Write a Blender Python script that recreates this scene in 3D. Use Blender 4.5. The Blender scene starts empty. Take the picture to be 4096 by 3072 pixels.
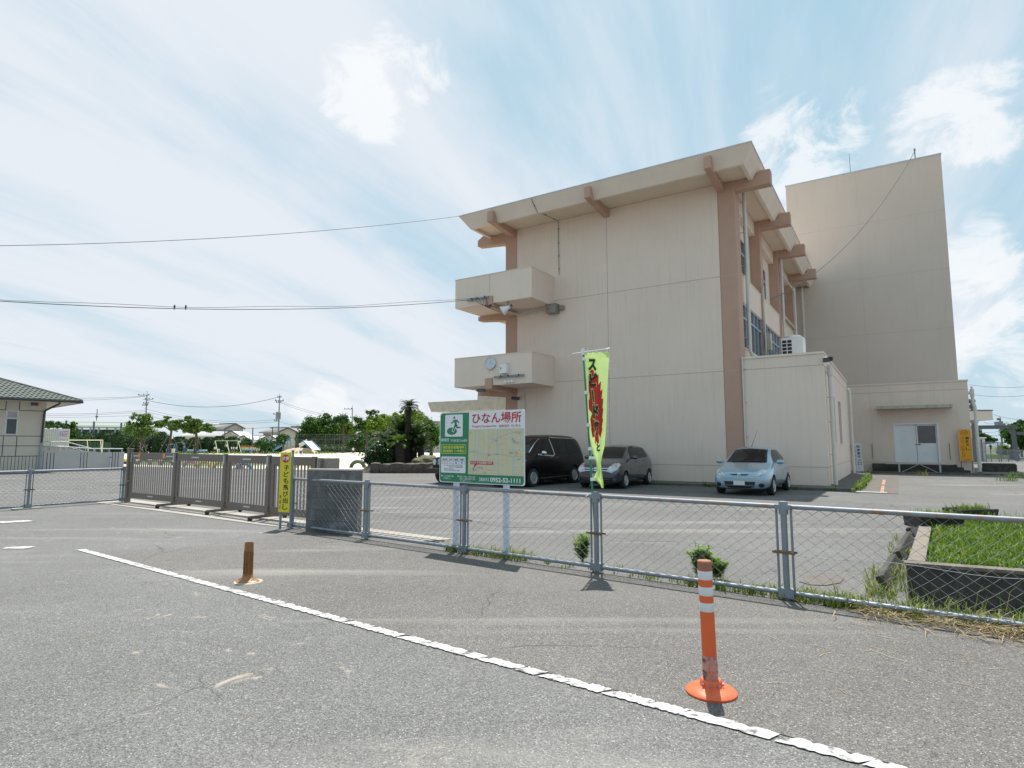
import bpy, bmesh, math, random
from mathutils import Vector, Matrix, noise
from mathutils.bvhtree import BVHTree
R = math.radians
S = bpy.context.scene
COL = S.collection

# ------------------------------------------------------------ camera
EYE = 1.5
PITCH = math.atan(249/2404)
cd = bpy.data.cameras.new("camera"); cam = bpy.data.objects.new("camera", cd); COL.objects.link(cam)
cd.sensor_width = 36; cd.lens = 36*2404/4096; cd.clip_start = .05; cd.clip_end = 6000
cam.location = (0, 0, EYE); cam.rotation_euler = (R(90)+PITCH, 0, 0)
S.camera = cam

# ------------------------------------------------------------ light
SUN_EL, SUN_AZ = R(70), R(9)          # azimuth from +Y towards +X
w = bpy.data.worlds.new("World"); S.world = w; w.use_nodes = True
nt = w.node_tree; nt.nodes.clear()
def wn(t, **k):
    n = nt.nodes.new(t)
    for a, b in k.items(): setattr(n, a, b)
    return n
L = nt.links.new
out = wn('ShaderNodeOutputWorld'); bg = wn('ShaderNodeBackground'); L(bg.outputs[0], out.inputs[0])
bg.inputs['Strength'].default_value = .10
sky = wn('ShaderNodeTexSky', sky_type='NISHITA', sun_disc=False, sun_elevation=SUN_EL, sun_rotation=SUN_AZ, air_density=1.0, dust_density=1.6, ozone_density=1.0)
tc = wn('ShaderNodeTexCoord')
sep = wn('ShaderNodeSeparateXYZ'); L(tc.outputs['Generated'], sep.inputs[0])
def mth(op, a, b=None, clamp=False):
    n = wn('ShaderNodeMath', operation=op); n.use_clamp = clamp
    for i, v in enumerate((a, b)):
        if v is None: continue
        if hasattr(v, 'links'): L(v, n.inputs[i])
        else: n.inputs[i].default_value = v
    return n.outputs[0]
def mrange(v, a, b, c=0, d=1):
    n = wn('ShaderNodeMapRange', interpolation_type='SMOOTHSTEP'); L(v, n.inputs[0])
    for i, x in enumerate((a, b, c, d)): n.inputs[i+1].default_value = x
    return n.outputs[0]
zc = mth('ADD', mth('MAXIMUM', sep.outputs[2], 0.0), .22)
cx_ = mth('DIVIDE', sep.outputs[0], zc); cy_ = mth('DIVIDE', sep.outputs[1], zc)
comb = wn('ShaderNodeCombineXYZ'); L(cx_, comb.inputs[0]); L(cy_, comb.inputs[1])
def cnoise(vec, scale, detail, rough, dist=0, mscale=(1, 1, 1), loc=(0, 0, 0), rot=0):
    mp = wn('ShaderNodeMapping'); L(vec, mp.inputs[0]); mp.inputs['Scale'].default_value = mscale; mp.inputs['Location'].default_value = loc; mp.inputs['Rotation'].default_value = (0, 0, rot)
    n = wn('ShaderNodeTexNoise'); L(mp.outputs[0], n.inputs['Vector'])
    n.inputs['Scale'].default_value = scale; n.inputs['Detail'].default_value = detail; n.inputs['Roughness'].default_value = rough; n.inputs['Distortion'].default_value = dist
    return n.outputs[0]
rotn = wn('ShaderNodeMapping'); L(comb.outputs[0], rotn.inputs[0]); rotn.inputs['Rotation'].default_value = (0, 0, R(24))
veil = cnoise(rotn.outputs[0], .62, 7, .55, .35, (1.7, .36, 1), (3.1, 1.2, 0))      # thin streaks drawn out away from the street
veil2 = cnoise(rotn.outputs[0], 1.7, 9, .62, .5, (1.9, .45, 1), (0.4, 7.0, 0))
puff = cnoise(tc.outputs['Generated'], 9, 12, .66, .5, (1, 1, 1.5), (1.7, .4, 2.3))
def ray(x, y):
    u = (x-2048)/2404; v = -(y-1536)/2404
    return Vector((u, math.cos(PITCH)-v*math.sin(PITCH), math.sin(PITCH)+v*math.cos(PITCH)))
def lobe(d, a, b):
    n = wn('ShaderNodeVectorMath', operation='DOT_PRODUCT'); L(tc.outputs['Generated'], n.inputs[0]); n.inputs[1].default_value = d.normalized()
    return mrange(n.outputs['Value'], math.cos(a), math.cos(b))
acc = None                                                   # heaped clouds standing in their own directions
for px, py, r_ in ((3190,640,.075), (3090,660,.045), (3310,600,.045), (3790,505,.060), (3900,520,.045), (3850,600,.03), (3880,1080,.045), (4010,1420,.075), (4090,1330,.05), (1420,350,.05), (1590,190,.035), (1690,280,.04), (1500,450,.04), (3830,370,.015), (3930,870,.025), (1330,1650,.05), (1560,1625,.045), (4500,1250,.06), (-900,700,.1)):
    l_ = lobe(ray(px, py), r_*1.7, r_*.15); acc = l_ if acc is None else mth('MAXIMUM', acc, l_)
m2 = mrange(mth('ADD', mth('MULTIPLY', acc, .66), mth('MULTIPLY', mth('SUBTRACT', puff, .5), 2.7)), .36, .86)
m2 = mth('MULTIPLY', m2, mrange(acc, .02, .2))
bright = lobe(ray(1000, 950), .85, .12)                        # the veil is thickest towards the sun's side
low = mrange(sep.outputs[2], .0, .20, 1, 0)
m1 = mrange(mth('ADD', mth('ADD', mth('MULTIPLY', veil, 1.0), mth('MULTIPLY', veil2, .45)), mth('MULTIPLY', bright, .13)), .59, .90)
mk = mth('MAXIMUM', mth('MULTIPLY', m1, .92), mth('MULTIPLY', low, .40), True)
base = wn('ShaderNodeMixRGB'); base.inputs[0].default_value = .88
L(sky.outputs[0], base.inputs[1]); base.inputs[2].default_value = (2.85, 4.5, 5.35, 1)
mx = wn('ShaderNodeMixRGB'); L(mk, mx.inputs[0]); L(base.outputs[0], mx.inputs[1]); mx.inputs[2].default_value = (5.75, 5.95, 6.35, 1)
mx2 = wn('ShaderNodeMixRGB'); L(mth('MULTIPLY', m2, .75), mx2.inputs[0]); L(mx.outputs[0], mx2.inputs[1]); mx2.inputs[2].default_value = (6.7, 6.8, 6.9, 1)
L(mx2.outputs[0], bg.inputs[0])

sl = bpy.data.lights.new("sun", 'SUN'); sl.energy = 4.6; sl.angle = R(.53); sl.color = (1, .955, .90)
so = bpy.data.objects.new("sun", sl); COL.objects.link(so)
sd = Vector((math.sin(SUN_AZ)*math.cos(SUN_EL), math.cos(SUN_AZ)*math.cos(SUN_EL), math.sin(SUN_EL)))
so.rotation_euler = sd.to_track_quat('Z', 'Y').to_euler(); so.location = (0, 0, 60)
S.view_settings.view_transform = 'Standard'; S.view_settings.look = 'None'; S.view_settings.gamma = 1
S.view_settings.exposure = .55
S.cycles.max_bounces = 6

# ------------------------------------------------------------ picture <-> place (x, y in photograph pixels)
def gp(x, y, z=0):
    r = ray(x, y); return Vector((0, 0, EYE))+r*((z-EYE)/r.z)
def at(x, y, Y):
    r = ray(x, y); return Vector((0, 0, EYE))+r*(Y/r.y)

# ------------------------------------------------------------ helpers
class MB:
    def __init__(s): s.v = []; s.f = []; s.m = []; s.k = 0; s.M = None
    def add(s, vs, fs):
        o = len(s.v)
        if s.M is not None: vs = [s.M @ Vector(p) for p in vs]
        s.v += [tuple(p) for p in vs]; s.f += [tuple(i+o for i in f) for f in fs]; s.m += [s.k]*len(fs)
        return s
    def bx(s, x0, x1, y0, y1, z0, z1):
        return s.add([(x0,y0,z0),(x1,y0,z0),(x1,y1,z0),(x0,y1,z0),(x0,y0,z1),(x1,y0,z1),(x1,y1,z1),(x0,y1,z1)],
            [(0,3,2,1),(4,5,6,7),(0,1,5,4),(1,2,6,5),(2,3,7,6),(3,0,4,7)])
    def bar(s, a, b, w, h=None, up=(0,0,1)):      # square bar from a to b
        a = Vector(a); b = Vector(b); h = h or w; d = (b-a).normalized(); u = Vector(up)
        if abs(d.dot(u)) > .98: u = Vector((1,0,0))
        x = d.cross(u).normalized()*w/2; y = x.cross(d).normalized()*h/2
        P = [a-x-y, a+x-y, a+x+y, a-x+y, b-x-y, b+x-y, b+x+y, b-x+y]
        return s.add(P, [(0,3,2,1),(4,5,6,7),(0,1,5,4),(1,2,6,5),(2,3,7,6),(3,0,4,7)])
    def tube(s, pts, r, n=8, cap=True):
        pts = [Vector(p) for p in pts]; rs = r if isinstance(r, (list, tuple)) else [r]*len(pts)
        vs = []; fs = []; px = None
        for i, p in enumerate(pts):
            d = (pts[min(i+1, len(pts)-1)]-pts[max(i-1, 0)]).normalized()
            if px is None:
                u = Vector((0,0,1)) if abs(d.z) < .9 else Vector((1,0,0))
                px = d.cross(u).normalized()
            else:
                px = (px-d*px.dot(d)).normalized()
            py = d.cross(px)
            for k in range(n):
                a = 2*math.pi*k/n; vs.append(p+(px*math.cos(a)+py*math.sin(a))*rs[i])
        for i in range(len(pts)-1):
            for k in range(n):
                fs.append((i*n+k, i*n+(k+1)%n, (i+1)*n+(k+1)%n, (i+1)*n+k))
        if cap: fs += [tuple(range(n-1, -1, -1)), tuple((len(pts)-1)*n+k for k in range(n))]
        return s.add(vs, fs)
    def lathe(s, prof, n=16, o=(0,0,0), M=None):
        vs = []; fs = []; o = Vector(o)
        for r, z in prof:
            for k in range(n):
                a = 2*math.pi*k/n; p = Vector((r*math.cos(a), r*math.sin(a), z)); vs.append((M @ p if M else p)+o)
        for i in range(len(prof)-1):
            for k in range(n): fs.append((i*n+k, i*n+(k+1)%n, (i+1)*n+(k+1)%n, (i+1)*n+k))
        if prof[0][0] > 1e-4: fs.append(tuple(range(n-1, -1, -1)))
        if prof[-1][0] > 1e-4: fs.append(tuple((len(prof)-1)*n+k for k in range(n)))
        return s.add(vs, fs)
    def prism(s, poly, d0, d1, ax='y'):            # poly of 2-D points swept along an axis
        def P(a, b, d): return {'y': (a, d, b), 'x': (d, a, b), 'z': (a, b, d)}[ax]
        n = len(poly); vs = [P(a, b, d0) for a, b in poly]+[P(a, b, d1) for a, b in poly]
        fs = [tuple(range(n)), tuple(range(2*n-1, n-1, -1))]+[(i, i+n, (i+1)%n+n, (i+1)%n) for i in range(n)]
        return s.add(vs, fs)
    def quad(s, *p): return s.add(p, [tuple(range(len(p)))])
    def build(s, name, mats, parent=None, smooth=False, recalc=True, kind=None, ang=40, bev=0):
        me = bpy.data.meshes.new(name); me.from_pydata(s.v, [], s.f)
        if not isinstance(mats, (list, tuple)): mats = [mats]
        for m in mats: me.materials.append(m)
        if len(mats) > 1: me.polygons.foreach_set('material_index', s.m)
        if recalc:
            b = bmesh.new(); b.from_mesh(me); bmesh.ops.recalc_face_normals(b, faces=b.faces); b.to_mesh(me); b.free()
        me.update()
        if smooth:
            me.shade_smooth(); me.set_sharp_from_angle(angle=R(ang))
        o = bpy.data.objects.new(name, me); COL.objects.link(o)
        if parent: o.parent = parent
        if kind: o['kind'] = kind
        if bev:
            md = o.modifiers.new('edge', 'BEVEL'); md.width = bev; md.segments = 2; md.limit_method = 'ANGLE'
        return o
def tag(o, label, cat, group=None):
    o['label'] = label; o['category'] = cat
    if group: o['group'] = group
    return o
def thing(name, label, cat, loc=(0,0,0), rz=0, group=None):
    o = bpy.data.objects.new(name, None); COL.objects.link(o); o.empty_display_size = .2
    o.location = loc; o.rotation_euler = (0, 0, rz)
    return tag(o, label, cat, group)
def kids(o): return [c for c in bpy.data.objects if c.parent == o]
def dup(root, loc, rz=None, label=None, scale=None):
    def cp(o, par):
        c = o.copy(); COL.objects.link(c)
        if par: c.parent = par
        for k in kids(o): cp(k, c)
        return c
    r = cp(root, None); r.location = loc
    if rz is not None: r.rotation_euler = (0, 0, rz)
    if label: r['label'] = label
    if scale: r.scale = scale if hasattr(scale, '__len__') else (scale,)*3
    return r
def structure(name, mb, m, **k):
    o = mb.build(name, m, **k); o['kind'] = 'structure'; return o

# ------------------------------------------------------------ materials
MATS = {}
def pm(name, col, rough=.6, metal=0, var=.12, scale=3, bump=0, bscale=60, spec=.5, coat=0, spot=None, spot_t=(.6, .7), spot_s=4, streak=None, trans=0, alpha=1):
    if name in MATS: return MATS[name]
    m = bpy.data.materials.new(name); m.use_nodes = True; n = m.node_tree.nodes; l = m.node_tree.links.new
    b = n['Principled BSDF']; b.inputs['Roughness'].default_value = rough; b.inputs['Metallic'].default_value = metal
    b.inputs['Specular IOR Level'].default_value = spec; b.inputs['Coat Weight'].default_value = coat; b.inputs['Coat Roughness'].default_value = .03
    t = n.new('ShaderNodeTexCoord'); ns = n.new('ShaderNodeTexNoise'); l(t.outputs['Object'], ns.inputs['Vector'])
    ns.inputs['Scale'].default_value = scale; ns.inputs['Detail'].default_value = 6; ns.inputs['Roughness'].default_value = .65
    r = n.new('ShaderNodeValToRGB'); l(ns.outputs[0], r.inputs[0])
    r.color_ramp.elements[0].position = .3; r.color_ramp.elements[1].position = .7
    r.color_ramp.elements[0].color = [c*(1-var) for c in col]+[1]; r.color_ramp.elements[1].color = [min(1, c*(1+var)) for c in col]+[1]
    o = r.outputs[0]
    def over(o, c2, vec, sc, lo, hi, det=8, amt=1):
        q = n.new('ShaderNodeTexNoise'); l(vec, q.inputs['Vector']); q.inputs['Scale'].default_value = sc; q.inputs['Detail'].default_value = det; q.inputs['Roughness'].default_value = .7
        mr = n.new('ShaderNodeMapRange'); l(q.outputs[0], mr.inputs[0]); mr.inputs[1].default_value = lo; mr.inputs[2].default_value = hi; mr.inputs[4].default_value = amt
        x = n.new('ShaderNodeMixRGB'); l(mr.outputs[0], x.inputs[0]); l(o, x.inputs[1]); x.inputs[2].default_value = list(c2)+[1]
        return x.outputs[0]
    if spot: o = over(o, spot, t.outputs['Object'], spot_s, *spot_t)
    if streak:
        mp = n.new('ShaderNodeMapping'); l(t.outputs['Object'], mp.inputs[0]); mp.inputs['Scale'].default_value = (6, 6, .35)
        o = over(o, streak, mp.outputs[0], 1.2, .52, .80, 6, .65)
    l(o, b.inputs['Base Color'])
    if bump:
        q = n.new('ShaderNodeTexNoise'); l(t.outputs['Object'], q.inputs['Vector']); q.inputs['Scale'].default_value = bscale; q.inputs['Detail'].default_value = 4
        bp = n.new('ShaderNodeBump'); bp.inputs['Strength'].default_value = bump; bp.inputs['Distance'].default_value = .01; l(q.outputs[0], bp.inputs['Height']); l(bp.outputs[0], b.inputs['Normal'])
    if trans: b.inputs['Transmission Weight'].default_value = trans
    MATS[name] = m; return m
def leafm(name, c1, c2, rough=.55, tr=.25):
    if name in MATS: return MATS[name]
    m = bpy.data.materials.new(name); m.use_nodes = True; n = m.node_tree.nodes; l = m.node_tree.links.new
    b = n['Principled BSDF']; b.inputs['Roughness'].default_value = rough; b.inputs['Specular IOR Level'].default_value = .18
    g = n.new('ShaderNodeNewGeometry'); r = n.new('ShaderNodeValToRGB'); l(g.outputs['Random Per Island'], r.inputs[0])
    r.color_ramp.elements[0].color = list(c1)+[1]; r.color_ramp.elements[1].color = list(c2)+[1]
    l(r.outputs[0], b.inputs['Base Color'])
    td = n.new('ShaderNodeBsdfTranslucent'); l(r.outputs[0], td.inputs[0]); mxs = n.new('ShaderNodeMixShader'); mxs.inputs[0].default_value = tr
    l(b.outputs[0], mxs.inputs[1]); l(td.outputs[0], mxs.inputs[2]); l(mxs.outputs[0], n['Material Output'].inputs[0])
    MATS[name] = m; return m
def asphalt(name, col, fine=(.75, 1.5), patch=.18, sand=0, warm=None):
    m = bpy.data.materials.new(name); m.use_nodes = True; n = m.node_tree.nodes; l = m.node_tree.links.new
    b = n['Principled BSDF']; b.inputs['Roughness'].default_value = .85; b.inputs['Specular IOR Level'].default_value = .25
    t = n.new('ShaderNodeTexCoord')
    def tex(kind, sc, **k):
        x = n.new(kind); l(t.outputs['Object'], x.inputs['Vector']); x.inputs['Scale'].default_value = sc
        for a, v in k.items(): x.inputs[a].default_value = v
        return x
    def mr(v, a, bb, c, d):
        x = n.new('ShaderNodeMapRange'); l(v, x.inputs[0])
        for i, q in enumerate((a, bb, c, d)): x.inputs[i+1].default_value = q
        return x.outputs[0]
    def mul(a, bb):
        x = n.new('ShaderNodeMath'); x.operation = 'MULTIPLY'; l(a, x.inputs[0]); l(bb, x.inputs[1]); return x.outputs[0]
    def mix(f, a, c2):
        x = n.new('ShaderNodeMixRGB'); l(f, x.inputs[0]); l(a, x.inputs[1]); x.inputs[2].default_value = list(c2)+[1]; return x.outputs[0]
    v = tex('ShaderNodeTexVoronoi', 150); sp = n.new('ShaderNodeSeparateXYZ'); l(v.outputs['Color'], sp.inputs[0])
    f = mr(sp.outputs[0], 0, 1, fine[0], fine[1])
    v2 = tex('ShaderNodeTexVoronoi', 70); sp2 = n.new('ShaderNodeSeparateXYZ'); l(v2.outputs['Color'], sp2.inputs[0])
    f = mul(f, mr(sp2.outputs[1], .0, 1, .90, 1.12))
    f = mul(f, mr(tex('ShaderNodeTexNoise', .35, Detail=5, Roughness=.6).outputs[0], .3, .7, 1-patch, 1+patch))
    f = mul(f, mr(tex('ShaderNodeTexNoise', 2.6, Detail=8, Roughness=.7).outputs[0], .3, .7, .93, 1.07))
    c = n.new('ShaderNodeMixRGB'); c.blend_type = 'MULTIPLY'; c.inputs[0].default_value = 1; c.inputs[1].default_value = list(col)+[1]; l(f, c.inputs[2]); o = c.outputs[0]
    st = n.new('ShaderNodeMath'); st.operation = 'GREATER_THAN'; l(sp.outputs[1], st.inputs[0]); st.inputs[1].default_value = .965
    o = mix(mul(st.outputs[0], mr(sp2.outputs[2], 0, 1, .2, 1)), o, (.42, .41, .38))
    if warm: o = mix(mr(tex('ShaderNodeTexNoise', .22, Detail=4).outputs[0], .45, .62, 0, .7), o, warm)
    o = mix(mr(tex('ShaderNodeTexNoise', .11, Detail=5, Roughness=.55).outputs[0], .47, .72, 0, .55), o, tuple(c*1.5 for c in col))
    if sand:
        o = mix(mul(mr(tex('ShaderNodeTexNoise', 3.2, Detail=9, Roughness=.72, Distortion=.6).outputs[0], .60, .66, 0, sand), mr(tex('ShaderNodeTexNoise', .6, Detail=2).outputs[0], .44, .58, 0, 1)), o, (.40, .345, .27))
    # light dusty wheel tracks swinging in through the gate
    mp = n.new('ShaderNodeMapping'); l(t.outputs['Object'], mp.inputs[0]); mp.inputs['Rotation'].default_value = (0, 0, R(25)); mp.inputs['Scale'].default_value = (.16, 1.3, 1)
    q = n.new('ShaderNodeTexNoise'); l(mp.outputs[0], q.inputs['Vector']); q.inputs['Scale'].default_value = 1; q.inputs['Detail'].default_value = 6; q.inputs['Distortion'].default_value = .5
    o = mix(mr(q.outputs[0], .57, .74, 0, .45), o, (.34, .32, .295))
    wp = n.new('ShaderNodeTexNoise'); l(t.outputs['Object'], wp.inputs['Vector']); wp.inputs['Scale'].default_value = 1.3; wp.inputs['Detail'].default_value = 6       # wandering hairline cracks
    wm = n.new('ShaderNodeMixRGB'); wm.inputs[0].default_value = .35; l(t.outputs['Object'], wm.inputs[1]); l(wp.outputs['Color'], wm.inputs[2])
    ck_ = n.new('ShaderNodeTexVoronoi'); ck_.feature = 'DISTANCE_TO_EDGE'; l(wm.outputs[0], ck_.inputs['Vector']); ck_.inputs['Scale'].default_value = .55
    o = mix(mul(mr(ck_.outputs['Distance'], .0012, .0035, .75, 0), mr(tex('ShaderNodeTexNoise', .3, Detail=2).outputs[0], .50, .60, 0, 1)), o, (.04, .038, .036))
    l(o, b.inputs['Base Color'])
    bp = n.new('ShaderNodeBump'); bp.inputs['Strength'].default_value = .45; bp.inputs['Distance'].default_value = .006; l(v.outputs['Distance'], bp.inputs['Height']); l(bp.outputs[0], b.inputs['Normal'])
    MATS[name] = m; return m

M_cream = pm('cream_wall_paint', (.77, .64, .55), .85, var=.05, scale=.35, bump=.25, bscale=90, streak=(.62, .515, .40))
M_cream2 = pm('cream_trim_paint', (.765, .65, .555), .8, var=.04, scale=1.5)
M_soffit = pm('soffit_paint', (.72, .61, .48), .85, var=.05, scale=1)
M_brown = pm('salmon_brown_paint', (.49, .315, .24), .85, var=.05, scale=1.2, bump=.2, bscale=90)
M_joint = pm('joint_sealant', (.46, .405, .335), .8)
M_steel = pm('galvanised_steel', (.23, .26, .295), .55, .35, var=.12, scale=9)
M_steelrust = pm('rusty_galvanised_steel', (.245, .27, .30), .55, .25, var=.12, scale=9, spot=(.27, .16, .10), spot_t=(.52, .66), spot_s=7)
M_wire = pm('galvanised_wire', (.20, .22, .235), .5, .4, var=.1)
M_white = pm('white_paint', (.80, .80, .80), .45, var=.04)
M_black = pm('black_plastic', (.018, .018, .02), .45, var=.2)
M_dark = pm('dark_grey_metal', (.10, .105, .115), .5, .3)
M_conc = pm('pale_concrete', (.40, .375, .33), .9, var=.18, scale=2.5, bump=.3, bscale=40, spot=(.22, .2, .17), spot_t=(.55, .75), spot_s=3)
M_concd = pm('dark_weathered_concrete', (.125, .125, .128), .9, var=.45, scale=2.2, bump=.3, bscale=50, spot=(.29, .30, .30), spot_t=(.52, .72), spot_s=3)
M_glass = pm('dark_window_glass', (.03, .038, .045), .06, var=.3, spec=.7)
M_pipe = pm('cream_drainpipe', (.62, .60, .55), .4, var=.05)
M_alu = pm('aluminium', (.55, .57, .60), .4, .7)
M_rubber = pm('tyre_rubber', (.022, .022, .023), .8)
# ------------------------------------------------------------ ground, road, lot, playground
rnd = random.Random(7)
M_ground = pm('dry_earth', (.20, .19, .12), .95, var=.3, scale=.05, spot=(.08, .13, .04), spot_t=(.45, .6), spot_s=.05)
M_road = asphalt('road_asphalt', (.130, .129, .126), (.55, 1.6), .13, sand=.75)
M_lot = asphalt('lot_asphalt', (.118, .116, .112), (.52, 1.65), .14)
M_verge = asphalt('roadside_asphalt', (.122, .115, .108), (.55, 1.6), .14)
M_sand = pm('playground_sand', (.60, .545, .43), .95, var=.08, scale=.25, spot=(.42, .43, .26), spot_t=(.56, .75), spot_s=.12)
M_lawn = pm('short_lawn', (.16, .23, .06), .95, var=.35, scale=1.5)
M_line = pm('worn_line_paint', (.50, .49, .485), .75, var=.10, scale=12, spot=(.13, .125, .12), spot_t=(.51, .60), spot_s=11)
M_cstrip = pm('gate_concrete', (.33, .305, .265), .9, var=.12, scale=1.5, bump=.3)
M_kerb = pm('apron_concrete', (.125, .115, .10), .92, var=.3, scale=2, bump=.3, spot=(.065, .06, .055), spot_t=(.5, .7), spot_s=1.5)
def sheet(name, poly, z, m):
    mb = MB(); mb.quad(*[(x, y, z) for x, y in poly]); return structure(name, mb, m)
def F(t, off=0): return Vector((1.01+.795*t+.606*off, 7.34-.606*t+.795*off))   # along the right fence; off>0 towards the school
gate0, gate1 = Vector((-10.29, 16.35)), Vector((-3.75, 11.60))
gd = (gate1-gate0).normalized(); gn = Vector((-gd.y, gd.x))                     # gn towards the school
fl0 = Vector((-10.45, 16.55)); fld = Vector((-.51, -.86))
sheet('ground', [(-3000,-300), (3000,-300), (3000,3500), (-3000,3500)], -.02, M_ground)
f80 = F(80); fs = F(-6.3); fL = fl0+fld*70
sheet('road', [tuple(f80), tuple(fs), tuple(gate1), tuple(gate0), tuple(fl0), tuple(fL), (-60,-60), (80,-60)], .004, M_road)
sheet('school_lot', [tuple(f80), (260,-40), (260,120), (-90,120), (-90,20), tuple(fL), tuple(fl0), tuple(gate0), tuple(gate1), tuple(fs)], .004, M_lot)
sheet('playground', [(-120,84), (-40,50), (-19.7,41.6), (-13,38.6), (-8.3,36.3), (-4.5,35.6), (0.5,37.5), (6,46), (6,190), (-160,190)], .008, M_sand)
lw0, lw1 = Vector((-6.27, 8.93)), Vector((1.74, 2.99)); lwd = (lw1-lw0).normalized(); lwn = Vector((-lwd.y, lwd.x))
sheet('pavement', [tuple(lw0+lwd*.3+lwn*.05), tuple(lw0+lwd*1.5+lwn*1.6), tuple(F(-6.2, -.05)), tuple(F(14, -.05)), tuple(lw0+lwd*25+lwn*.05)], .008, M_verge)
sheet('lawn', [(-34,52), (-22,44.5), (-20.5,45.5), (-16,62), (-40,70)], .012, M_lawn)
mb = MB()                                                                        # the cracked white edge line
t = 0.0
while t < 15:
    ln = rnd.uniform(.16, .5) if t > 1.2 else .9
    h = .050; sk = rnd.uniform(.02, .1); n = 16; up = []; dn = []
    for i in range(n+1):
        u = i/n; j = 0 if t < 1 else rnd.choice((0, 0, -.006, -.012, -.03*rnd.random(), .006))
        e = sk*(.5-0)
        up.append(lw0+lwd*(t+ln*u+sk)+lwn*(h+j)); dn.append(lw0+lwd*(t+ln*u)+lwn*(-h+(0 if t < 1 else rnd.uniform(-.006, .009))))
    for i in range(n): mb.quad(*[(p.x, p.y, .012) for p in (dn[i], dn[i+1], up[i+1], up[i])])
    t += ln+(rnd.uniform(.006, .024) if t > 1 else .004)
structure('road_marking', mb, M_line, recalc=False)
def mark(px, w_=0):
    mb = MB(); mb.quad(*[gp(x, y, .012) for x, y in px]); return structure('road_marking', mb, M_line)
mark([(8,2194), (30,2188), (141,2184), (108,2194)]); mark([(-60,2096), (-60,2089), (110,2080), (140,2084)])
# concrete strip the gate runs on
a0 = gate0-gd*1.1; a1 = gate1+gd*3.3
sheet('gate_strip', [tuple(a0-gn*.55), tuple(gate1-gn*.55-gd*1.0), tuple(F(-6.15,.06)), tuple(a1-gn*.32+gd*-.4), tuple(a1+gn*.3), tuple(a0+gn*.45)], .012, M_cstrip)
mb = MB()
for o in (-.10, .02): mb.bar((*(gate0+gn*o), .014), (*(a1+gn*o), .014), .02, .012)
structure('gate_rail', mb, M_dark)

# ------------------------------------------------------------ school buildings; local x runs right along the end wall, y runs away from the street
BO, BRZ = Vector((8.646, 23.33, 0)), R(-32.5)
BM = Matrix.Translation(BO) @ Matrix.Rotation(BRZ, 4, 'Z')
# paved apron with its kerb
ap = MB(); ap.M = BM
ap.bx(-12.5, 4.0, -1.35, .3, -.1, .10); ap.bx(3.0, 4.0, .3, 13.4, -.1, .10)
structure('apron', ap, M_kerb, bev=.015)
mb = MB(); mb.M = BM; mb.bx(2.95, 9.6, 15.2, 15.5, -.05, .1); mb.bx(9.0, 10.6, 15.5, 18.2, -.1, .09)
structure('kerb', mb, M_kerb, bev=.015)
mb = MB(); mb.M = BM; mb.bx(4.0, 5.2, -1.6, 15.2, -.1, .016); structure('path', mb, pm('worn_path_asphalt', (.115, .103, .09), .9, var=.3, scale=3))
mb = MB(); mb.M = BM; mb.bx(4.05, 4.9, -1.75, -1.45, -.1, .04); structure('kerb', mb, pm('pale_kerb', (.42, .41, .38), .9, var=.15))
M_orange_mark = pm('orange_spray_paint', (.46, .23, .12), .8, var=.2, spot=(.17, .155, .14), spot_t=(.46, .58), spot_s=9)
def omark(x0, y0, x1, y1, w_, z=.020):
    a = gp(x0, y0, z); b = gp(x1, y1, z); d = (b-a).normalized(); n = Vector((-d.y, d.x, 0))*w_
    mb = MB(); mb.quad(a-n, b-n, b+n, a+n); structure('road_marking', mb, M_orange_mark)
omark(3537,1919,3533,1938,.055); omark(3532,1943,3528,1968,.05)
for k in range(9): omark(3905+k*23,1911+k*7.6,3918+k*23,1912.5+k*7.6,.03)
for x, y in ((3632,1945), (3672,1970), (3790,1930)): omark(x, y, x+18, y+1, .025)

sch = thing('school_building', 'three-storey cream school building with salmon-brown columns, beams and flared flat roof', 'building', BO, BRZ)
b = MB()                                                # main body
b.bx(-9.95, -.36, 0, 1, 0, 12.1); b.bx(-10.2, -.15, 1, 19.17, 0, 12.1)
M_wallset = [M_cream, M_joint]
b.k = 1
for z in (.75, 4.445, 8.27): b.bx(-9.95, -.36, -.004, .02, z-.012, z+.012)
b.bx(-5.23, -5.206, -.004, .02, .1, 11.7)
b.k = 0
b.build('wall', M_wallset, sch)
c = MB(); c.bx(-.36, .32, -.02, .80, 0, 12.12); cc = c.build('column', [M_brown, M_joint], sch, bev=.05)
for z in (.75, 4.445, 8.27): j = MB(); j.bx(-.36, .32, -.024, .02, z-.012, z+.012); j.build('joint', M_joint, cc)
c = MB(); c.bx(-10.62, -9.95, -.02, .75, 0, 12.12); c.build('column', M_brown, sch, bev=.03)
for y in (5.15, 10.35, 15.7):
    c = MB(); c.bx(-.15, .32, y, y+.58, 0, 12.12); c.build('column', M_brown, sch, bev=.03)
# roof
r = MB(); X0, X1, Y0, Y1 = -11.62, 1.0, -1.60, 19.17
TX0, TX1, TY0 = -12.06, 1.36, -1.96; zb, zs, zt = 11.97, 12.11, 12.58; li = .14
ob = [(X0,Y0), (X1,Y0), (X1,Y1), (X0,Y1)]; ot = [(TX0,TY0), (TX1,TY0), (TX1,Y1), (TX0,Y1)]; ib = [(X0+li,Y0+li), (X1-li,Y0+li), (X1-li,Y1), (X0+li,Y1)]
vs = [(x, y, zb) for x, y in ob]+[(x, y, zt) for x, y in ot]+[(x, y, zb) for x, y in ib]+[(x, y, zs) for x, y in ib]
fs_ = []
for i in range(4):
    k = (i+1) % 4
    fs_ += [(i, k, 4+k, 4+i), (i, 8+i, 8+k, k), (8+i, 12+i, 12+k, 8+k)]
fs_ += [(12,13,14,15), (4,5,6,7)]
r.add(vs, fs_)
roof = r.build('roof', [M_cream2, M_soffit], sch)
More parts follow.
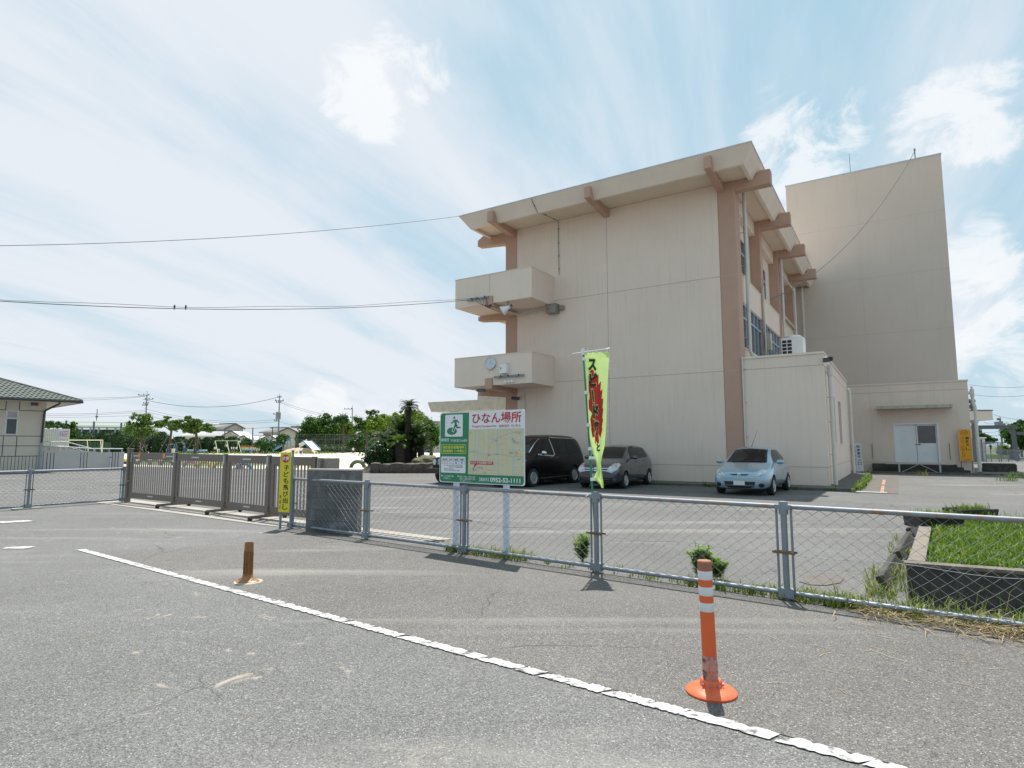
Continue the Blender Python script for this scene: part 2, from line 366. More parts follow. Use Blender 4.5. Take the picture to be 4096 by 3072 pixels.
for p in roof.data.polygons:
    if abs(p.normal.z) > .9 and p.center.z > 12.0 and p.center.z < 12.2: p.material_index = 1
e = MB(); e.bx(TX0-.01, TX1+.02, TY0-.02, TY0+.06, zt, zt+.035); e.bx(TX1-.06, TX1+.02, TY0+.06, Y1, zt, zt+.035); e.bx(TX0-.01, TX0+.07, TY0+.06, Y1, zt, zt+.035)
e.build('edging', M_alu, roof)
def front_beam(x, w_, name='roof_beam', z0=11.73, z1=11.93, zt_=12.42, y1=-2.06):
    m = MB(); m.prism([(0, z0), (y1, z1), (y1, zt_), (-1.88, zt_+.02), (-1.6, 12.02), (-1.55, 12.105), (0, 12.105)], x-w_/2, x+w_/2, 'x'); return m.build(name, M_brown, sch, bev=.012)
front_beam(-10.17, .30); front_beam(-5.20, .26); front_beam(-.21, .26)
for y, wd in ((.02, .42), (5.17, .42), (10.37, .42), (15.72, .42)):
    m = MB(); m.prism([(.28, 11.70), (1.66, 11.70), (1.66, 12.28), (1.27, 12.30), (1.02, 11.99), (.97, 12.105), (.28, 12.105)], y, y+wd, 'y'); m.build('roof_beam', M_brown, sch, bev=.012)
    m = MB(); m.prism([(-10.55, 11.55), (-12.36, 11.70), (-12.36, 12.0), (-11.9, 12.28), (-11.64, 11.99), (-11.6, 12.105), (-10.55, 12.105)], y, y+wd, 'y'); m.build('roof_beam', M_brown, sch, bev=.012)
# balconies
def balcony(z0, z1):
    m = MB(); A0, A1, Bf, th = -12.17, -7.93, -2.03, .15
    m.bx(A0, A1, Bf, Bf+th, z0, z1); m.bx(A1-th, A1, Bf+th, -.002, z0, z1); m.bx(A0, A0+th, Bf+th, 20, z0, z1); m.bx(A0+th, A1-th, Bf+th, -.002, z0, z0+.16); m.bx(A0+th, -10.63, -.002, 20, z0, z0+.16)
    o = m.build('balcony', M_cream, sch)
    cp = MB(); cp.bx(A0-.02, A1+.02, Bf-.02, Bf+th+.02, z1, z1+.03); cp.bx(A1-th-.02, A1+.02, Bf+th+.02, -.002, z1, z1+.03); cp.bx(A0-.02, A0+th+.02, Bf+th+.02, 20, z1, z1+.03); cp.build('coping', M_cream2, o)
    jn = MB(); jn.bx(-10.19, -10.17, Bf-.003, Bf, z0+.5, z1); jn.build('joint', M_joint, o)
    m = MB(); m.prism([(0, z0-.25), (Bf-.08, z0-.16), (Bf-.08, z0+.33), (Bf-.003, z0+.33), (Bf-.003, z0-.002), (0, z0-.002)], -10.37, -9.99, 'x'); m.build('balcony_beam', M_brown, sch, bev=.012)
    m = MB(); m.prism([(-10.6, z0-.36), (-12.3, z0-.22), (-12.3, z0-.003), (-10.6, z0-.003)], .02, .5, 'y'); m.build('balcony_beam', M_brown, sch, bev=.012)
balcony(8.03, 9.40); balcony(4.24, 5.60)
# right facade: spandrels, windows, drainpipes
bays = [(.80, 5.15), (5.73, 10.35), (10.93, 15.7), (16.28, 19.17)]
M_wfr = pm('pale_blue_window_frame', (.42, .50, .58), .4, .3)
for y0, y1 in bays:
    for xw, xx, za, zb_ in ((-.15, .27, .0, 5.42), (.12, .27, 7.36, 8.50), (-.15, .10, 11.42, 12.08)): s = MB(); s.bx(xw, xx, y0, y1, za, zb_); s.build('spandrel', M_cream, sch)
    s = MB(); s.bx(-.15, .12, y0, y1, 7.36, 7.6); s.build('gallery_floor', M_conc, sch)
    for xx, za in ((.29, 8.50), (.30, 5.42)): s = MB(); s.bx(.10, xx, y0, y1, za, za+.05); s.build('sill', M_cream2, sch)
    for z0, z1, xo, y1 in ((5.47, 7.355, .30, y1), (8.6, 10.6, .0, y0+.62*(y1-y0))):
        m = MB(); m.M = Matrix.Translation((xo, 0, 0)); n = 5 if z0 < 6 else 3; fw = .055
        m.bx(-.13, -.06, y0, y1, z0, z0+fw); m.bx(-.13, -.06, y0, y1, z1-fw, z1); zm = z0+(z1-z0)*.68; m.bx(-.13, -.06, y0, y1, zm-.04, zm+.04)
        for k in range(n+1):
            yy = y0+(y1-y0-fw)*k/n; m.bx(-.13, -.055, yy, yy+fw, z0+fw, z1-fw)
        wi = m.build('window', M_wfr, sch); g = MB(); g.M = Matrix.Translation((xo, 0, 0)); g.bx(-.115, -.105, y0+.02, y1-.02, z0+.02, z1-.02); g.build('pane', M_glass, wi)
def pipe(pts, r_=.055, parent=sch, clamps=(), m=M_pipe, name='drainpipe'):
    p = MB(); p.tube(pts, r_, 10)
    for z in clamps:
        q = Vector(pts[-1]) if len(pts) < 2 else Vector(pts[1] if abs(pts[0][2]-pts[1][2]) < .5 and len(pts) > 2 else pts[0]); p.bx(q.x-.28, q.x, q.y-.015, q.y+.015, z-.012, z+.012); p.lathe([(r_+.012, z-.02), (r_+.012, z+.02)], 10, (q.x, q.y, 0))
    return p.build(name, m, parent, smooth=True)
pipe([(.45, 1.15, 12.0), (.45, 1.15, 5.35), (.50, 1.22, 5.15), (.75, 1.4, 5.05)], .075, clamps=(11.6, 10.3, 8.9, 8.5, 7.0, 5.9))
pipe([(.45, 10.62, 12.05), (.45, 10.62, 5.0)], .07, clamps=(11.3, 9.6, 8.0, 6.4))
pipe([(.45, 15.4, 11.2), (.45, 15.4, 5.0)], .07, clamps=(10.6, 9.0, 7.0)); pipe([(.45, 10.72, 10.9), (.45, 15.2, 10.95), (.45, 15.4, 10.8)], .05); pipe([(.45, 10.72, 8.58), (.45, 15.4, 8.58)], .05)
pipe([(.50, 18.9, 12.0), (.50, 18.9, 5.0)], .07, clamps=(11, 9, 7)); pipe([(.40, 5.05, 8.9), (.40, 5.05, 5.0)], .04, clamps=(8.3, 7, 5.8))
bx_ = MB(); bx_.bx(.33, .60, 5.2, 5.62, 5.95, 6.72); bx_.build('meter_box', pm('meter_box_beige', (.52, .49, .42), .5), sch, bev=.015)

# single-storey annexe against the right side of the school
ax = thing('school_annexe', 'low flat-roofed cream annexe built against the right side of the three-storey school', 'building', BO, BRZ)
a = MB(); a.bx(.322, 3.0, .0, 12.2, 0, 4.86); a.bx(3.0, 3.15, 0, 2.75, 0, 4.86); a.bx(3.0, 3.15, 2.75, 3.95, 0, 1.64); a.bx(3.0, 3.15, 2.75, 3.95, 3.5, 4.86); a.bx(3.0, 3.15, 3.95, 5.9, 0, 4.86); a.bx(3.0, 3.15, 5.9, 7.3, 0, 1.64); a.bx(3.0, 3.15, 5.9, 7.3, 3.5, 4.86); a.bx(3.0, 3.15, 7.3, 12.2, 0, 4.86)
a.k = 1
for z in (.75, 4.445): a.bx(.322, 3.154, -.004, .01, z-.012, z+.012); a.bx(3.14, 3.154, .01, 12.2, z-.012, z+.012)
a.build('wall', M_wallset, ax)
cp = MB(); cp.bx(.322, 3.19, -.04, .16, 4.86, 4.94); cp.bx(2.99, 3.19, .16, 12.24, 4.86, 4.94); cp.build('coping', M_cream2, ax)
for y0, y1 in ((2.75, 3.95), (5.9, 7.3)):
    m = MB(); m.bx(3.02, 3.07, y0, y1, 1.64, 1.70); m.bx(3.02, 3.07, y0, y1, 3.44, 3.5)
    for yy in (y0, (y0+y1)/2-.03, y1-.06): m.bx(3.02, 3.075, yy, yy+.06, 1.7, 3.44)
    wi = m.build('window', M_wfr, ax); g = MB(); g.bx(3.03, 3.04, y0+.02, y1-.02, 1.7, 3.44); g.build('pane', M_glass, wi)
    s = MB(); s.bx(3.02, 3.2, y0-.03, y1+.03, 1.60, 1.64); s.build('sill', M_cream2, ax)
pipe([(3.05, .62, 4.25), (3.28, .62, 4.25), (3.30, .62, 4.1), (3.30, .62, .1)], .075, ax, clamps=()); 
p = MB(); p.tube([(3.30, .62, 4.5), (3.30, .62, 4.1)], .095, 10); 
for z in (3.3, 2.4, 1.2): p.bx(3.14, 3.3, .6, .64, z-.012, z+.012); p.lathe([(.085, z-.02), (.085, z+.02)], 10, (3.30, .62, 0))
p.build('hopper', M_pipe, ax, smooth=True)
pipe([(3.1, 11.7, 4.45), (3.28, 11.7, 4.45), (3.30, 11.7, 4.3), (3.30, 11.7, .1)], .07, ax)
p = MB(); p.tube([(.42, -.05, 4.85), (.39, -.06, 4.95), (.37, -.06, 4.7), (.37, -.06, .1)], .03, 8)
for z in (4.5, 3.2, 1.9): p.bx(.34, .47, -.07, -.003, z-.015, z+.015)
p.build('drainpipe', M_pipe, ax, smooth=True)

# kitchen block and the tall windowless block behind it
kt = thing('kitchen_block', 'low cream block with white double door, loading platform and thin canopy', 'building', BO, BRZ)
a = MB(); KY = 18.38
a.bx(-.6, 5.16, KY, 29, 0, 5.2); a.bx(7.29, 8.83, KY, 29, 0, 5.2); a.bx(5.16, 7.29, KY, 29, 2.81, 5.2); a.bx(5.16, 7.29, KY, 29, 0, .55); a.bx(5.16, 7.29, KY+.35, 29, .55, 2.81)
a.k = 1
for z in (.55, 4.74): a.bx(-.6, 5.0 if z < 1 else 8.834, KY-.004, KY+.01, z-.012, z+.012)
a.bx(4.0, 4.01, KY-.004, KY+.01, .55, 5.2)
a.build('wall', M_wallset, kt)
cp = MB(); cp.bx(-.6, 8.87, KY-.04, KY+.16, 5.2, 5.29); cp.bx(8.67, 8.87, KY+.16, 29, 5.2, 5.29); cp.build('coping', M_cream2, kt)
m = MB(); m.bx(4.33, 8.01, KY-.9, KY-.003, 3.69, 3.87); m.build('canopy', pm('stained_canopy_concrete', (.50, .455, .375), .9, var=.12, scale=2, streak=(.16, .15, .13)), kt)
M_door = pm('white_steel_door', (.78, .79, .81), .5, var=.05)
for x0, x1, win in ((5.2, 6.22, 0), (6.24, 7.25, 1)):
    m = MB(); y = KY+.12
    m.bx(x0, x1, y, y+.05, .56, 1.55); m.bx(x0, x1, y, y+.05, 1.55, 1.68); m.bx(x0, x0+.07, y, y+.05, 1.68, 2.72); m.bx(x1-.07, x1, y, y+.05, 1.68, 2.72); m.bx(x0, x1, y, y+.05, 2.70, 2.79)
    m.bx(x0+.06, x1-.06, y-.012, y, .64, 1.48)
    if not win: m.bx(x0+.07, x1-.07, y+.01, y+.04, 1.68, 2.70)
    d = m.build('door', M_door, kt)
    if win: g = MB(); g.bx(x0+.07, x1-.07, y+.015, y+.03, 1.68, 2.70); g.build('pane', M_glass, d)
    h = MB(); h.bx(6.16 if not win else 6.28, 6.2 if not win else 6.42, y-.04, y, 1.58, 1.64); h.build('handle', M_dark, d)
m = MB(); m.bx(5.12, 5.2, KY-.01, KY+.2, .56, 2.85); m.bx(7.25, 7.33, KY-.01, KY+.2, .56, 2.85); m.bx(5.2, 7.25, KY-.01, KY+.2, 2.79, 2.85); m.build('door_frame', M_white, kt)
m = MB(); m.bx(3.95, 8.0, KY-1.15, KY-.003, 0, .48); m.bx(8.0, 8.3, KY-1.0, KY-.003, 0, .32); m.bx(8.3, 8.6, KY-.9, KY-.003, 0, .16); m.build('loading_platform', pm('dark_platform_concrete', (.07, .063, .053), .95, var=.4, scale=2), kt, bev=.01)
for x in (3.97, 7.78):
    m = MB(); m.tube([(x, KY-.05, .75), (x, KY-.05, 1.65)], .014, 6); m.build('hook_rod', M_dark, kt)
pipe([(8.83, KY+.5, 4.55), (9.02, KY+.5, 4.55), (9.05, KY+.5, 4.45), (9.05, KY+.5, 4.05), (9.12, KY+.42, 3.75), (9.12, KY+.42, .05)], .085, kt)
p = MB(); p.tube([(9.05, KY+.5, 4.35), (9.05, KY+.5, 4.75)], .11, 10); p.tube([(9.05, KY+.5, 4.75), (9.05, KY+.5, 4.92)], .05, 8); p.build('hopper', M_pipe, kt, smooth=True)
tw = thing('tower_block', 'tall plain windowless cream block rising behind the kitchen block', 'building', BO, BRZ)
a = MB(); TB = 19.2; TZ = 19.22
a.bx(-.22, 8.48, TB, 32, 0, TZ)
a.k = 1
for z in (8.5, 12.1, 15.7): a.bx(-.22, 8.484, TB-.004, TB+.01, z-.008, z+.008)
a.bx(3.95, 3.962, TB-.004, TB+.01, 5.2, 19.2)
a.build('wall', [pm('tower_shaded_cream', (.62, .525, .455), .85, var=.045, scale=.25, bump=.25, bscale=90, streak=(.565, .47, .375)), M_joint], tw)  # cream darkened: the tower's shade is put into its wall colour
cp = MB(); cp.bx(-.25, 8.51, TB-.03, TB+.2, TZ, TZ+.06); cp.bx(8.31, 8.51, TB+.2, 32, TZ, TZ+.06); cp.build('coping', M_alu, tw)
p = MB(); p.tube([(3.6, TB+2, TZ), (3.6, TB+2, TZ+2.2)], [.022, .012], 6); p.build('lightning_rod', M_dark, tw)
p = MB(); p.bx(7.16, 7.22, TB+.05, TB+.11, TZ+.06, TZ+.55); p.tube([(7.19, TB+.08, TZ+.55), (7.19, TB+.08, TZ+.72)], .05, 8); p.build('cable_bracket', M_steel, tw)
p = MB(); p.tube([(.75, TB-.15, 12.1), (.75, TB-.15, 14.3)], .08, 8); p.build('vent_pipe', M_pipe, tw)

# concrete entrance canopy beyond the school's left side
ec = thing('entrance_canopy', 'weathered concrete entrance canopy slab jutting out left of the school', 'canopy', BO, BRZ)
m = MB(); m.prism([(-25.8, 4.95), (-25.42, 4.18), (-10.25, 4.18), (-10.25, 4.93)], 12, 16, 'y'); m.build('slab', M_conc, ec)
m = MB(); m.bx(-21.6, -19.2, 12.9, 15, 4.955, 5.35); m.build('roof_box', M_conc, ec)
for x in (-24, -18):
    m = MB(); m.bx(x, x+.5, 12.6, 13.1, 0, 4.18); m.build('post', M_conc, ec)
# ------------------------------------------------------------ things fixed to the school
def BW(x, y, z): return BM @ Vector((x, y, z))
BF = -2.033                                            # front face of the balconies
def txt(body, size, offset=0, font=None):              # letters as flat outlines (x right, y up), centred on their own box
    c = bpy.data.curves.new('lettering', 'FONT'); c.body = body; c.size = size; c.offset = offset; c.resolution_u = 3
    o = bpy.data.objects.new('lettering', c); COL.objects.link(o)
    me = bpy.data.meshes.new_from_object(o.evaluated_get(bpy.context.evaluated_depsgraph_get()))
    v = [p.co.copy() for p in me.vertices]; f = [tuple(p.vertices) for p in me.polygons]
    bpy.data.objects.remove(o); bpy.data.meshes.remove(me); bpy.data.curves.remove(c)
    if not v: return [], []
    x0 = min(p.x for p in v); x1 = max(p.x for p in v); y0 = min(p.y for p in v); y1 = max(p.y for p in v)
    for p in v: p.x -= (x0+x1)/2; p.y -= (y0+y1)/2
    return v, f
def put(mb, body, cx, cz, h=None, w_=None, y=-.004, bold=0, rot=0, fn=None, wmax=None):
    """letters in the x-z plane facing -y, scaled to height h and/or width w_"""
    v, f = txt(body, 1, bold)
    if not v: return
    H = max(p.y for p in v)-min(p.y for p in v); W = max(p.x for p in v)-min(p.x for p in v)
    sx = sy = 1
    if h and w_: sx, sy = w_/W, h/H
    elif h: sx = sy = h/H
    elif w_: sx = sy = w_/W
    q = []
    for p in v:
        a, b_ = p.x*sx, p.y*sy
        if rot: a, b_ = a*math.cos(rot)-b_*math.sin(rot), a*math.sin(rot)+b_*math.cos(rot)
        P = Vector((cx+a, y, cz+b_)); q.append(fn(P) if fn else P)
    mb.add(q, f)
def col_text(mb, chars, cx, z0, z1, w_, y=-.004, bold=.015, fn=None):
    n = len(chars); st = (z0-z1)/n
    for i, ch in enumerate(chars):
        hh = st*.82
        if ch == 'ー': put(mb, '|', cx, z0-st*(i+.5), h=hh, w_=w_*.14, y=y, bold=bold, fn=fn); continue
        put(mb, ch, cx, z0-st*(i+.5), h=hh, w_=w_, y=y, bold=bold, fn=fn)
M_red = pm('sign_red', (.50, .018, .028), .45, var=.04); M_greens = pm('sign_green', (.012, .20, .085), .4, var=.05); M_signw = pm('sign_white', (.72, .74, .78), .35, var=.02)
M_ink = pm('ink_black', (.012, .012, .012), .5); M_yel = pm('sign_yellow', (.66, .56, .02), .4, var=.05); M_map = pm('map_cream', (.60, .55, .36), .45, var=.03)
M_mapblue = pm('map_blue', (.30, .55, .66), .45); M_mapgrey = pm('map_grey', (.42, .40, .43), .45); M_blue = pm('sign_blue', (.05, .22, .55), .45)

ck = thing('wall_clock', 'round white analogue clock on the lower balcony front', 'clock', BW(-10.09, BF, 5.24), BRZ)
Mx = Matrix.Rotation(R(90), 3, 'X')
m = MB(); m.lathe([(.29, 0), (.30, .05), (.275, .075), (.262, .06)], 32, M=Mx); m.build('rim', M_alu, ck, smooth=True)
m = MB(); m.lathe([(.27, .052), (0.0, .053)], 32, M=Mx); m.build('dial', M_signw, ck)
m = MB()
for k in range(1, 13):
    a = R(90-30*k); put(m, str(k), .20*math.cos(a), .20*math.sin(a), h=.062, y=-.056, bold=.02)
m.build('numerals', M_ink, ck)
def hand(a, ln, w_):
    m = MB(); d = Vector((math.sin(R(a)), 0, math.cos(R(a)))); n = Vector((d.z, 0, -d.x))*w_; o = Vector((0, -.06, 0)); m.quad(o-d*.05-n, o-d*.05+n, o+d*ln+n*.5, o+d*ln-n*.5); m.build('hand', M_ink, ck)
hand(38, .12, .013); hand(92, .19, .009)
def boxthing(name, label, cat, x0, x1, y0, y1, z0, z1, m, group=None, lid=True):
    t = thing(name, label, cat, BW((x0+x1)/2, y1, z0), BRZ, group); w_, d, h = (x1-x0)/2, y1-y0, z1-z0
    a = MB(); a.bx(-w_, w_, -d, 0, 0, h); a.build('casing', m, t, bev=.01)
    if lid: a = MB(); a.bx(-w_-.015, w_+.015, -d-.02, 0, h, h+.02); a.build('lid', m, t); a = MB(); a.bx(-w_*.7, -w_*.5, -d-.012, -d, h*.4, h*.6); a.build('latch', M_dark, t)
    return t
boxthing('control_box', 'white metal control box above the bar on the lower balcony', 'box', -9.49, -9.13, BF-.2, BF, 4.72, 5.17, M_white)
boxthing('junction_box', 'large grey-brown junction box on the end wall beside the upper balcony', 'box', -8.14, -7.62, -.42, 0, 7.62, 8.02, pm('taupe_box', (.26, .235, .215), .5))
boxthing('junction_box', 'small grey-brown junction box right of the larger one on the end wall', 'box', -7.55, -7.36, -.2, 0, 7.76, 7.97, MATS['taupe_box'], lid=False)
def bracket(x0, x1, z, label):
    t = thing('cable_bracket', label, 'bracket', BW((x0+x1)/2, BF, z), BRZ); h = (x1-x0)/2
    m = MB(); m.bx(-h, h, -.12, -.07, -.045, .045); m.build('bar', M_steel, t)
    for x in (-h*.6, h*.5): m = MB(); m.bx(x-.03, x+.03, -.07, 0, -.06, .06); m.build('clip', M_steel, t)
    for x in (-h*.5, 0, h*.7): m = MB(); m.lathe([(.03, 0), (.04, .05), (.02, .08)], 8, (x, -.16, -.01)); m.build('insulator', M_dark, t)
bracket(-11.4, -10.17, 8.31, 'grey metal cable bar on the upper balcony, left of its brown beam end'); bracket(-9.86, -8.28, 4.58, 'grey metal cable bar across the lower balcony under the white box')
for k in range(3):
    x = -9.22+.17*k; m = MB(); Mq = Matrix.Rotation(BRZ, 3, 'Z') @ Mx; m.lathe([(.03, -.0), (.035, .09), (.062, .10), (.065, .14), (.05, .16), (0, .165)], 10, BW(x, BF+.0, 4.33), Mq)
    tag(m.build('insulator', M_white, smooth=True), ('left', 'middle', 'right')[k]+' one of three white insulators under the cable bar of the lower balcony', 'insulator', 'insulators on the lower balcony')
hn = thing('horn_speaker', 'white horn loudspeaker hanging under the upper balcony', 'loudspeaker', BW(-9.32, -1.9, 7.72), BRZ)
Mh = Vector((-.80, -.34, -.50)).to_track_quat('Z', 'Y').to_matrix()
m = MB(); m.lathe([(.06, -.28), (.075, -.12), (.08, -.10), (.12, .02), (.17, .12), (.235, .24), (.245, .25), (.225, .235), (.15, .12), (.05, 0)], 24, M=Mh); m.build('horn', M_white, hn, smooth=True)
m = MB(); m.lathe([(0, -.29), (.062, -.28), (.075, -.12)], 16, M=Mh); m.build('driver', M_dark, hn, smooth=True)
m = MB(); m.bar((0, .1, .05), (0, .1, .32), .04, .02); m.bx(-.1, .1, .05, .15, .30, .32); m.build('bracket', M_steel, hn)
def camera_thing(p, rz, label, s=1, ceil=.12):
    t = thing('security_camera', label, 'camera', p, rz)
    m = MB(); m.bx(-.05*s, .05*s, -.32*s, 0, -.05*s, .05*s); m.build('housing', M_dark, t, bev=.012)
    m = MB(); m.lathe([(.038*s, 0), (.038*s, .04*s)], 12, (0, -.32*s, 0), Mx); m.build('lens', M_black, t)
    m = MB(); m.bx(-.06*s, .06*s, -.35*s, .0, .05*s, .062*s); m.build('sun_shield', M_dark, t)
    m = MB(); m.bar((0, -.1*s, .06*s), (0, -.02, ceil), .03*s); m.bx(-.06*s, .06*s, -.06, .0, ceil-.02, ceil+.03); m.build('mount', M_white, t)
camera_thing(BW(-10.55, -1.75, 4.05), BRZ-R(60), 'dark security camera under the lower balcony, left of its brown beam', 1.25)
camera_thing(BW(-9.8, -.1, 3.75), BRZ-R(15), 'dark security camera on the end wall under the lower balcony beam', 1.25)
camera_thing(BW(3.2, -.05, 4.58), BRZ+R(35), 'dark security camera at the top corner of the low annexe', 1.3)
m = MB(); m.tube([BW(-9.55, -.04, 4.1), BW(-9.52, -.04, 4.05), BW(-9.52, -.04, 3.1)], .018, 6); tag(m.build('conduit', M_pipe), 'thin vertical conduit on the end wall below the lower balcony camera', 'conduit')
for o, lb in ((0, 'lower'), (.09, 'upper')): m = MB(); m.tube([BW(-10.1, -2.0, 7.84+o*.3), BW(-9.75-o, -.12, 7.76+o), BW(-8.1, -.1, 7.86+o)], .03, 8); tag(m.build('conduit', M_pipe), lb+' of two cream conduits under the upper balcony, leading to the junction box', 'conduit', 'conduits under the upper balcony')
m = MB(); pts = [(-7.93, -2.1), (-7.93, 0)]
chain = [BW(-7.98, -1.97, 12.55), BW(-7.85, -1.62, 11.98), BW(-7.86, -1.3, 12.08), BW(-7.64, -.05, 12.06), BW(-7.64, -.04, 11.3), BW(-7.62, -.04, 9.45)]
m.tube(chain, .012, 6)
for a_, b2 in zip(chain, chain[1:]):
    n = max(1, int((b2-a_).length/.55))
    for k in range(n): q = a_.lerp(b2, (k+.5)/n); m.lathe([(.03, -.02), (.03, .02)], 6, q)
tag(m.build('roof_wire', M_dark, smooth=True), 'dark clipped wire running from the roof edge down the end wall to the upper balcony', 'wire')
# outdoor unit on the annexe roof
ac = thing('air_conditioner', 'white outdoor air-conditioning unit standing on the annexe roof', 'air conditioner', BW(1.62, 4.2, 4.9), BRZ)
m = MB(); m.bx(-.45, .45, 0, .75, .05, 1.35); m.build('casing', M_white, ac, bev=.02)
m = MB(); m.lathe([(.36, 1.35), (.36, 1.42), (.30, 1.47), (.28, 1.44)], 20, (0, .37, 0)); m.build('fan_shroud', M_white, ac, smooth=True)
m = MB()
for i in range(2):
    for k in range(7): m.bx(-.40+.21*i, -.23+.21*i, -.012, .0, .16+.16*k, .28+.16*k)
m.build('grille', M_black, ac)
for x in (-.4, .4): m = MB(); m.bx(x-.04, x+.04, .02, .73, 0, .05); m.build('foot', M_dark, ac)
# overhead cables
def sag(a, b, s, n=24): return [a.lerp(b, i/n)-Vector((0, 0, 4*s*(i/n)*(1-i/n))) for i in range(n+1)]
M_cable = pm('black_cable', (.03, .035, .045), .6)
M_cabled = pm('teal_cable', (.12, .17, .18), .6)
def cable(a, b, s, r_, label, m=None, cat='cable', group=None):
    q = MB(); q.tube(sag(a, b, s), r_, 5); return tag(q.build('overhead_cable', m or M_cable, smooth=True), label, cat, group)
cable(at(-700, 985, 19), BW(-11.75, -1.97, 12.56), .45, .011, 'thin overhead cable running from the left to the school roof corner')
c2 = cable(at(-700, 1150, 17.5), BW(-11.4, BF-.12, 8.32), .55, .014, 'twin overhead cable sagging to the upper balcony with two birds on it')
q = MB(); q.tube([p+Vector((0, 0, .05+.03*math.sin(i))) for i, p in enumerate(sag(at(-700, 1150, 17.5), BW(-10.9, BF-.12, 8.33), .55))], .008, 5)
tag(q.build('overhead_cable', M_cable, smooth=True), 'thinner strand twisting just above the cable to the upper balcony', 'cable')
cable(BW(.35, 7.3, 8.75), BW(7.19, TB+.1, TZ+.55), 1.3, .02, 'teal cable climbing from the school facade to the tower block roof', M_cabled)
q = MB(); rr = random.Random(3)
for k in range(4):
    a_ = BW(-10.9+.2*k, BF-.12, 8.3); q.tube([a_.lerp(BW(-10.0, BF-.1, 7.95), u)-Vector((0, 0, (.35+.1*k)*4*u*(1-u)*.5)) for u in [i/10 for i in range(11)]], .012, 5)
tag(q.build('loose_wires', M_cable, smooth=True), 'loose black wires drooping under the cable bar of the upper balcony', 'wires')
for i, px in enumerate((700, 741)):
    path = sag(at(-700, 1150, 17.5), BW(-11.4, BF-.12, 8.32), .55, 400)
    P = min(path, key=lambda p: abs(2048+2404*p.x/(p.y*math.cos(PITCH)+(p.z-EYE)*math.sin(PITCH))-px))
    bd = thing('bird', ('small dark bird perched on the sagging cable, left one of two', 'small dark bird perched on the sagging cable, right one of two')[i], 'bird', P+Vector((0, 0, .012)), R(40))
    m = MB(); m.lathe([(0, 0), (.025, .015), (.04, .05), (.03, .085), (.02, .095), (.026, .11), (.022, .128), (0, .138)], 10, M=Matrix.Rotation(R(14), 3, 'X')); m.build('body', M_cable, bd, smooth=True)
    m = MB(); m.prism([(.015, .0), (.035, -.06), (-.005, -.06), (-.015, .0)], -.009, .009, 'x'); m.build('tail', M_cable, bd)
    m = MB(); m.lathe([(.01, 0), (0, .03)], 6, (0, -.055, .115), Mx); m.build('beak', M_dark, bd)

# ------------------------------------------------------------ chain-link fences
def fence(name, label, pts, H=.93, zb_=.075, clampz=.46, rust=True):
    d0 = (pts[1]-pts[0]).normalized(); rz = math.atan2(d0.y, d0.x); root = thing(name, label, 'fence', (pts[0].x, pts[0].y, 0), rz)
    xs = [(p-pts[0]).length for p in pts]
    rr = random.Random(5)
    for x in xs:
        m = MB(); m.tube([(x, 0, 0), (x, 0, H+.01)], .030, 12); m.lathe([(.045, H-.10), (.045, H+.0), (.040, H+.025), (0, H+.03)], 12, (x, 0, 0)); m.bx(x-.07, x+.07, -.042, .042, zb_-.045, zb_+.045); m.bx(x-.075, x+.075, -.04, .04, H-.055, H-.005)
        p = m.build('post', M_steel, root, smooth=True)
        cl = MB(); cl.bar((x-.11, -.045, clampz+rr.uniform(-.01, .01)), (x+.10, -.045, clampz), .012, .022); cl.bar((x-.11, .045, clampz), (x+.10, .045, clampz), .012, .022); cl.build('clamp', pm('rusty_band', (.18, .12, .07), .8, .3, var=.3), p)
    for i in range(len(xs)-1):
        x0, x1 = xs[i]+.035, xs[i+1]-.035; xa, xb = xs[i]+.068, xs[i+1]-.068
        m = MB(); m.tube([(x0, 0, H-.025), (x1, 0, H-.025)], .0235, 10); m.build('top_rail', M_steelrust if rust and i < len(xs)-2 else M_steel, root, smooth=True)
        m = MB(); m.tube([(x0, 0, zb_), (x1, 0, zb_)], .0235, 10); m.build('bottom_rail', M_steel, root, smooth=True)
        for x in (xa, xb): m = MB(); m.tube([(x, 0, zb_+.03), (x, 0, H-.05)], .012, 8); m.build('side_bar', M_steel, root, smooth=True)
        m = MB(); zt_, z0 = H-.045, zb_+.02; ph = .098; nr = int(round((zt_-z0)/ph*2)); nw = int((xb-xa)/.062); st = (xb-xa)/nw
        for k in range(nw):
            q = []
            for r_ in range(nr+1):
                x = xa+st*(k+(r_+k) % 2); z = z0+(zt_-z0)*r_/nr; e_ = math.sin(math.pi*r_/nr)
                q.append((x+.012*e_*math.sin(z*9+x*2.1+i), e_*(.012*math.sin(x*3.1+z*4+i)+.008*math.sin(x*7.7-z*6))+(.003 if r_ % 2 else -.003), z+.014*e_*math.sin(x*2.3+i*1.7)))
            m.tube(q, .0026, 4, cap=False)
        zz = z0+.36; m.tube([(xa+(xb-xa)*u, .004, zz+.02*math.sin(u*9+i)-.05*(u*(1-u))) for u in [q/10 for q in range(11)]], .0025, 4, cap=False)
        m.build('mesh', M_wire, root)
    return root
step = 2.115
fence('chain_link_fence', 'long low galvanised chain-link fence in front of the school lot, right of the gate', [Vector((1.01+.795*step*k*1.0003, 7.34-.606*step*k)) for k in range(-3, 4)])
fl = [fl0+fld*.12, fl0+fld*2.25, fl0+fld*4.4, fl0+fld*6.5]
fence('chain_link_fence', 'low galvanised chain-link fence left of the sliding gate', fl, rust=False)
m = MB(); m.bx(-.28, .28, -.16, .16, 0, .03); o = m.build('post_footing', M_conc); o.location = (fl[1].x, fl[1].y, .004); o.rotation_euler = (0, 0, .9); tag(o, 'small concrete footing under the post of the left fence', 'footing')

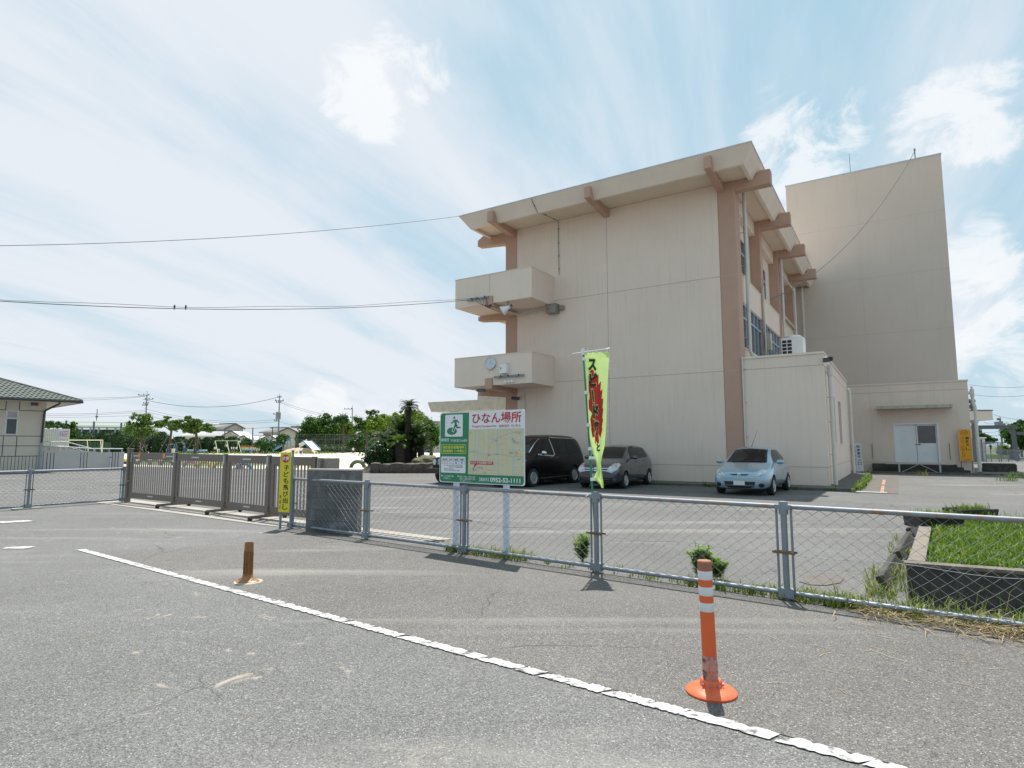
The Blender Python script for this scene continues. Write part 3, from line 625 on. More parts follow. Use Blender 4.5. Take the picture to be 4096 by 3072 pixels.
# ------------------------------------------------------------ the folding gate
M_gate = pm('brown_gate_paint', (.165, .138, .12), .5, .15, var=.08, scale=3)
M_gateb = pm('brown_gate_slat', (.27, .235, .22), .5, .1, var=.08)
M_refl = pm('pale_reflector', (.50, .53, .53), .3, var=.05); M_amber = pm('amber_reflector', (.85, .26, .01), .3)
GP = [Vector((-10.29, 16.35)), Vector((-8.30, 15.02)), Vector((-6.41, 13.66)), Vector((-4.97, 12.52)), Vector((-3.72, 11.58))]
grz = math.atan2(gd.y, gd.x); gt = thing('school_gate', 'brown slatted metal folding gate across the school entrance', 'gate', (GP[0].x, GP[0].y, 0), grz)
GI = Matrix.Rotation(-grz, 3, 'Z')
gl = [GI @ Vector((p.x-GP[0].x, p.y-GP[0].y, 0)) for p in GP]
for i in range(4):
    a_, b_ = gl[i], gl[i+1]; d = (b_-a_); ln = d.length; d.normalize(); n = Vector((-d.y, d.x, 0)); M4 = Matrix(((d.x, n.x, 0, a_.x), (d.y, n.y, 0, a_.y), (0, 0, 1, 0), (0, 0, 0, 1)))
    m = MB(); m.M = M4; x0, x1 = .05, ln-.03; H = 1.33-.012*i
    m.bx(x0, x1, -.025, .025, .13, .28); m.bx(x0, x1, -.025, .025, H-.17, H)
    m.bx(x0, x0+.09, -.026, .026, .13, H+.001); m.bx(x1-.12, x1, -.03, .03, .10, H+.01)
    pn = m.build('panel', M_gate, gt, bev=.006)
    m = MB(); m.M = M4; ns = int((ln-.28)/.104)
    for k in range(ns): x = x0+.13+(ln-.36)*k/(ns-1); m.bx(x-.019, x+.019, -.010, .010, .28, H-.17)
    m.build('slats', M_gateb, pn)
    if i < 3:
        st_ = [(x1-.105, x1-.065, -.034, -.03, H-.23, H-.02), (ln*.45, ln*.45+.26, -.029, -.025, .20, .23)]
        if i: st_.append((ln*.28+.1*i, ln*.28+.35+.1*i, -.029, -.025, H-.10, H-.07))
        else: st_ += [(x0+.02, x0+.05, -.034, -.03, H-.25, H-.03), (x0+.14, x0+.40, -.029, -.025, H-.10, H-.07), (x1-.48, x1-.14, -.029, -.025, H-.10, H-.07)]
        for q_ in st_: m = MB(); m.M = M4; m.bx(*q_); m.build('reflector_strip', M_refl, pn)
    if i == 0:
        for x in (x0+.42, x1-.62): m = MB(); m.M = M4; m.bx(x, x+.11, -.034, -.03, H-.13, H-.02); m.build('reflector', M_amber, pn)
    if i < 3:                                                        # wheeled foot at the joint
        m = MB(); m.M = M4; m.bar((ln-.02, -.42, .085), (ln-.02, .38, .085), .06, .05); m.bx(ln-.055, ln+.015, -.06, .06, .06, .2); m.build('foot', M_gate, gt)
        for y in (-.40, .36):
            m = MB(); m.M = M4; m.lathe([(.042, -.02), (.048, -.015), (.048, .015), (.042, .02)], 12, (ln-.02, y, .052), Matrix.Rotation(R(90), 3, 'Y')); m.build('wheel', M_black, gt)
m = MB(); m.bx(-.12, .0, -.06, .06, 0, 1.42); m.bx(-.135, .03, -.075, .075, 1.42, 1.44); m.build('gate_post', M_gate, gt, bev=.008)
m = MB(); m.bx(-.10, -.03, -.068, -.06, .75, 1.1); m.bx(-.02, .05, -.05, .0, .55, .6); m.build('lock_plate', M_gateb, gt)
e_ = gl[4]
m = MB(); m.M = Matrix.Translation(e_); m.bx(.0, .10, -.02, .20, 0, 1.28); m.bx(.10, .34, .05, .11, 1.08, 1.27); m.bx(.10, .34, .05, .11, .1, .25); m.bx(.34, .44, -.02, .18, 0, 1.28); m.bx(.16, .19, .06, .10, .25, 1.08); m.bx(.245, .275, .06, .10, .25, 1.08)
m.build('end_housing', M_gateb, gt, bev=.012)

# concrete block wall behind the fence
d = Vector((.988, -.277)).normalized() if 0 else Vector((2.686710-3.674420, 0)); bw0 = gp(1222, 2127); bw1 = gp(1427, 2136); dv = (bw1-bw0); ln = dv.length
wt = thing('block_wall', 'short dark weathered concrete block wall stub behind the fence beside the gate', 'wall', bw0, math.atan2(dv.y, dv.x))
m = MB(); m.bx(0, ln, 0, .15, 0, 1.075); m.k = 1
for z in (.2, .4, .6, .8): m.bx(0, ln-.02, -.002, 0, z-.004, z+.004)
for z, xs in ((.0, (.4, .8)), (.2, (.2, .6)), (.4, (.4, .8)), (.6, (.2, .6)), (.8, (.4, .8))):
    for x in xs: m.bx(x-.004, x+.004, -.002, 0, z+.004, z+.196)
m.build('blockwork', [M_concd, pm('mortar_line', (.09, .09, .09), .95)], wt)
m = MB(); m.bx(-.01, ln+.01, -.01, .16, 1.075, 1.10); m.build('coping', M_conc, wt)

# ------------------------------------------------------------ yellow roadside sign
fdir = Vector((.795, -.606)).normalized(); frz = math.atan2(fdir.y, fdir.x)
ys = thing('warning_sign', 'tall narrow yellow sign warning that children run out, on grey posts at the fence end', 'sign', (-4.03-.795*.15+.075-.055, 11.19-.03-.085, 0), frz+R(17))
for x in (-.105, .125): m = MB(); m.tube([(x, .03, 0), (x, .03, 1.385)], .022, 10); m.build('post', M_steel, ys, smooth=True)
m = MB(); m.bx(-.13, .115, -.006, .004, .31, 1.385); m.build('board', M_yel, ys)
m = MB(); q = []
for k in range(28): a = 2*math.pi*k/28; rr_ = (.98 if k % 2 else .80); q.append((-.008+.105*rr_*math.cos(a), 1.275+.082*rr_*math.sin(a)))
m.add([(x, -.0075, z) for x, z in q], [tuple(range(28))]); m.build('emblem', M_red, ys)
m = MB(); put(m, '注意', -.008, 1.275, h=.085, w_=.165, y=-.009, bold=.03); m.build('lettering', M_signw, ys)
m = MB(); col_text(m, '子ども飛び出し', .018, 1.165, .345, .115, y=-.0075, bold=.025); col_text(m, '神埼市', -.095, .63, .35, .036, y=-.0075, bold=.0); m.build('lettering', M_ink, ys)

# ------------------------------------------------------------ evacuation-area board
ev = thing('evacuation_sign', 'large green and white evacuation area board with a map, on two white posts', 'sign', (1.01-.795*1.935*1.0, 7.34+.606*1.935, 0), frz)
ev.location = Vector((-.686, 8.60, 0))+Vector((.795, -.606, 0))*-.545+Vector((.606, .795, 0))*.075
Z0 = .975; SH = 1.02; SW = 1.56
for x in (.27, 1.19): m = MB(); m.bx(x, x+.075, .012, .06, 0, Z0+SH-.1); m.build('post', pm('sign_post_white', (.62, .66, .76), .5), ev)
def rrect(x0, x1, z0, z1, r_, n=5):
    P = []
    for cx, cz, a0 in ((x1-r_, z1-r_, 0), (x0+r_, z1-r_, 90), (x0+r_, z0+r_, 180), (x1-r_, z0+r_, 270)):
        for k in range(n+1): a = R(a0+90*k/n); P.append((cx+r_*math.cos(a), cz+r_*math.sin(a)))
    return P
m = MB(); m.prism(rrect(0, SW, Z0, Z0+SH, .035), .0, .012, 'y'); m.build('board', M_signw, ev)
def flat(name, mats, polys, y, parent=ev):
    m = MB()
    for P in polys: m.add([(x, y, Z0+z) for x, z in P], [tuple(range(len(P)))])
    return m.build(name, mats, parent)
gpoly = rrect(.012, SW-.012, .012, SH-.012, .03)
flat('green_panel', M_greens, [[(.012+.03, .012)]+[(SW-.042, .012), (SW-.012, .042), (SW-.012, .128), (.566, .128), (.574, SH-.012), (.042, SH-.012), (.012, SH-.042), (.012, .042)]], -.002)
flat('map', M_map, [[(.566, .13), (SW-.014, .13), (SW-.012, .768), (.574, .768)]], -.0025)
flat('pictogram_panel', M_signw, [rrect(.107, .457, .665, .986, .02)], -.0035)
# the running figure and the green ellipse
def ell(cx, cz, rx, rz_, n=24): return [(cx+rx*math.cos(2*math.pi*k/n), cz+rz_*math.sin(2*math.pi*k/n)) for k in range(n)]
def limb(a, b, w0, w1):
    a = Vector(a); b = Vector(b); d = (b-a).normalized(); n = Vector((-d.y, d.x)); return [tuple(a-n*w0), tuple(b-n*w1), tuple(b+n*w1), tuple(a+n*w0)]
flat('pictogram', M_greens, [ell(.245, .745, .10, .054)], -.0045)
flat('pictogram', M_signw, [limb((.315, .83), (.262, .735), .026, .022)], -.0055)
fig = [ell(.292, .94, .0175, .02, 16), [(.275, .908), (.335, .912), (.347, .895), (.335, .85), (.345, .832), (.302, .815), (.298, .86)],
    limb((.28, .902), (.262, .868), .010, .009), limb((.265, .872), (.228, .866), .009, .009), limb((.338, .903), (.368, .878), .010, .009), limb((.366, .882), (.382, .862), .009, .009),
    limb((.316, .835), (.268, .742), .016, .013), limb((.333, .84), (.343, .795), .017, .013), limb((.338, .796), (.412, .797), .011, .011)]
for i, P in enumerate(fig): pass
flat('pictogram', M_greens, fig, -.0065)
m = MB(); put(m, 'ひなん場所', 1.073, Z0+.918, h=.152, w_=.875, y=-.003, bold=.018); put(m, 'Emergency Evacuation Area', .858, Z0+.803, h=.040, w_=.447, y=-.003); put(m, '避难场所  피난장소', 1.311, Z0+.803, h=.036, w_=.378, y=-.003); m.build('lettering', M_red, ev)
m = MB(); put(m, '神埼市', .109, Z0+.616, h=.055, w_=.165, y=-.003, bold=.01); put(m, '千代田町餘江1466番地', .38, Z0+.608, h=.040, w_=.33, y=-.003, bold=.006)
put(m, '【連絡先】', .860, Z0+.065, h=.052, w_=.175, y=-.003, bold=.006); put(m, '0952-52-1111', 1.232, Z0+.065, h=.064, w_=.52, y=-.003, bold=.03)
put(m, 'ここは災害時に避難', .18, Z0+.092, h=.028, w_=.215, y=-.003); put(m, 'する場所です。', .155, Z0+.058, h=.028, w_=.15, y=-.003)
put(m, '避難する際は、事前に右記', .55, Z0+.092, h=.028, w_=.30, y=-.003); put(m, '連絡先へ避難所開設の有無', .55, Z0+.060, h=.028, w_=.30, y=-.003); put(m, 'をご確認ください。', .52, Z0+.028, h=.026, w_=.21, y=-.003)
for x in (.052, .375): m.add([(a, -.003, Z0+b_) for a, b_ in ell(x, .096, .011, .012, 12)], [tuple(range(12))])
m.build('lettering', M_signw, ev)
m = MB(); o_, i_ = rrect(.035, .522, .417, .55, .012), rrect(.041, .516, .423, .544, .010); n = len(o_)
m.add([(x, -.003, Z0+z) for x, z in o_+i_], [(k, (k+1) % n, n+(k+1) % n, n+k) for k in range(n)])
put(m, '指定緊急避難場所', .277, Z0+.51, h=.043, w_=.43, y=-.003, bold=.012); put(m, '指定避難所（一時滞在）', .279, Z0+.457, h=.043, w_=.43, y=-.003, bold=.012); m.build('lettering', pm('sign_lettering_yellow', (.72, .70, .05), .45), ev)
flat('table_panel', M_signw, [rrect(.034, .517, .141, .375, .02)], -.0035)
m = MB()
for z in (.270, .308, .352): m.bx(.053, .502, -.0048, -.0045, Z0+z-.0012, Z0+z+.0012)
for x in (.053, .165, .277, .389, .502): m.bx(x-.0012, x+.0012, -.0052, -.0049, Z0+.270, Z0+.352)
for s, x in (('風水害', .109), ('土砂', .221), ('高潮', .333), ('地震', .446)): put(m, s, x, Z0+.330, h=.028, w_=.085 if len(s) > 2 else .07, y=-.005, bold=.01)
put(m, '—', .221, Z0+.289, w_=.04, y=-.005)
for s, z, x, w_ in (('差し支えない区域外に立地する施設', .246, .28, .36), ('（地震にあっては、設備構造の施設）', .224, .33, .27), ('安全区域内に立地するが、', .198, .19, .2), ('対策に対して安全な構造を有した施設', .176, .25, .3)): put(m, s, x, Z0+z, h=.018, w_=w_, y=-.005)
m.build('lettering', M_ink, ev)
m = MB(); m.add([(x, -.005, Z0+z) for x, z in ((.097, .280), (.121, .280), (.109, .300))], [(0, 1, 2)]); m.build('symbol', M_greens, ev)
flat('symbol', M_blue, [ell(.333, .289, .014, .015, 14), ell(.446, .289, .014, .015, 14)], -.005)
rm = random.Random(11); m = MB()                                                 # canals and roads of the map
mx0, mx1, mz0, mz1 = .580, 1.540, .135, .760
def mline(pts, w_, y=-.0035):
    for (xa, za), (xb, zb2) in zip(pts, pts[1:]):
        a = Vector((xa, za)); b2 = Vector((xb, zb2)); d = (b2-a)
        if d.length < 1e-5: continue
        d.normalize(); n = Vector((-d.y, d.x))*w_/2; m.add([(p.x, y, Z0+p.y) for p in (a-n, b2-n, b2+n, a+n)], [(0, 1, 2, 3)])
for x, w_ in ((.70, .007), (.765, .009), (.94, .005), (1.10, .012), (1.36, .018), (1.49, .007), (1.03, .004), (.86, .004), (1.25, .004)):
    mline([(x, mz1), (x-.004, .55), (x+.012*(1 if x > 1 else -1), .38), (x+.018*(1 if x > 1 else -2.2), mz0)], w_)
for k in range(34):
    x = rm.choice((.59, .70, .765, .94, 1.1, 1.36)); z = rm.uniform(.15, .74); l_ = rm.uniform(.06, .24); x2 = min(x+l_, mx1); z2 = z+rm.uniform(-.012, .012); mline([(x, z), (x2, z2), (x2+rm.uniform(-.003, .003), max(mz0, z2-rm.uniform(.0, .06)))], rm.choice((.003, .004, .006)), -.0037)
m.build('map_canals', M_mapblue, ev)
m = MB(); mline([(mx0, .44), (.75, .43), (.92, .415), (1.12, .41), (1.25, .40), (1.35, .38), (mx1, .39)], .006, -.004); mline([(.90, .35), (.945, .41), (.955, .50), (.99, .575), (1.06, .62), (1.2, .67), (1.36, .71), (mx1, .735)], .006, -.004); mline([(.60, .15), (.66, .19), (.74, .225), (.82, .235), (.85, .16)], .003, -.004)
for k in range(26):
    x = rm.uniform(.6, 1.48); z = rm.uniform(.15, .75); mline([(x, z), (min(mx1, x+rm.uniform(.05, .2)), z+rm.uniform(-.01, .01))], .0018, -.0039)
m.build('map_roads', M_mapgrey, ev)
m = MB(); mline([(.605, .295), (1.026, .290)], .046, -.0045); m.add([(x, -.0045, Z0+z) for x, z in ((.690, .273), (.735, .273), (.666, .208))], [(0, 1, 2)]); m.add([(x, -.0046, Z0+z) for x, z in ell(.663, .205, .011, .012, 14)], [tuple(range(14))]); m.build('map_callout', M_red, ev)
m = MB(); put(m, '【現在地】', .665, Z0+.294, h=.028, w_=.1, y=-.006); put(m, '千代田西部小学校', .87, Z0+.294, h=.034, w_=.28, y=-.006, bold=.015); m.build('lettering', M_signw, ev)
flat('map_area', pm('map_orange', (.66, .40, .14), .45), [[(1.397, .398), (1.449, .398), (1.449, .459), (1.397, .459)], ell(1.42, .715, .022, .018, 8)], -.0042)
flat('map_label', M_signw, [rrect(1.30, 1.38, .665, .690, .008), rrect(1.46, 1.535, .625, .648, .008), rrect(1.43, 1.51, .472, .496, .008)], -.0046)
m = MB()
for x, z in ((1.34, .678), (1.497, .637), (1.47, .484)): put(m, '県立避難場所', x, Z0+z, h=.013, w_=.062, y=-.0052)
for x, z in ((1.38, .60), (1.40, .58), (1.44, .57), (1.36, .62), (1.33, .44), (1.34, .43), (1.47, .35), (.76, .225), (.82, .22), (.70, .19), (.87, .155), (.95, .40), (1.09, .42), (1.08, .60), (1.48, .70)): put(m, rm.choice(('千代田', '公民館', '小学校', '神社')), x, Z0+z, h=.012, w_=.05, y=-.0052)
m.add([(x, -.005, Z0+z) for x, z in ((.608, .705), (.618, .705), (.613, .735))], [(0, 1, 2)])
m.build('lettering', M_ink, ev)
# ------------------------------------------------------------ banner on its green pole
bn = thing('banner', 'ragged lime-green banner with red burst and black lettering tied to a green pole', 'banner', (1.030, 7.40, 0))
P0, P1 = Vector((0, 0, 0)), Vector((-.147, .0, 2.70))
m = MB(); m.tube([P0, P0.lerp(P1, .62)], .0125, 10); m.tube([P0.lerp(P1, .62), P1], .0105, 10); m.build('pole', pm('banner_pole_green', (.01, .22, .09), .4), bn, smooth=True)
def pole_at(z): return P0.lerp(P1, z/2.70)
m = MB(); m.tube([P1+Vector((-.135, 0, -.055)), P1+Vector((.325, -.01, .01))], .005, 8); m.tube([P1+Vector((0, 0, -.07)), P1+Vector((0, 0, .01))], .018, 10); m.tube([P1+Vector((.29, -.01, -.005)), P1+Vector((.335, -.01, .012))], .014, 8); m.build('crossbar', M_white, bn, smooth=True)
# rows of the cloth: height, left x, right x (metres from the pole foot)
rows = [(2.66, -.116, .178), (2.60, -.124, .174), (2.40, -.117, .160), (2.20, -.107, .148), (2.0, -.101, .138), (1.80, -.089, .130), (1.607, -.077, .114), (1.506, -.057, .104), (1.405, -.041, .080), (1.307, -.007, .060), (1.206, .0, .066), (1.148, -.027, .072), (1.108, -.041, .076), (1.07, .004, .08), (1.035, .04, .082)]
def cloth(u, z):
    for (za, la, ra), (zb2, lb, rb) in zip(rows, rows[1:]):
        if za+1e-6 >= z >= zb2-1e-6:
            t = (za-z)/(za-zb2); t2 = t; l_ = la+(lb-la)*t2; r_ = ra+(rb-ra)*t2; break
    else: l_, r_ = rows[-1][1:] if z < 1.1 else rows[0][1:]
    wd = r_-l_; squeeze = max(0, 1-wd/.20)
    x = l_+wd*u; y = -.016+.018*math.sin(u*5+z*2.2)+.012*math.sin(z*5.5+u*2)+squeeze*.06*math.sin(u*math.pi*2.5+z*4)
    return Vector((x, y, z))
m = MB(); nu, nv = 26, 84; vs = []
for j in range(nv+1):
    z = 2.66-(2.66-1.035)*j/nv
    for i in range(nu+1):
        p = cloth(i/nu, z)
        if j == 0: p.z += .006*math.sin(i*.9)
        if j == nv: p.z -= .04*math.sin(i/nu*2.2)
        vs.append(p)
m.add(vs, [(j*(nu+1)+i, j*(nu+1)+i+1, (j+1)*(nu+1)+i+1, (j+1)*(nu+1)+i) for j in range(nv) for i in range(nu)])
def clothm(name, c1, tr=.45):
    mm = pm(name, c1, .6, var=.06, scale=6); n = mm.node_tree.nodes; l = mm.node_tree.links.new; b_ = n['Principled BSDF']
    td = n.new('ShaderNodeBsdfTranslucent'); l(b_.inputs['Base Color'].links[0].from_socket, td.inputs[0]); x = n.new('ShaderNodeMixShader'); x.inputs[0].default_value = tr
    l(b_.outputs[0], x.inputs[1]); l(td.outputs[0], x.inputs[2]); l(x.outputs[0], n['Material Output'].inputs[0]); return mm
M_lime = clothm('lime_cloth', (.60, .80, .30))
m.build('cloth', M_lime, bn, smooth=True, recalc=False, ang=80)
def edges(z):
    for (za, la, ra), (zb2, lb, rb) in zip(rows, rows[1:]):
        if za >= z >= zb2: t = (za-z)/(za-zb2); return la+(lb-la)*t, ra+(rb-ra)*t
    return rows[0][1:] if z > 2 else rows[-1][1:]
def on_cloth(off):
    def f(P): l_, r_ = edges(P.z); q = cloth(min(max((P.x-l_)/(r_-l_), .01), .99), P.z); q.y -= off; return q
    return f
def pa(X, Y): return (2300+X/5.18-2384)*.00308, 1.5+(1785-1380-Y/5.18)/2417*7.4         # measured on two close-ups
def pb(X, Y): return (2320+X/5.18-2384)*.00308, 1.5+(1785-1640-Y/5.18)/2417*7.4
L_ = [pa(*p) for p in ((340,500),(320,560),(292,640),(305,850),(286,950),(318,1120),(280,1140),(335,1275),(284,1335),(350,1420),(310,1542),(372,1575))]+[pb(*p) for p in ((222,388),(274,372),(252,578),(298,545),(308,730),(332,620),(350,724))]
R_ = [pb(*p) for p in ((386,665),(372,480),(416,584),(384,408),(464,392),(402,240))]+[pa(*p) for p in ((584,1537),(503,1415),(592,1320),(505,1260),(596,1108),(497,1112),(586,912),(500,975),(558,735),(478,850),(508,598),(440,640),(400,500))]
poly = L_+R_
bmh = bmesh.new(); fv = [bmh.verts.new((x, 0, z)) for x, z in poly]; bmh.faces.new(fv); bmesh.ops.triangulate(bmh, faces=bmh.faces[:]); bmesh.ops.subdivide_edges(bmh, edges=bmh.edges[:], cuts=6, use_grid_fill=True)
bmh.verts.index_update(); m = MB(); fo = on_cloth(.010); m.add([fo(v.co) for v in bmh.verts], [tuple(v.index for v in f.verts) for f in bmh.faces]); bmh.free()
m.build('burst', clothm('red_print', (.62, .035, .02), .3), bn, recalc=False)
def rc_(f, x0, y0, x1, y1): a, b_ = f(x0, y0), f(x1, y1); return (a[0]+b_[0])/2, (a[1]+b_[1])/2, b_[0]-a[0], a[1]-b_[1]
chars = [('ス', *rc_(pa, 278, 262, 470, 540)), ('ピ', *rc_(pa, 300, 560, 480, 870)), ('ー', *rc_(pa, 345, 915, 405, 1200)), ('ド', *rc_(pa, 362, 1235, 492, 1540)), ('落', *rc_(pb, 278, 225, 395, 540)), ('と', *rc_(pb, 330, 690, 400, 860))]
M_outl = clothm('pale_lime_outline', (.66, .82, .36))
for nm, mt, bold, off, grow in (('outline', M_outl, .11, .018, 1.08), ('lettering', pm('black_print', (.012, .014, .012), .6), .05, .026, .90)):
    m = MB(); fo = on_cloth(off)
    for ch, x, z, w_, h_ in chars:
        if ch == 'ー':
            hw = .017 if nm == 'outline' else .008; hh = h_/2*grow
            m.add([fo(Vector((x+du+.010*(-t), 0, z+hh*t))) for t in (-1, -.5, 0, .5, 1) for du in (-hw, hw)], [(2*k, 2*k+1, 2*k+3, 2*k+2) for k in range(4)]); continue
        put(m, ch, x, z, h=h_*grow, w_=w_*grow, y=0, bold=bold, fn=fo)
    m.build(nm, mt, bn, recalc=False)
for z in (2.58, 2.16, 1.76, 1.47, 1.36, 1.10):
    m = MB(); a = pole_at(z); b_ = cloth(0, z); m.tube([a+Vector((0, 0, -.02)), a+Vector((0, 0, .02))], .016, 8); m.bar(a, b_+Vector((.012, -.004, 0)), .008, .034); m.build('clip', M_white, bn)
for x in (-.10, .02): m = MB(); m.bar((x, -.012, 2.65), (x+.006, -.004, 2.70), .028, .006); m.build('loop', M_white, bn)
m = MB(); rr = random.Random(2)
for k in range(16):
    z = rr.uniform(1.6, 2.55); p = cloth(1, z); m.tube([p, p+Vector((.012, -.004, -.004)), p+Vector((rr.uniform(.02, .04), -.006, rr.uniform(-.012, .014)))], .0012, 4)
m.build('loose_thread', M_lime, bn)
m = MB()
for z, s in ((.90, 1), (.12, .8)):
    a = pole_at(z); m.tube([a+Vector((0, 0, -.025)), a+Vector((0, 0, .025))], .02, 8); m.tube([a+Vector((0, -.02, 0)), a+Vector((-.05*s, -.03, .03*s-.01)), a+Vector((-.09*s, -.03, -.005 if z > .5 else .05))], .006, 6); m.tube([a+Vector((0, -.02, 0)), a+Vector((.03, -.05, -.06*s)), a+Vector((.035, -.05, -.20*s if z > .5 else -.05))], .005, 6)
m.build('tie', M_white, bn, smooth=True)

# ------------------------------------------------------------ the two delineator posts
M_or = pm('orange_plastic', (.66, .11, .024), .42, var=.06, scale=6, spot=(.35, .08, .03), spot_t=(.60, .70), spot_s=9)
M_orw = pm('scuffed_orange_plastic', (.50, .24, .20), .75, var=.2, scale=14, spot=(.07, .055, .05), spot_t=(.50, .60), spot_s=16)
M_band = pm('white_reflective_band', (.62, .64, .65), .4, var=.05, scale=20, spot=(.4, .4, .4), spot_t=(.6, .75), spot_s=12)
dp = thing('delineator_post', 'tall orange delineator post with three white bands, scuffed near its orange round base', 'post', (1.213, 3.83, .008))
lean = Matrix.Shear('XY', 4, (-.022, 0))
def seg(mb, z0, z1, r0, n=28): mb.lathe([(r0, z0), (r0, z1)], n)
H_ = .785
m = MB(); m.M = lean; m.lathe([(.0445, .06), (.0430, .20), (.0425, H_-.01), (.041, H_), (.036, H_), (.036, H_-.25), (0, H_-.26)], 32); tube_ = m.build('tube', [M_or, M_orw], dp, smooth=True)
m = MB(); m.M = lean; m.lathe([(.0452, .062), (.0450, .16), (.0442, .215), (.0436, .222)], 32); m.build('scuffed_skin', M_orw, dp, smooth=True)
m = MB(); m.M = lean; m.lathe([(.0430, H_-.055), (.0430, H_-.004), (.0375, H_+.002)], 32); m.build('worn_rim', pm('worn_brown_rim', (.30, .13, .08), .7, var=.25, scale=14), dp, smooth=True)
for za in (.70, .605, .51):
    m = MB(); m.M = lean; m.lathe([(.0432, za-.026), (.0440, za-.025), (.0440, za+.025), (.0432, za+.026)], 32); m.build('band', M_band, dp, smooth=True)
m = MB(); m.lathe([(.148, .0), (.150, .012), (.140, .024), (.10, .036), (.070, .044), (.066, .048), (.064, .075), (.058, .085), (.046, .086)], 40); m.build('base', pm('bright_orange_base', (.74, .135, .05), .45, var=.12, scale=10), dp, smooth=True)
m = MB()
for a in (-150, -110, -70, -30, 40, 100):
    m.lathe([(.008, 0), (.008, .006), (.004, .009)], 8, (.068*math.cos(R(a)), .068*math.sin(R(a)), .06), Matrix.Rotation(R(a+90), 3, 'Z') @ Matrix.Rotation(R(90), 3, 'X'))
m.build('bolt', M_steel, dp)
m = MB(); m.M = lean
tear = [(-.020, .195), (-.014, .15), (.006, .138), (.028, .136), (.006, .126), (-.004, .108), (-.012, .118), (-.024, .128), (-.018, .15)]
m.add([(.0458*math.sin(x/.045), -.0458*math.cos(x/.045), z) for x, z in tear], [tuple(range(len(tear)))]); m.build('tear', M_or, dp)
dr = thing('delineator_post', 'short rust-brown ribbed delineator post beside the white line', 'post', (-2.93, 6.85, .008), R(-12))
M_rb = pm('faded_brown_plastic', (.25, .105, .035), .5, var=.12, scale=8, spot=(.2, .08, .03), spot_t=(.55, .7), spot_s=7)
def ovl(r_, z, n=32, fx=1.12, fy=.85): return [(r_*fx*math.cos(2*math.pi*k/n), r_*fy*math.sin(2*math.pi*k/n), z) for k in range(n)]
m = MB(); prof = [(.052, .06), (.050, .085)]
z = .09
while z < .325: prof += [(.0495, z), (.0495, z+.0065), (.0415, z+.008), (.0415, z+.013)]; z += .0145
prof += [(.0475, .33), (.0475, .345), (.0465, .35), (.0455, .355), (.045, .425), (.0395, .425), (.0395, .30), (0, .29)]
vs = []; n = 32
for r_, z in prof: vs += ovl(r_, z)
m.add(vs, [(i*n+k, i*n+(k+1) % n, (i+1)*n+(k+1) % n, (i+1)*n+k) for i in range(len(prof)-1) for k in range(n)]); m.build('tube', M_rb, dr, smooth=True, ang=30)
m = MB()
for a in (-125, -90, -55, 55, 90, 125): m.bar((.050*1.12*math.cos(R(a)), .050*.85*math.sin(R(a)), .085), (.048*1.12*math.cos(R(a)), .048*.85*math.sin(R(a)), .33), .012, .006)
m.build('rib', M_rb, dr)
m = MB(); vs = []; pr = [(.125, .0), (.126, .008), (.11, .018), (.075, .032), (.056, .055), (.051, .075)]
for r_, z in pr: vs += ovl(r_, z, 32, 1.05+(.08 if z > .03 else 0), .82)
m.add(vs, [(i*n+k, i*n+(k+1) % n, (i+1)*n+(k+1) % n, (i+1)*n+k) for i in range(len(pr)-1) for k in range(n)]); m.build('base', pm('bright_brown_base', (.30, .14, .055), .45, var=.1), dr, smooth=True)  # base in a brighter brown than the tube
m = MB(); m.lathe([(.150, 0), (.148, .003), (.1, .004)], 32, (.01, 0, 0)); m.build('glue_patch', pm('pale_glue', (.42, .40, .30), .8, var=.2), dr)
for sx in (-1, 1): m = MB(); m.add([(sx*.075, -.055, .031), (sx*.105, -.02, .0245), (sx*.068, .0, .042)], [(0, 1, 2)]); m.build('slot', M_black, dr)

# ------------------------------------------------------------ orange and white notice boards by the kitchen
os_ = thing('accident_sign', 'tall orange sign with black and red lettering at the right corner of the kitchen', 'sign', BW(8.50, KY-.28, 0), BRZ)
m = MB(); m.bx(-.275, .275, -.015, .015, .68, 2.44); m.build('board', pm('sign_orange', (.78, .36, .008), .4, var=.05), os_)
m = MB(); m.bx(-.285, -.275, -.02, .02, .67, 2.45); m.bx(.275, .285, -.02, .02, .67, 2.45); m.build('frame', M_alu, os_)
for x in (-.25, .25): m = MB(); m.bx(x-.018, x+.018, .016, .05, .0, 2.4); m.build('post', M_dark, os_)
m = MB(); o_ = []; i_ = []
for k in range(32): a = 2*math.pi*k/32; o_.append((-.02+(.185 if k % 2 else .155)*math.cos(a), 2.27+(.135 if k % 2 else .11)*math.sin(a))); i_.append((-.02+.140*math.cos(a), 2.27+.095*math.sin(a)))
m.add([(x, -.018, z) for x, z in o_+i_], [(k, (k+1) % 32, 32+(k+1) % 32, 32+k) for k in range(32)]); col_text(m, 'スピード落とせ', -.105, 2.05, .88, .17, y=-.018, bold=.012); put(m, '危険', -.02, 2.27, h=.1, w_=.2, y=-.018); m.build('lettering', pm('faded_red_print', (.52, .08, .015), .5), os_)
m = MB(); col_text(m, '事故多し', .10, 2.05, 1.27, .18, y=-.018, bold=.02); put(m, '千代田交通安全協会', .02, .745, h=.04, w_=.42, y=-.018); m.build('lettering', M_ink, os_)
ws = thing('notice_board', 'leaning worn white board with navy and faded red lettering beside the annexe pipe', 'sign', BW(3.50, 12.35, .0), BRZ)
M5 = Matrix.Rotation(R(-3), 4, 'Y') @ Matrix.Rotation(R(-4), 4, 'X')
m = MB(); m.M = M5; m.bx(-.24, .22, -.01, .012, .18, 1.66); m.build('board', pm('worn_white_board', (.58, .61, .64), .6, var=.06, scale=4, spot=(.2, .18, .15), spot_t=(.66, .75), spot_s=3), ws)
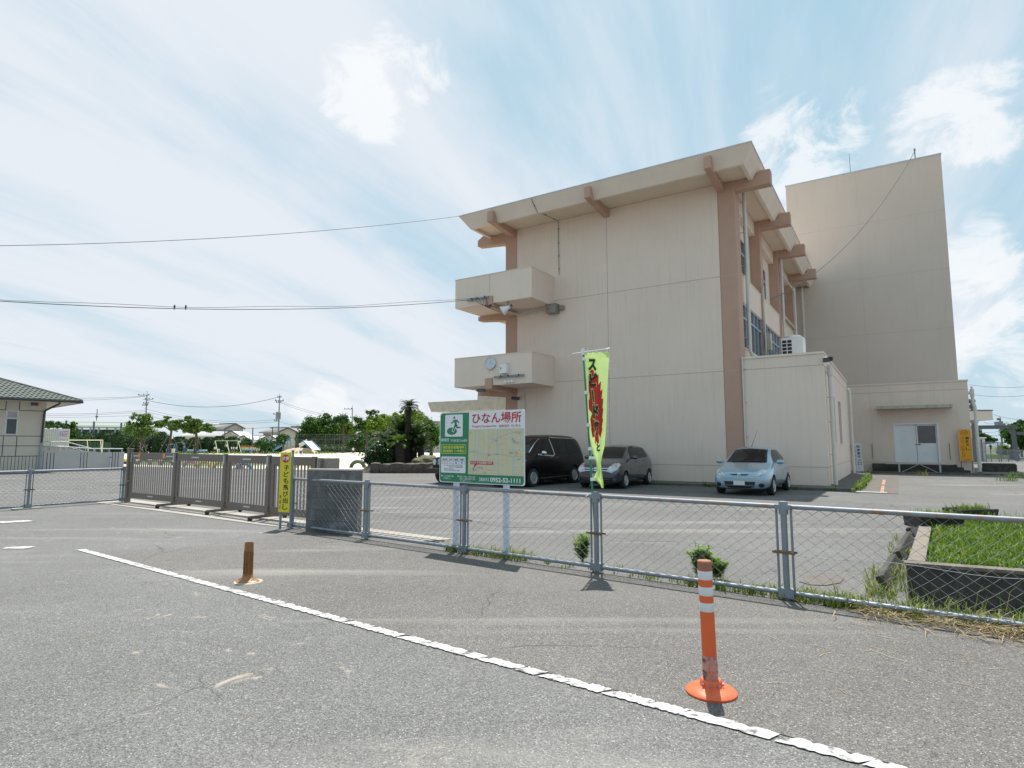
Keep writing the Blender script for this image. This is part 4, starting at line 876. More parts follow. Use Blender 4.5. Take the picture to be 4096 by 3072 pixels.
m = MB(); m.M = M5; col_text(m, '給食車搬入口', .085, 1.58, .50, .17, y=-.013, bold=.02); m.build('lettering', pm('navy_print', (.015, .03, .10), .6), ws)
m = MB(); m.M = M5; col_text(m, '駐停車禁止', -.115, 1.54, .50, .15, y=-.013, bold=.0); m.build('lettering', pm('faded_pink_print', (.45, .16, .17), .6), ws)
for x in (-.24, .12): m = MB(); m.M = M5; m.bx(x-.02, x+.02, .015, .05, .0, 1.62 if x < 0 else .5); m.build('leg', M_dark, ws)
# work bench of white steel in front of the platform
tb = thing('loading_bench', 'narrow white steel bench with crossed braces in front of the kitchen platform', 'bench', BW(6.27, KY-1.75, 0), BRZ)
m = MB(); m.bx(-1.62, 1.55, -.22, .22, .49, .535); m.build('top', pm('grimy_white_steel', (.46, .47, .46), .55, var=.2, scale=5, spot=(.22, .12, .06), spot_t=(.6, .7), spot_s=6), tb)
for x in (-.98, .92):
    for y in (-.18, .18): m = MB(); m.bx(x-.04, x+.04, y-.03, y+.03, .0, .49); m.build('leg', MATS['grimy_white_steel'], tb)
for x in (-.98, .92): m = MB(); m.bar((x*.93, -.20, .03), (-.03+x*.06, -.20, .48), .05, .03); m.build('brace', MATS['grimy_white_steel'], tb)

# ------------------------------------------------------------ raised planter at the right
pc = gp(3640, 2418); pl_rz = math.atan2(-(5.878-5.488), 4.550-3.787); pdir = Vector((math.cos(pl_rz), math.sin(pl_rz), 0))
pside = Vector((5.836-3.787, 8.732-5.878, 0)); psl = pside.length; pside.normalize()
def PL(u, v, z=0): return pc+pdir*u+pside*v+Vector((0, 0, z))
pl = thing('raised_planter', 'low dark concrete planter wall holding a bed of grass behind the fence', 'planter', pc)
def wallseg(mb, a, b_, th, z0, z1):
    d_ = (b_-a).normalized(); n_ = Vector((-d_.y, d_.x, 0))*th; a = a-pc; b_ = b_-pc
    q = [a, b_, b_+n_, a+n_]; mb.add([(p.x, p.y, z) for z in (z0, z1) for p in q], [(0,3,2,1),(4,5,6,7),(0,1,5,4),(1,2,6,5),(2,3,7,6),(3,0,4,7)])
m = MB(); wallseg(m, PL(0, 0), PL(9, 0), .12, 0, .36); m.build('front_wall', pm('mossy_dark_concrete', (.055, .05, .045), .95, var=.4, scale=4, bump=.4, bscale=30, spot=(.14, .12, .1), spot_t=(.55, .75), spot_s=5), pl)
m = MB(); wallseg(m, PL(.14, .14), PL(.14, psl), .14, .36, .392); m.build('coping', pm('grey_brown_coping', (.19, .165, .135), .9, var=.2, scale=5, bump=.3), pl)
m = MB(); wallseg(m, PL(-.02, -.01), PL(9, -.01), .15, .36, .39); m.build('coping', pm('dark_front_coping', (.15, .13, .105), .9, var=.3, scale=5, bump=.3), pl)
m = MB(); wallseg(m, PL(.135, .13), PL(.135, psl), .13, 0, .36); m.build('side_wall', MATS['mossy_dark_concrete'], pl)
m = MB(); m.add([tuple(p-pc) for p in (PL(.14, .12, .33), PL(9, .12, .33), PL(9, psl+1.9, .36), PL(.5, psl+1.2, .36), PL(.14, psl, .33))], [(0, 1, 2, 3, 4)]); m.build('soil', pm('planter_soil', (.07, .065, .03), .95, var=.4), pl)

def blades(mb, p, h, n, rr, spread=.5, w_=.006, lean_=.6):
    for _ in range(n):
        a = rr.uniform(0, 6.283); r_ = rr.random()**.5*spread; b0 = p+Vector((math.cos(a)*r_, math.sin(a)*r_, 0)); az = rr.uniform(0, 6.283); hh = h*rr.uniform(.5, 1.15); ln_ = hh*lean_*rr.uniform(.2, 1.2)
        d_ = Vector((math.cos(az), math.sin(az), 0)); s_ = Vector((-d_.y, d_.x, 0))*w_*rr.uniform(.7, 1.3)
        m1 = b0+d_*ln_*.35+Vector((0, 0, hh*.65)); t1 = b0+d_*ln_+Vector((0, 0, hh))
        mb.add([b0-s_, b0+s_, m1+s_*.8, m1-s_*.8, t1], [(0, 1, 2, 3), (3, 2, 4)])
M_grass = leafm('lush_grass', (.05, .11, .008), (.22, .33, .04), .5, .4)
r_ = M_grass.node_tree.nodes['Color Ramp'].color_ramp; e_ = r_.elements.new(.55); e_.color = (.11, .21, .016, 1); e_ = r_.elements.new(.93); e_.color = (.19, .29, .03, 1); r_.elements[-1].color = (.36, .33, .13, 1)
M_weed = leafm('weed_leaves', (.07, .13, .02), (.20, .30, .05), .5, .35)
M_straw = leafm('dry_straw', (.30, .22, .11), (.52, .42, .25), .8, .2)
M_mweed = leafm('mixed_weeds', (.09, .17, .025), (.32, .34, .09), .6, .35)
rr = random.Random(21); m = MB()
for _ in range(5200):
    u = rr.uniform(.18, 4.6); v = rr.uniform(.16, psl+1.0); p = PL(u, v, .33); blades(m, p, rr.uniform(.07, .13), 5, rr, .07, .006, 1.1)
for _ in range(260): u = rr.uniform(.2, 4.4); p = PL(u, rr.uniform(.16, psl+.9), .33); blades(m, p, rr.uniform(.13, .2), 3, rr, .12, .005, .9)
for _ in range(140):
    u = rr.uniform(.3, 4.2); p = PL(u, psl+rr.uniform(.3, 1.2), .35); blades(m, p, .20, 6, rr, .12, .006, .8)
tag(m.build('grass', M_grass, recalc=False), 'bright green grass filling the raised planter', 'grass')['kind'] = 'stuff'
def tray(o, a, label, grassy=True, L_=.62, W_=.2):
    t = thing('seedling_tray', label, 'planter tray', o, a, 'black plastic trays on the planter edge')
    q = MB(); q.prism([(-W_*.8, 0), (W_*.8, 0), (W_, .15), (W_, .17), (W_-.02, .17), (W_*.8-.02, .02), (-W_*.8+.02, .02), (-W_+.02, .17), (-W_, .17), (-W_, .15)], -L_/2, L_/2, 'x'); q.bx(-L_/2, -L_/2+.015, -W_*.85, W_*.85, 0, .16); q.bx(L_/2-.015, L_/2, -W_*.85, W_*.85, 0, .16); q.build('shell', M_black, t, bev=.006)
    if grassy:
        q = MB(); r2 = random.Random(int(o.x*100))
        for _ in range(160): blades(q, Vector((r2.uniform(-L_/2+.04, L_/2-.04), r2.uniform(-W_*.7, W_*.7), .08)), .17, 2, r2, .03, .005, .9)
        q.build('weeds', M_weed, t, recalc=False)
tray(PL(.16, psl+.05, .36), pl_rz+R(28), 'black plastic tray with weeds lying tilted on the near planter corner'); tray(PL(.62, psl+1.15, .38), pl_rz+R(40), 'black plastic tray of weeds lying further back on the grass')
for i in range(3):
    q0 = gp(3545+[0, 62, 105][i], [2365, 2255, 2150][i]); q1 = gp(3600+[0, 55, 70][i], [2260, 2160, 2125][i]); dd = q1-q0
    t = thing('edging_block', ('dark edging block leaning beside the planter, nearest the fence', 'dark edging block leaning along the middle of the planter side', 'dark edging block at the far end of the planter side')[i], 'block', q0, math.atan2(dd.y, dd.x), 'edging blocks along the planter')
    m = MB(); m.M = Matrix.Rotation(R(-22), 4, 'X'); m.bx(0, dd.length*.92, -.04, .04, 0, .16); m.build('block', MATS['mossy_dark_concrete'], t, bev=.012)
# weeds and straw
def weed(px, py, h, n, label, spread=.12, mt=None, name='weed', z=.0):
    r2 = random.Random(int(px*7+py)); q = MB(); o = gp(px, py); 
    blades(q, Vector((0, 0, 0)), h, n, r2, spread, .008, .8)
    ob = q.build(name, mt or M_weed, recalc=False); ob.location = o; return tag(ob, label, 'weed', 'weeds along the fence')
def leafy(px, py, h, w_, label):
    r2 = random.Random(int(px)); o = gp(px, py); t = thing('leafy_weed', label, 'weed', o, 0, 'weeds along the fence'); q = MB(); st = MB()
    for k in range(20):
        a = r2.uniform(0, 6.28); top = Vector((math.cos(a)*w_*r2.random(), math.sin(a)*w_*r2.random(), h*r2.uniform(.6, 1))); st.tube([(0, 0, 0), top*.5+Vector((0, 0, .03)), top], .003, 4)
        for j in range(40):
            u = r2.uniform(.2, 1); p = top*u; aa = r2.uniform(0, 6.28); ln_ = r2.uniform(.05, .095); d_ = Vector((math.cos(aa), math.sin(aa), r2.uniform(-.1, .8))).normalized(); s_ = d_.cross(Vector((0, 0, 1))).normalized()*.014; q.add([p, p+d_*ln_*.5+s_, p+d_*ln_, p+d_*ln_*.5-s_], [(0, 1, 2, 3)])
    q.build('leaves', leafm('bushy_weed_leaves', (.12, .22, .025), (.30, .44, .06), .5, .4), t, recalc=False); st.build('stem', pm('weed_stem', (.12, .2, .05), .7), t)
leafy(2332, 2252, .38, .15, 'bushy bright green weed at the foot of the banner pole'); leafy(2800, 2320, .40, .17, 'bushy green weed behind the fence left of the orange post'); leafy(2865, 2322, .24, .13, 'smaller leafy weed right beside the bushy one behind the orange post')
rr = random.Random(4); q = MB()
def along(t, off, h, n, sp, mbq): blades(mbq, Vector((*F(t, off), 0)), h, n, rr, sp, .006, .9)
for t0, t1, n, h in ((-2.5, -1.1, 150, .13), (-.9, .2, 30, .08), (.4, 1.0, 24, .07), (1.0, 1.9, 80, .11), (1.95, 3.2, 170, .13), (2.5, 4.4, 110, .15)):
    for _ in range(n): along(rr.uniform(t0, t1), rr.uniform(-.04, .30), h*rr.uniform(.4, 1.2), 5, .05, q)
for _ in range(60): p = gp(rr.uniform(3480, 3620), rr.uniform(2290, 2400)); blades(q, p, .14, 5, rr, .08, .006, .9)
for _ in range(34): p = gp(rr.uniform(3560, 3650), rr.uniform(2150, 2290)); blades(q, p, .12, 4, rr, .06, .006, .9)
for _ in range(70): p = gp(rr.uniform(3650, 4200), rr.uniform(2410, 2500)); blades(q, p, rr.uniform(.08, .34), 2, rr, .05, .004, .6)
tag(q.build('ground_weeds', M_mweed, recalc=False), 'low straggling weeds and grass along the foot of the fence', 'weeds')['kind'] = 'stuff'
q = MB()
for _ in range(2300):
    t = rr.gauss(4.6, 1.2); off = rr.gauss(-.06, .075)-(abs(rr.gauss(0, .16)) if rr.random() < .25 else 0)
    if t < 2.6: continue
    p = Vector((*F(t, off), .012+abs(rr.gauss(0, .028)))); a = rr.gauss(math.atan2(-.606, .795), .8); ln_ = rr.uniform(.08, .34); d_ = Vector((math.cos(a), math.sin(a), rr.gauss(0, .07)))*ln_; s_ = Vector((-d_.y, d_.x, 0)).normalized()*rr.uniform(.0015, .004)
    mid = p+d_*.5+Vector((rr.gauss(0, .02), rr.gauss(0, .02), rr.uniform(0, .03))); e_ = p+d_; e_.z = max(e_.z, .012)
    q.add([p-s_, p+s_, mid+s_, mid-s_, e_+s_*.4, e_-s_*.4], [(0, 1, 2, 3), (3, 2, 4, 5)])
for _ in range(26):
    p = gp(rr.uniform(2900, 4000), rr.uniform(2450, 2760), .014); a = rr.uniform(-1.4, .6); d_ = Vector((math.cos(a), math.sin(a), 0))*rr.uniform(.06, .22); s_ = Vector((-d_.y, d_.x, 0)).normalized()*.0022; mid = p+d_*.5+s_*rr.uniform(-12, 12); q.add([p-s_, p+s_, mid+s_, mid-s_, p+d_+s_*.4, p+d_-s_*.4], [(0, 1, 2, 3), (3, 2, 4, 5)])
for _ in range(14):
    p = gp(rr.uniform(200, 1500), rr.uniform(2450, 2900), .008); a = rr.uniform(-.6, .8); d_ = Vector((math.cos(a), math.sin(a), 0))*rr.uniform(.04, .12); s_ = Vector((-d_.y, d_.x, 0)).normalized()*.002; q.add([p-s_, p+s_, p+d_+s_*.4, p+d_-s_*.4], [(0, 1, 2, 3)])
tag(q.build('dry_straw', M_straw, recalc=False), 'dry straw and cut grass heaped along the fence foot and strewn on the road', 'straw')['kind'] = 'stuff'
m = MB(); m.quad(*[gp(x, y, .012) for x, y in ((3195, 2325), (3228, 2303), (3275, 2292), (3335, 2296), (3378, 2312), (3362, 2330), (3300, 2341), (3240, 2338))]); structure('drain_grate', m, pm('rusty_grate', (.135, .105, .088), .9, 0, var=.4, scale=30, spot=(.13, .125, .12), spot_t=(.45, .6)))
weed(3470, 1905, .35, 26, 'small leafy weed at the foot of the white notice board', .12); weed(3690, 1905, .35, 22, 'tuft of tall grass in front of the loading bench', .25, M_mweed); weed(3810, 1890, .4, 60, 'dark weeds beside the kitchen steps', .5)
q = MB()
for k in range(130): u = rr.random(); p = BM @ Vector((4.02+rr.uniform(-.06, .14), -1.2+u*9.5, .05)); blades(q, p, .22*rr.uniform(.4, 1.1), 6, rr, .1, .014, .9)
for k in range(60): u = rr.random(); p = BM @ Vector((rr.uniform(-4.5, 4.0), -1.40, .0)); blades(q, p, .2*rr.uniform(.2, 1)*(1.6 if rr.random() < .15 else .8), 5, rr, .06, .012, .8)
tag(q.build('kerb_weeds', M_weed, recalc=False), 'green weeds growing along the edge of the paved apron', 'weeds')['kind'] = 'stuff'
for px, py, lb in ((4030, 1925, 'clump of green weeds on the kerb right of the kitchen pipe'), (4075, 1915, 'clump of green weeds at the far right kerb end')): weed(px, py, .35, 60, lb, .4)
# black planter block by the kitchen pipe and paving there
bk_ = thing('planter_block', 'long black concrete planter block behind the kitchen drainpipe', 'planter', BW(9.95, 19.4, 0), BRZ); m = MB(); m.bx(-.65, .85, -.3, .3, 0, .5); m.build('block', MATS['mossy_dark_concrete'], bk_, bev=.03); m = MB(); m.bx(-.6, .8, -.25, .25, .5, .54); m.build('soil', MATS['planter_soil'], bk_)
# ------------------------------------------------------------ cars; local -y is the nose, +x the side turned to the street's right
M_chrome = pm('chrome', (.62, .63, .65), .12, 1, var=.03); M_rimm = pm('alloy_rim', (.60, .61, .63), .3, .6, var=.05); M_hl = pm('headlight_lens', (.50, .52, .54), .1, .1, var=.5, scale=25, spec=.8); M_plate = pm('number_plate', (.68, .70, .72), .5, var=.02)
M_amb = pm('amber_lens', (.6, .18, .02), .2); M_cglass = pm('car_glass', (.014, .017, .017), .05, var=.5, scale=2, spec=.22)
def car(name, label, cat_, paint, st, axle, az, fa, rear, wheel_r, tyre_w, track, decals, mirror=None, handles=(), extra=None, crown=.03, lev=2):
    root = thing(name, label, cat_, (axle.x, axle.y, 0), -R(az))
    K = 8; vs = []; fs = []
    for (y, zb_, zm, zt_, wl, wm, wb, wt_) in st:
        half = [(0, zb_), (wl*.8, zb_), (wl, zb_+.09), (wm, zb_+(zm-zb_)*.60), (wb, zm), (wt_, zt_-.045), (wt_*.82, zt_), (0, zt_+crown)]
        ring = half+[(-x, z) for x, z in half[-2:0:-1]]
        vs += [(x, y-fa, z) for x, z in ring]
    n = 2*K-2
    for i in range(len(st)-1):
        for k in range(n): fs.append((i*n+k, i*n+(k+1) % n, (i+1)*n+(k+1) % n, (i+1)*n+k))
    fs += [tuple(range(n-1, -1, -1)), tuple((len(st)-1)*n+k for k in range(n))]
    m = MB(); m.add(vs, fs); body = m.build('body', [paint, M_black], root)
    sm = body.modifiers.new('s', 'SUBSURF'); sm.levels = lev; sm.render_levels = lev
    dg = bpy.context.evaluated_depsgraph_get(); me = bpy.data.meshes.new_from_object(body.evaluated_get(dg)); bv = BVHTree.FromPolygons([v.co.copy() for v in me.vertices], [tuple(p.vertices) for p in me.polygons])
    cut = MB(); cut.k = 1
    for yy in (0, rear):
        for s in (-1, 1): cut.lathe([(wheel_r+.055, -.16), (wheel_r+.055, .40)], 28, (s*(track-.12), yy, wheel_r+.005), Matrix.Rotation(R(90*s), 3, 'Y'))
    cm = cut.build('cut', [paint, M_black]); 
    for p in cm.data.polygons: p.material_index = 1
    cm.parent = root
    bo = body.modifiers.new('b', 'BOOLEAN'); bo.object = cm; bo.operation = 'DIFFERENCE'; bo.solver = 'EXACT'
    bpy.context.view_layer.update(); dg = bpy.context.evaluated_depsgraph_get(); me2 = bpy.data.meshes.new_from_object(body.evaluated_get(dg))
    body.modifiers.clear(); body.data = me2; bpy.data.objects.remove(cm)
    me2.shade_smooth(); me2.set_sharp_from_angle(angle=R(38))
    for yy in (0, rear):
        for s in (-1, 1):
            Mr = Matrix.Rotation(R(90*s), 3, 'Y'); o = (s*(track-tyre_w/2), yy, wheel_r)
            q = MB(); h = tyre_w/2; r_ = wheel_r; ri = r_*.66
            q.lathe([(ri, -h), (r_-.02, -h), (r_, -h+.025), (r_, h-.025), (r_-.02, h), (ri, h), (ri-.01, h-.03), (0, h-.05)], 28, o, Mr); w_ = q.build('wheel', M_rubber, root, smooth=True)
            q = MB(); q.lathe([(ri, h-.012), (ri-.015, h+.002), (ri-.03, h-.02)], 28, o, Mr); q.lathe([(0, h+.006), (.05, h+.004), (.055, h-.02)], 14, o, Mr)
            ns = 6
            for k in range(ns):
                a = 2*math.pi*k/ns; d_ = Vector((math.cos(a), math.sin(a), 0)); t_ = Vector((-d_.y, d_.x, 0)); P = [d_*.045-t_*.018, d_*(ri-.012)-t_*.02, d_*(ri-.012)+t_*.02, d_*.045+t_*.018]
                q.add([Mr @ Vector((p.x, p.y, h-.004))+Vector(o) for p in P], [(0, 1, 2, 3)])
            q.build('rim', M_rimm, w_, recalc=False)
    def proj(a, b_, ax, s=1):
        if ax == 'f': o, d_ = Vector((a, -3, b_)), Vector((0, 1, 0))
        elif ax == 's': o, d_ = Vector((3*s, a, b_)), Vector((-s, 0, 0))
        elif ax == 't': o, d_ = Vector((a, b_, 4)), Vector((0, 0, -1))
        h = bv.ray_cast(o, d_)
        if h[0] is None: h = bv.find_nearest(o+d_*(2.2 if ax != 'f' else 3.2-fa))
        nn = h[1] if h[1].dot(d_) < 0 else -h[1]
        return h[0], nn
    def dec(nm, mt, poly, ax, off=.006, s=1, cuts=4, parent=None):
        b_ = bmesh.new(); b_.faces.new([b_.verts.new((x, z, 0)) for x, z in poly]); bmesh.ops.triangulate(b_, faces=b_.faces[:])
        if cuts: bmesh.ops.subdivide_edges(b_, edges=b_.edges[:], cuts=cuts, use_grid_fill=True)
        b_.verts.index_update(); q = MB(); P = []
        for v in b_.verts: p, nn = proj(v.co.x, v.co.y, ax, s); P.append(p+nn*off)
        q.add(P, [tuple(v.index for v in f.verts) for f in b_.faces]); b_.free()
        return q.build(nm, mt, parent or root, smooth=True, recalc=False)
    made = {}
    for d_ in decals:
        nm, mt, poly, ax = d_[:4]; off = d_[4] if len(d_) > 4 else .006; mir = d_[5] if len(d_) > 5 else True; par = d_[6] if len(d_) > 6 else None
        if ax == 's':
            poly = [(y-fa, z) for y, z in poly]
            for s in (1, -1): made[nm, s] = dec(nm, mt, poly, 's', off, s, parent=made.get((par, s)))
        elif ax == 'f':
            made[nm, 1] = dec(nm, mt, poly, 'f', off, parent=made.get((par, 1)))
            if mir: made[nm, -1] = dec(nm, mt, [(-x, z) for x, z in poly], 'f', off, parent=made.get((par, -1)))
    if mirror:
        x, y, z, sz, mm = mirror
        for s in (-1, 1):
            q = MB(); Ms = Matrix.Diagonal((sz*1.15, sz*.62, sz*.72)); q.lathe([(math.sin(math.pi*k/8)+1e-5 if 0 < k < 8 else 0, -math.cos(math.pi*k/8)) for k in range(9)], 14, (s*x, y-fa, z), Ms); q.bar((s*(x-sz*1.6), y-fa+.02, z-sz*.4), (s*(x-sz*.5), y-fa, z-sz*.2), .05, .04); q.build('mirror', mm, root, smooth=True)
    for y, z in handles:
        for s in (-1, 1):
            p, nn = proj(y-fa, z, 's', s); q = MB(); q.bx(p.x-.02, p.x+.02, p.y-.09, p.y+.09, z-.016, z+.016); q.build('handle', paint if name != 'minivan' else M_chrome, root, bev=.006)
    if extra: extra(root, proj, dec, fa)
    return root
def paintm(n, c, metal=.5, rough=.24): return pm(n, c, rough, metal, var=.02, coat=1)
P_blue = paintm('pale_blue_car_paint', (.30, .435, .535), .4); P_grey = paintm('grey_car_paint', (.062, .066, .080), .4); P_blk = pm('black_car_paint', (.005, .005, .006), .3, 0, var=.02, spec=.25, coat=.25)
def seam(y, z0, z1, w_=.012): return ('seam', M_black, [(y, z0), (y+w_, z0), (y+w_, z1), (y, z1)], 's', .003)
def oval(cx, cz, rx, rz_, n=16): return [(cx+rx*math.cos(2*math.pi*k/n), cz+rz_*math.sin(2*math.pi*k/n)) for k in range(n)]

# pale blue hatchback
st = [(0, .30, .58, .64, .50, .56, .52, .42), (.05, .20, .64, .71, .70, .745, .70, .56), (.25, .17, .70, .80, .79, .835, .78, .66), (.62, .17, .78, .90, .81, .86, .81, .70), (.98, .17, .86, .985, .81, .86, .81, .71), (1.20, .17, .89, 1.10, .81, .86, .81, .68), (1.78, .17, .93, 1.44, .81, .86, .80, .56), (2.25, .17, .96, 1.50, .81, .86, .80, .56), (2.95, .17, 1.0, 1.49, .81, .86, .80, .55), (3.45, .19, 1.02, 1.38, .79, .845, .78, .53), (3.74, .25, .98, 1.12, .76, .80, .75, .56), (3.885, .36, .82, .90, .62, .68, .64, .5)]
ws_ = [(-.615, .985), (.615, .985), (.60, 1.06), (.50, 1.39), (.0, 1.42), (-.50, 1.39), (-.60, 1.06)]
dec1 = [('windscreen', M_cglass, ws_, 'f', .006, False),
    ('window', M_cglass, [(1.35, .985), (2.22, 1.0), (2.22, 1.39), (1.95, 1.37), (1.6, 1.20)], 's'), ('window', M_cglass, [(2.28, 1.0), (3.05, 1.05), (3.12, 1.12), (2.85, 1.36), (2.28, 1.39)], 's'),
    ('headlight', M_hl, [(.40, .60), (.55, .60), (.735, .68), (.745, .76), (.70, .785), (.56, .72), (.44, .645)], 'f', .012), ('bulb', M_chrome, oval(.58, .665, .045, .04, 12), 'f', .018, True, 'headlight'),
    ('grille', M_black, [(-.29, .655), (-.20, .615), (.20, .615), (.29, .655), (.18, .64), (-.18, .64)], 'f', .010, False),
    ('air_intake', M_black, [(-.46, .435), (.46, .435), (.42, .30), (.30, .245), (-.30, .245), (-.42, .30)], 'f', .010, False), ('intake_bar', P_blue, [(-.40, .33), (.40, .33), (.39, .315), (-.39, .315)], 'f', .016, False), ('number_plate', M_plate, [(-.165, .33), (.165, .33), (.165, .46), (-.165, .46)], 'f', .045, False),
    ('fog_light', M_black, oval(.62, .335, .075, .06), 'f', .010), ('badge', M_chrome, oval(0, .635, .055, .045), 'f', .022, False), ('badge', M_dark, [(-.045, .65), (-.02, .65), (0, .628), (.02, .65), (.045, .65), (.03, .612), (0, .602), (-.03, .612)], 'f', .026, False),
    seam(1.22, .30, .96), seam(2.25, .28, .97), seam(3.0, .45, 1.0), ('sill', M_dark, [(.72, .17), (2.1, .17), (2.1, .22), (.72, .22)], 's', .006), ('splitter', M_dark, [(-.60, .225), (.60, .225), (.62, .20), (-.62, .20)], 'f', .012, False)]
def ex1(root, proj, dec, fa):
    m = MB(); m.tube([(0, 1.85-fa, 1.50), (.16, 2.0-fa, 2.03)], [.008, .003], 6); m.lathe([(.022, 0), (.015, .03)], 8, (0, 1.85-fa, 1.50)); m.build('antenna', M_black, root)
    m = MB(); m.bar((-.42, .97-fa, 1.03), (.15, 1.02-fa, 1.06), .012); m.bar((.0, .97-fa, 1.03), (.5, 1.02-fa, 1.06), .012); m.build('wiper', M_black, root)
th = R(34); rc = Vector((8.00, 18.75, 0)); axl = rc-Vector((math.cos(th), -math.sin(th), 0))*.76
car('hatchback', 'pale blue hatchback with a blank white number plate parked by the annexe corner', 'car', P_blue, st, axl, 34, .80, 2.49, .29, .185, .845, dec1, (.93, 1.36, 1.01, .105, P_blue), ((2.0, .88), (2.86, .93)), ex1)
# grey compact
st = [(0, .32, .62, .68, .48, .56, .54, .44), (.05, .21, .68, .76, .70, .745, .71, .58), (.25, .17, .76, .87, .79, .83, .79, .68), (.62, .17, .84, .98, .81, .85, .81, .72), (.92, .17, .93, 1.06, .81, .85, .81, .72), (1.08, .17, .95, 1.16, .81, .85, .81, .70), (1.66, .17, .98, 1.49, .81, .85, .80, .61), (2.2, .17, 1.0, 1.56, .81, .85, .80, .61), (3.1, .17, 1.02, 1.55, .81, .85, .80, .60), (3.70, .19, 1.03, 1.46, .79, .84, .79, .58), (3.92, .25, .99, 1.12, .77, .80, .76, .62), (4.02, .36, .86, .94, .64, .70, .66, .54)]
dec2 = [('windscreen', M_cglass, [(-.635, 1.06), (.635, 1.06), (.62, 1.12), (.535, 1.45), (0, 1.475), (-.535, 1.45), (-.62, 1.12)], 'f', .006, False),
    ('window', M_cglass, [(1.42, 1.04), (2.15, 1.05), (2.15, 1.46), (1.85, 1.45), (1.55, 1.28)], 's'), ('window', M_cglass, [(2.21, 1.05), (2.95, 1.07), (2.95, 1.45), (2.21, 1.46)], 's'), ('window', M_cglass, [(3.0, 1.07), (3.42, 1.10), (3.30, 1.42), (3.0, 1.45)], 's'),
    ('headlight', M_hl, [(.40, .62), (.60, .58), (.745, .68), (.755, .84), (.68, .90), (.56, .88), (.46, .76)], 'f', .012), ('lamp', M_chrome, oval(.60, .74, .105, .11, 18), 'f', .018, True, 'headlight'), ('bulb', M_hl, oval(.60, .74, .085, .09, 18), 'f', .022, True, 'lamp'),
    ('grille', M_black, [(-.42, .62), (.42, .62), (.44, .735), (-.44, .735)], 'f', .008, False), ('grille_bar', M_chrome, [(.09, .70), (.44, .715), (.44, .735), (.09, .722)], 'f', .014), ('grille_bar', M_chrome, [(.09, .645), (.42, .635), (.43, .66), (.09, .672)], 'f', .014),
    ('badge', M_chrome, oval(0, .685, .075, .062), 'f', .022, False), ('badge', M_dark, [(-.07, .672), (.07, .672), (.07, .698), (-.07, .698)], 'f', .027, False),
    ('air_intake', M_black, [(-.60, .41), (.60, .41), (.60, .29), (-.60, .29)], 'f', .008, False), ('intake_bar', M_dark, [(-.50, .36), (.50, .36), (.50, .34), (-.50, .34)], 'f', .014, False), ('number_plate', M_plate, [(-.165, .385), (.165, .385), (.165, .545), (-.165, .545)], 'f', .05, False),
    ('fog_light', M_dark, oval(.665, .35, .062, .062), 'f', .012), seam(1.25, .30, 1.0), seam(2.18, .28, 1.02), seam(2.98, .45, 1.04), ('visor', M_black, [(1.52, 1.30), (1.85, 1.475), (2.2, 1.50), (2.2, 1.465), (1.86, 1.44)], 's', .02)]
def ex2(root, proj, dec, fa):
    q = MB(); 
    for s, x, z, h_, w_ in (('佐賀 50', 0, .515, .035, .17), ('・・・1', .0, .445, .06, .2)): put(q, s, x, z, h=h_, w_=w_, y=-fa-.075 if 0 else -.9, bold=.01)
    for i, v in enumerate(q.v): p, nn = proj(v[0], v[2], 'f'); q.v[i] = tuple(p+nn*.056)
    pl_ = [c for c in kids(root) if c.name.startswith('number_plate')][0]; q.build('lettering', pm('plate_green', (.02, .16, .06), .5), pl_)
th = R(31); rc = Vector((3.99, 21.63, 0)); axl = rc-Vector((math.cos(th), -math.sin(th), 0))*.755
car('compact_car', 'dark grey compact car with round headlights parked behind the lime banner', 'car', P_grey, st, axl, 31, .78, 2.60, .295, .185, .84, dec2, (.94, 1.42, 1.09, .10, P_grey), ((2.0, .93), (2.86, .96)), ex2)
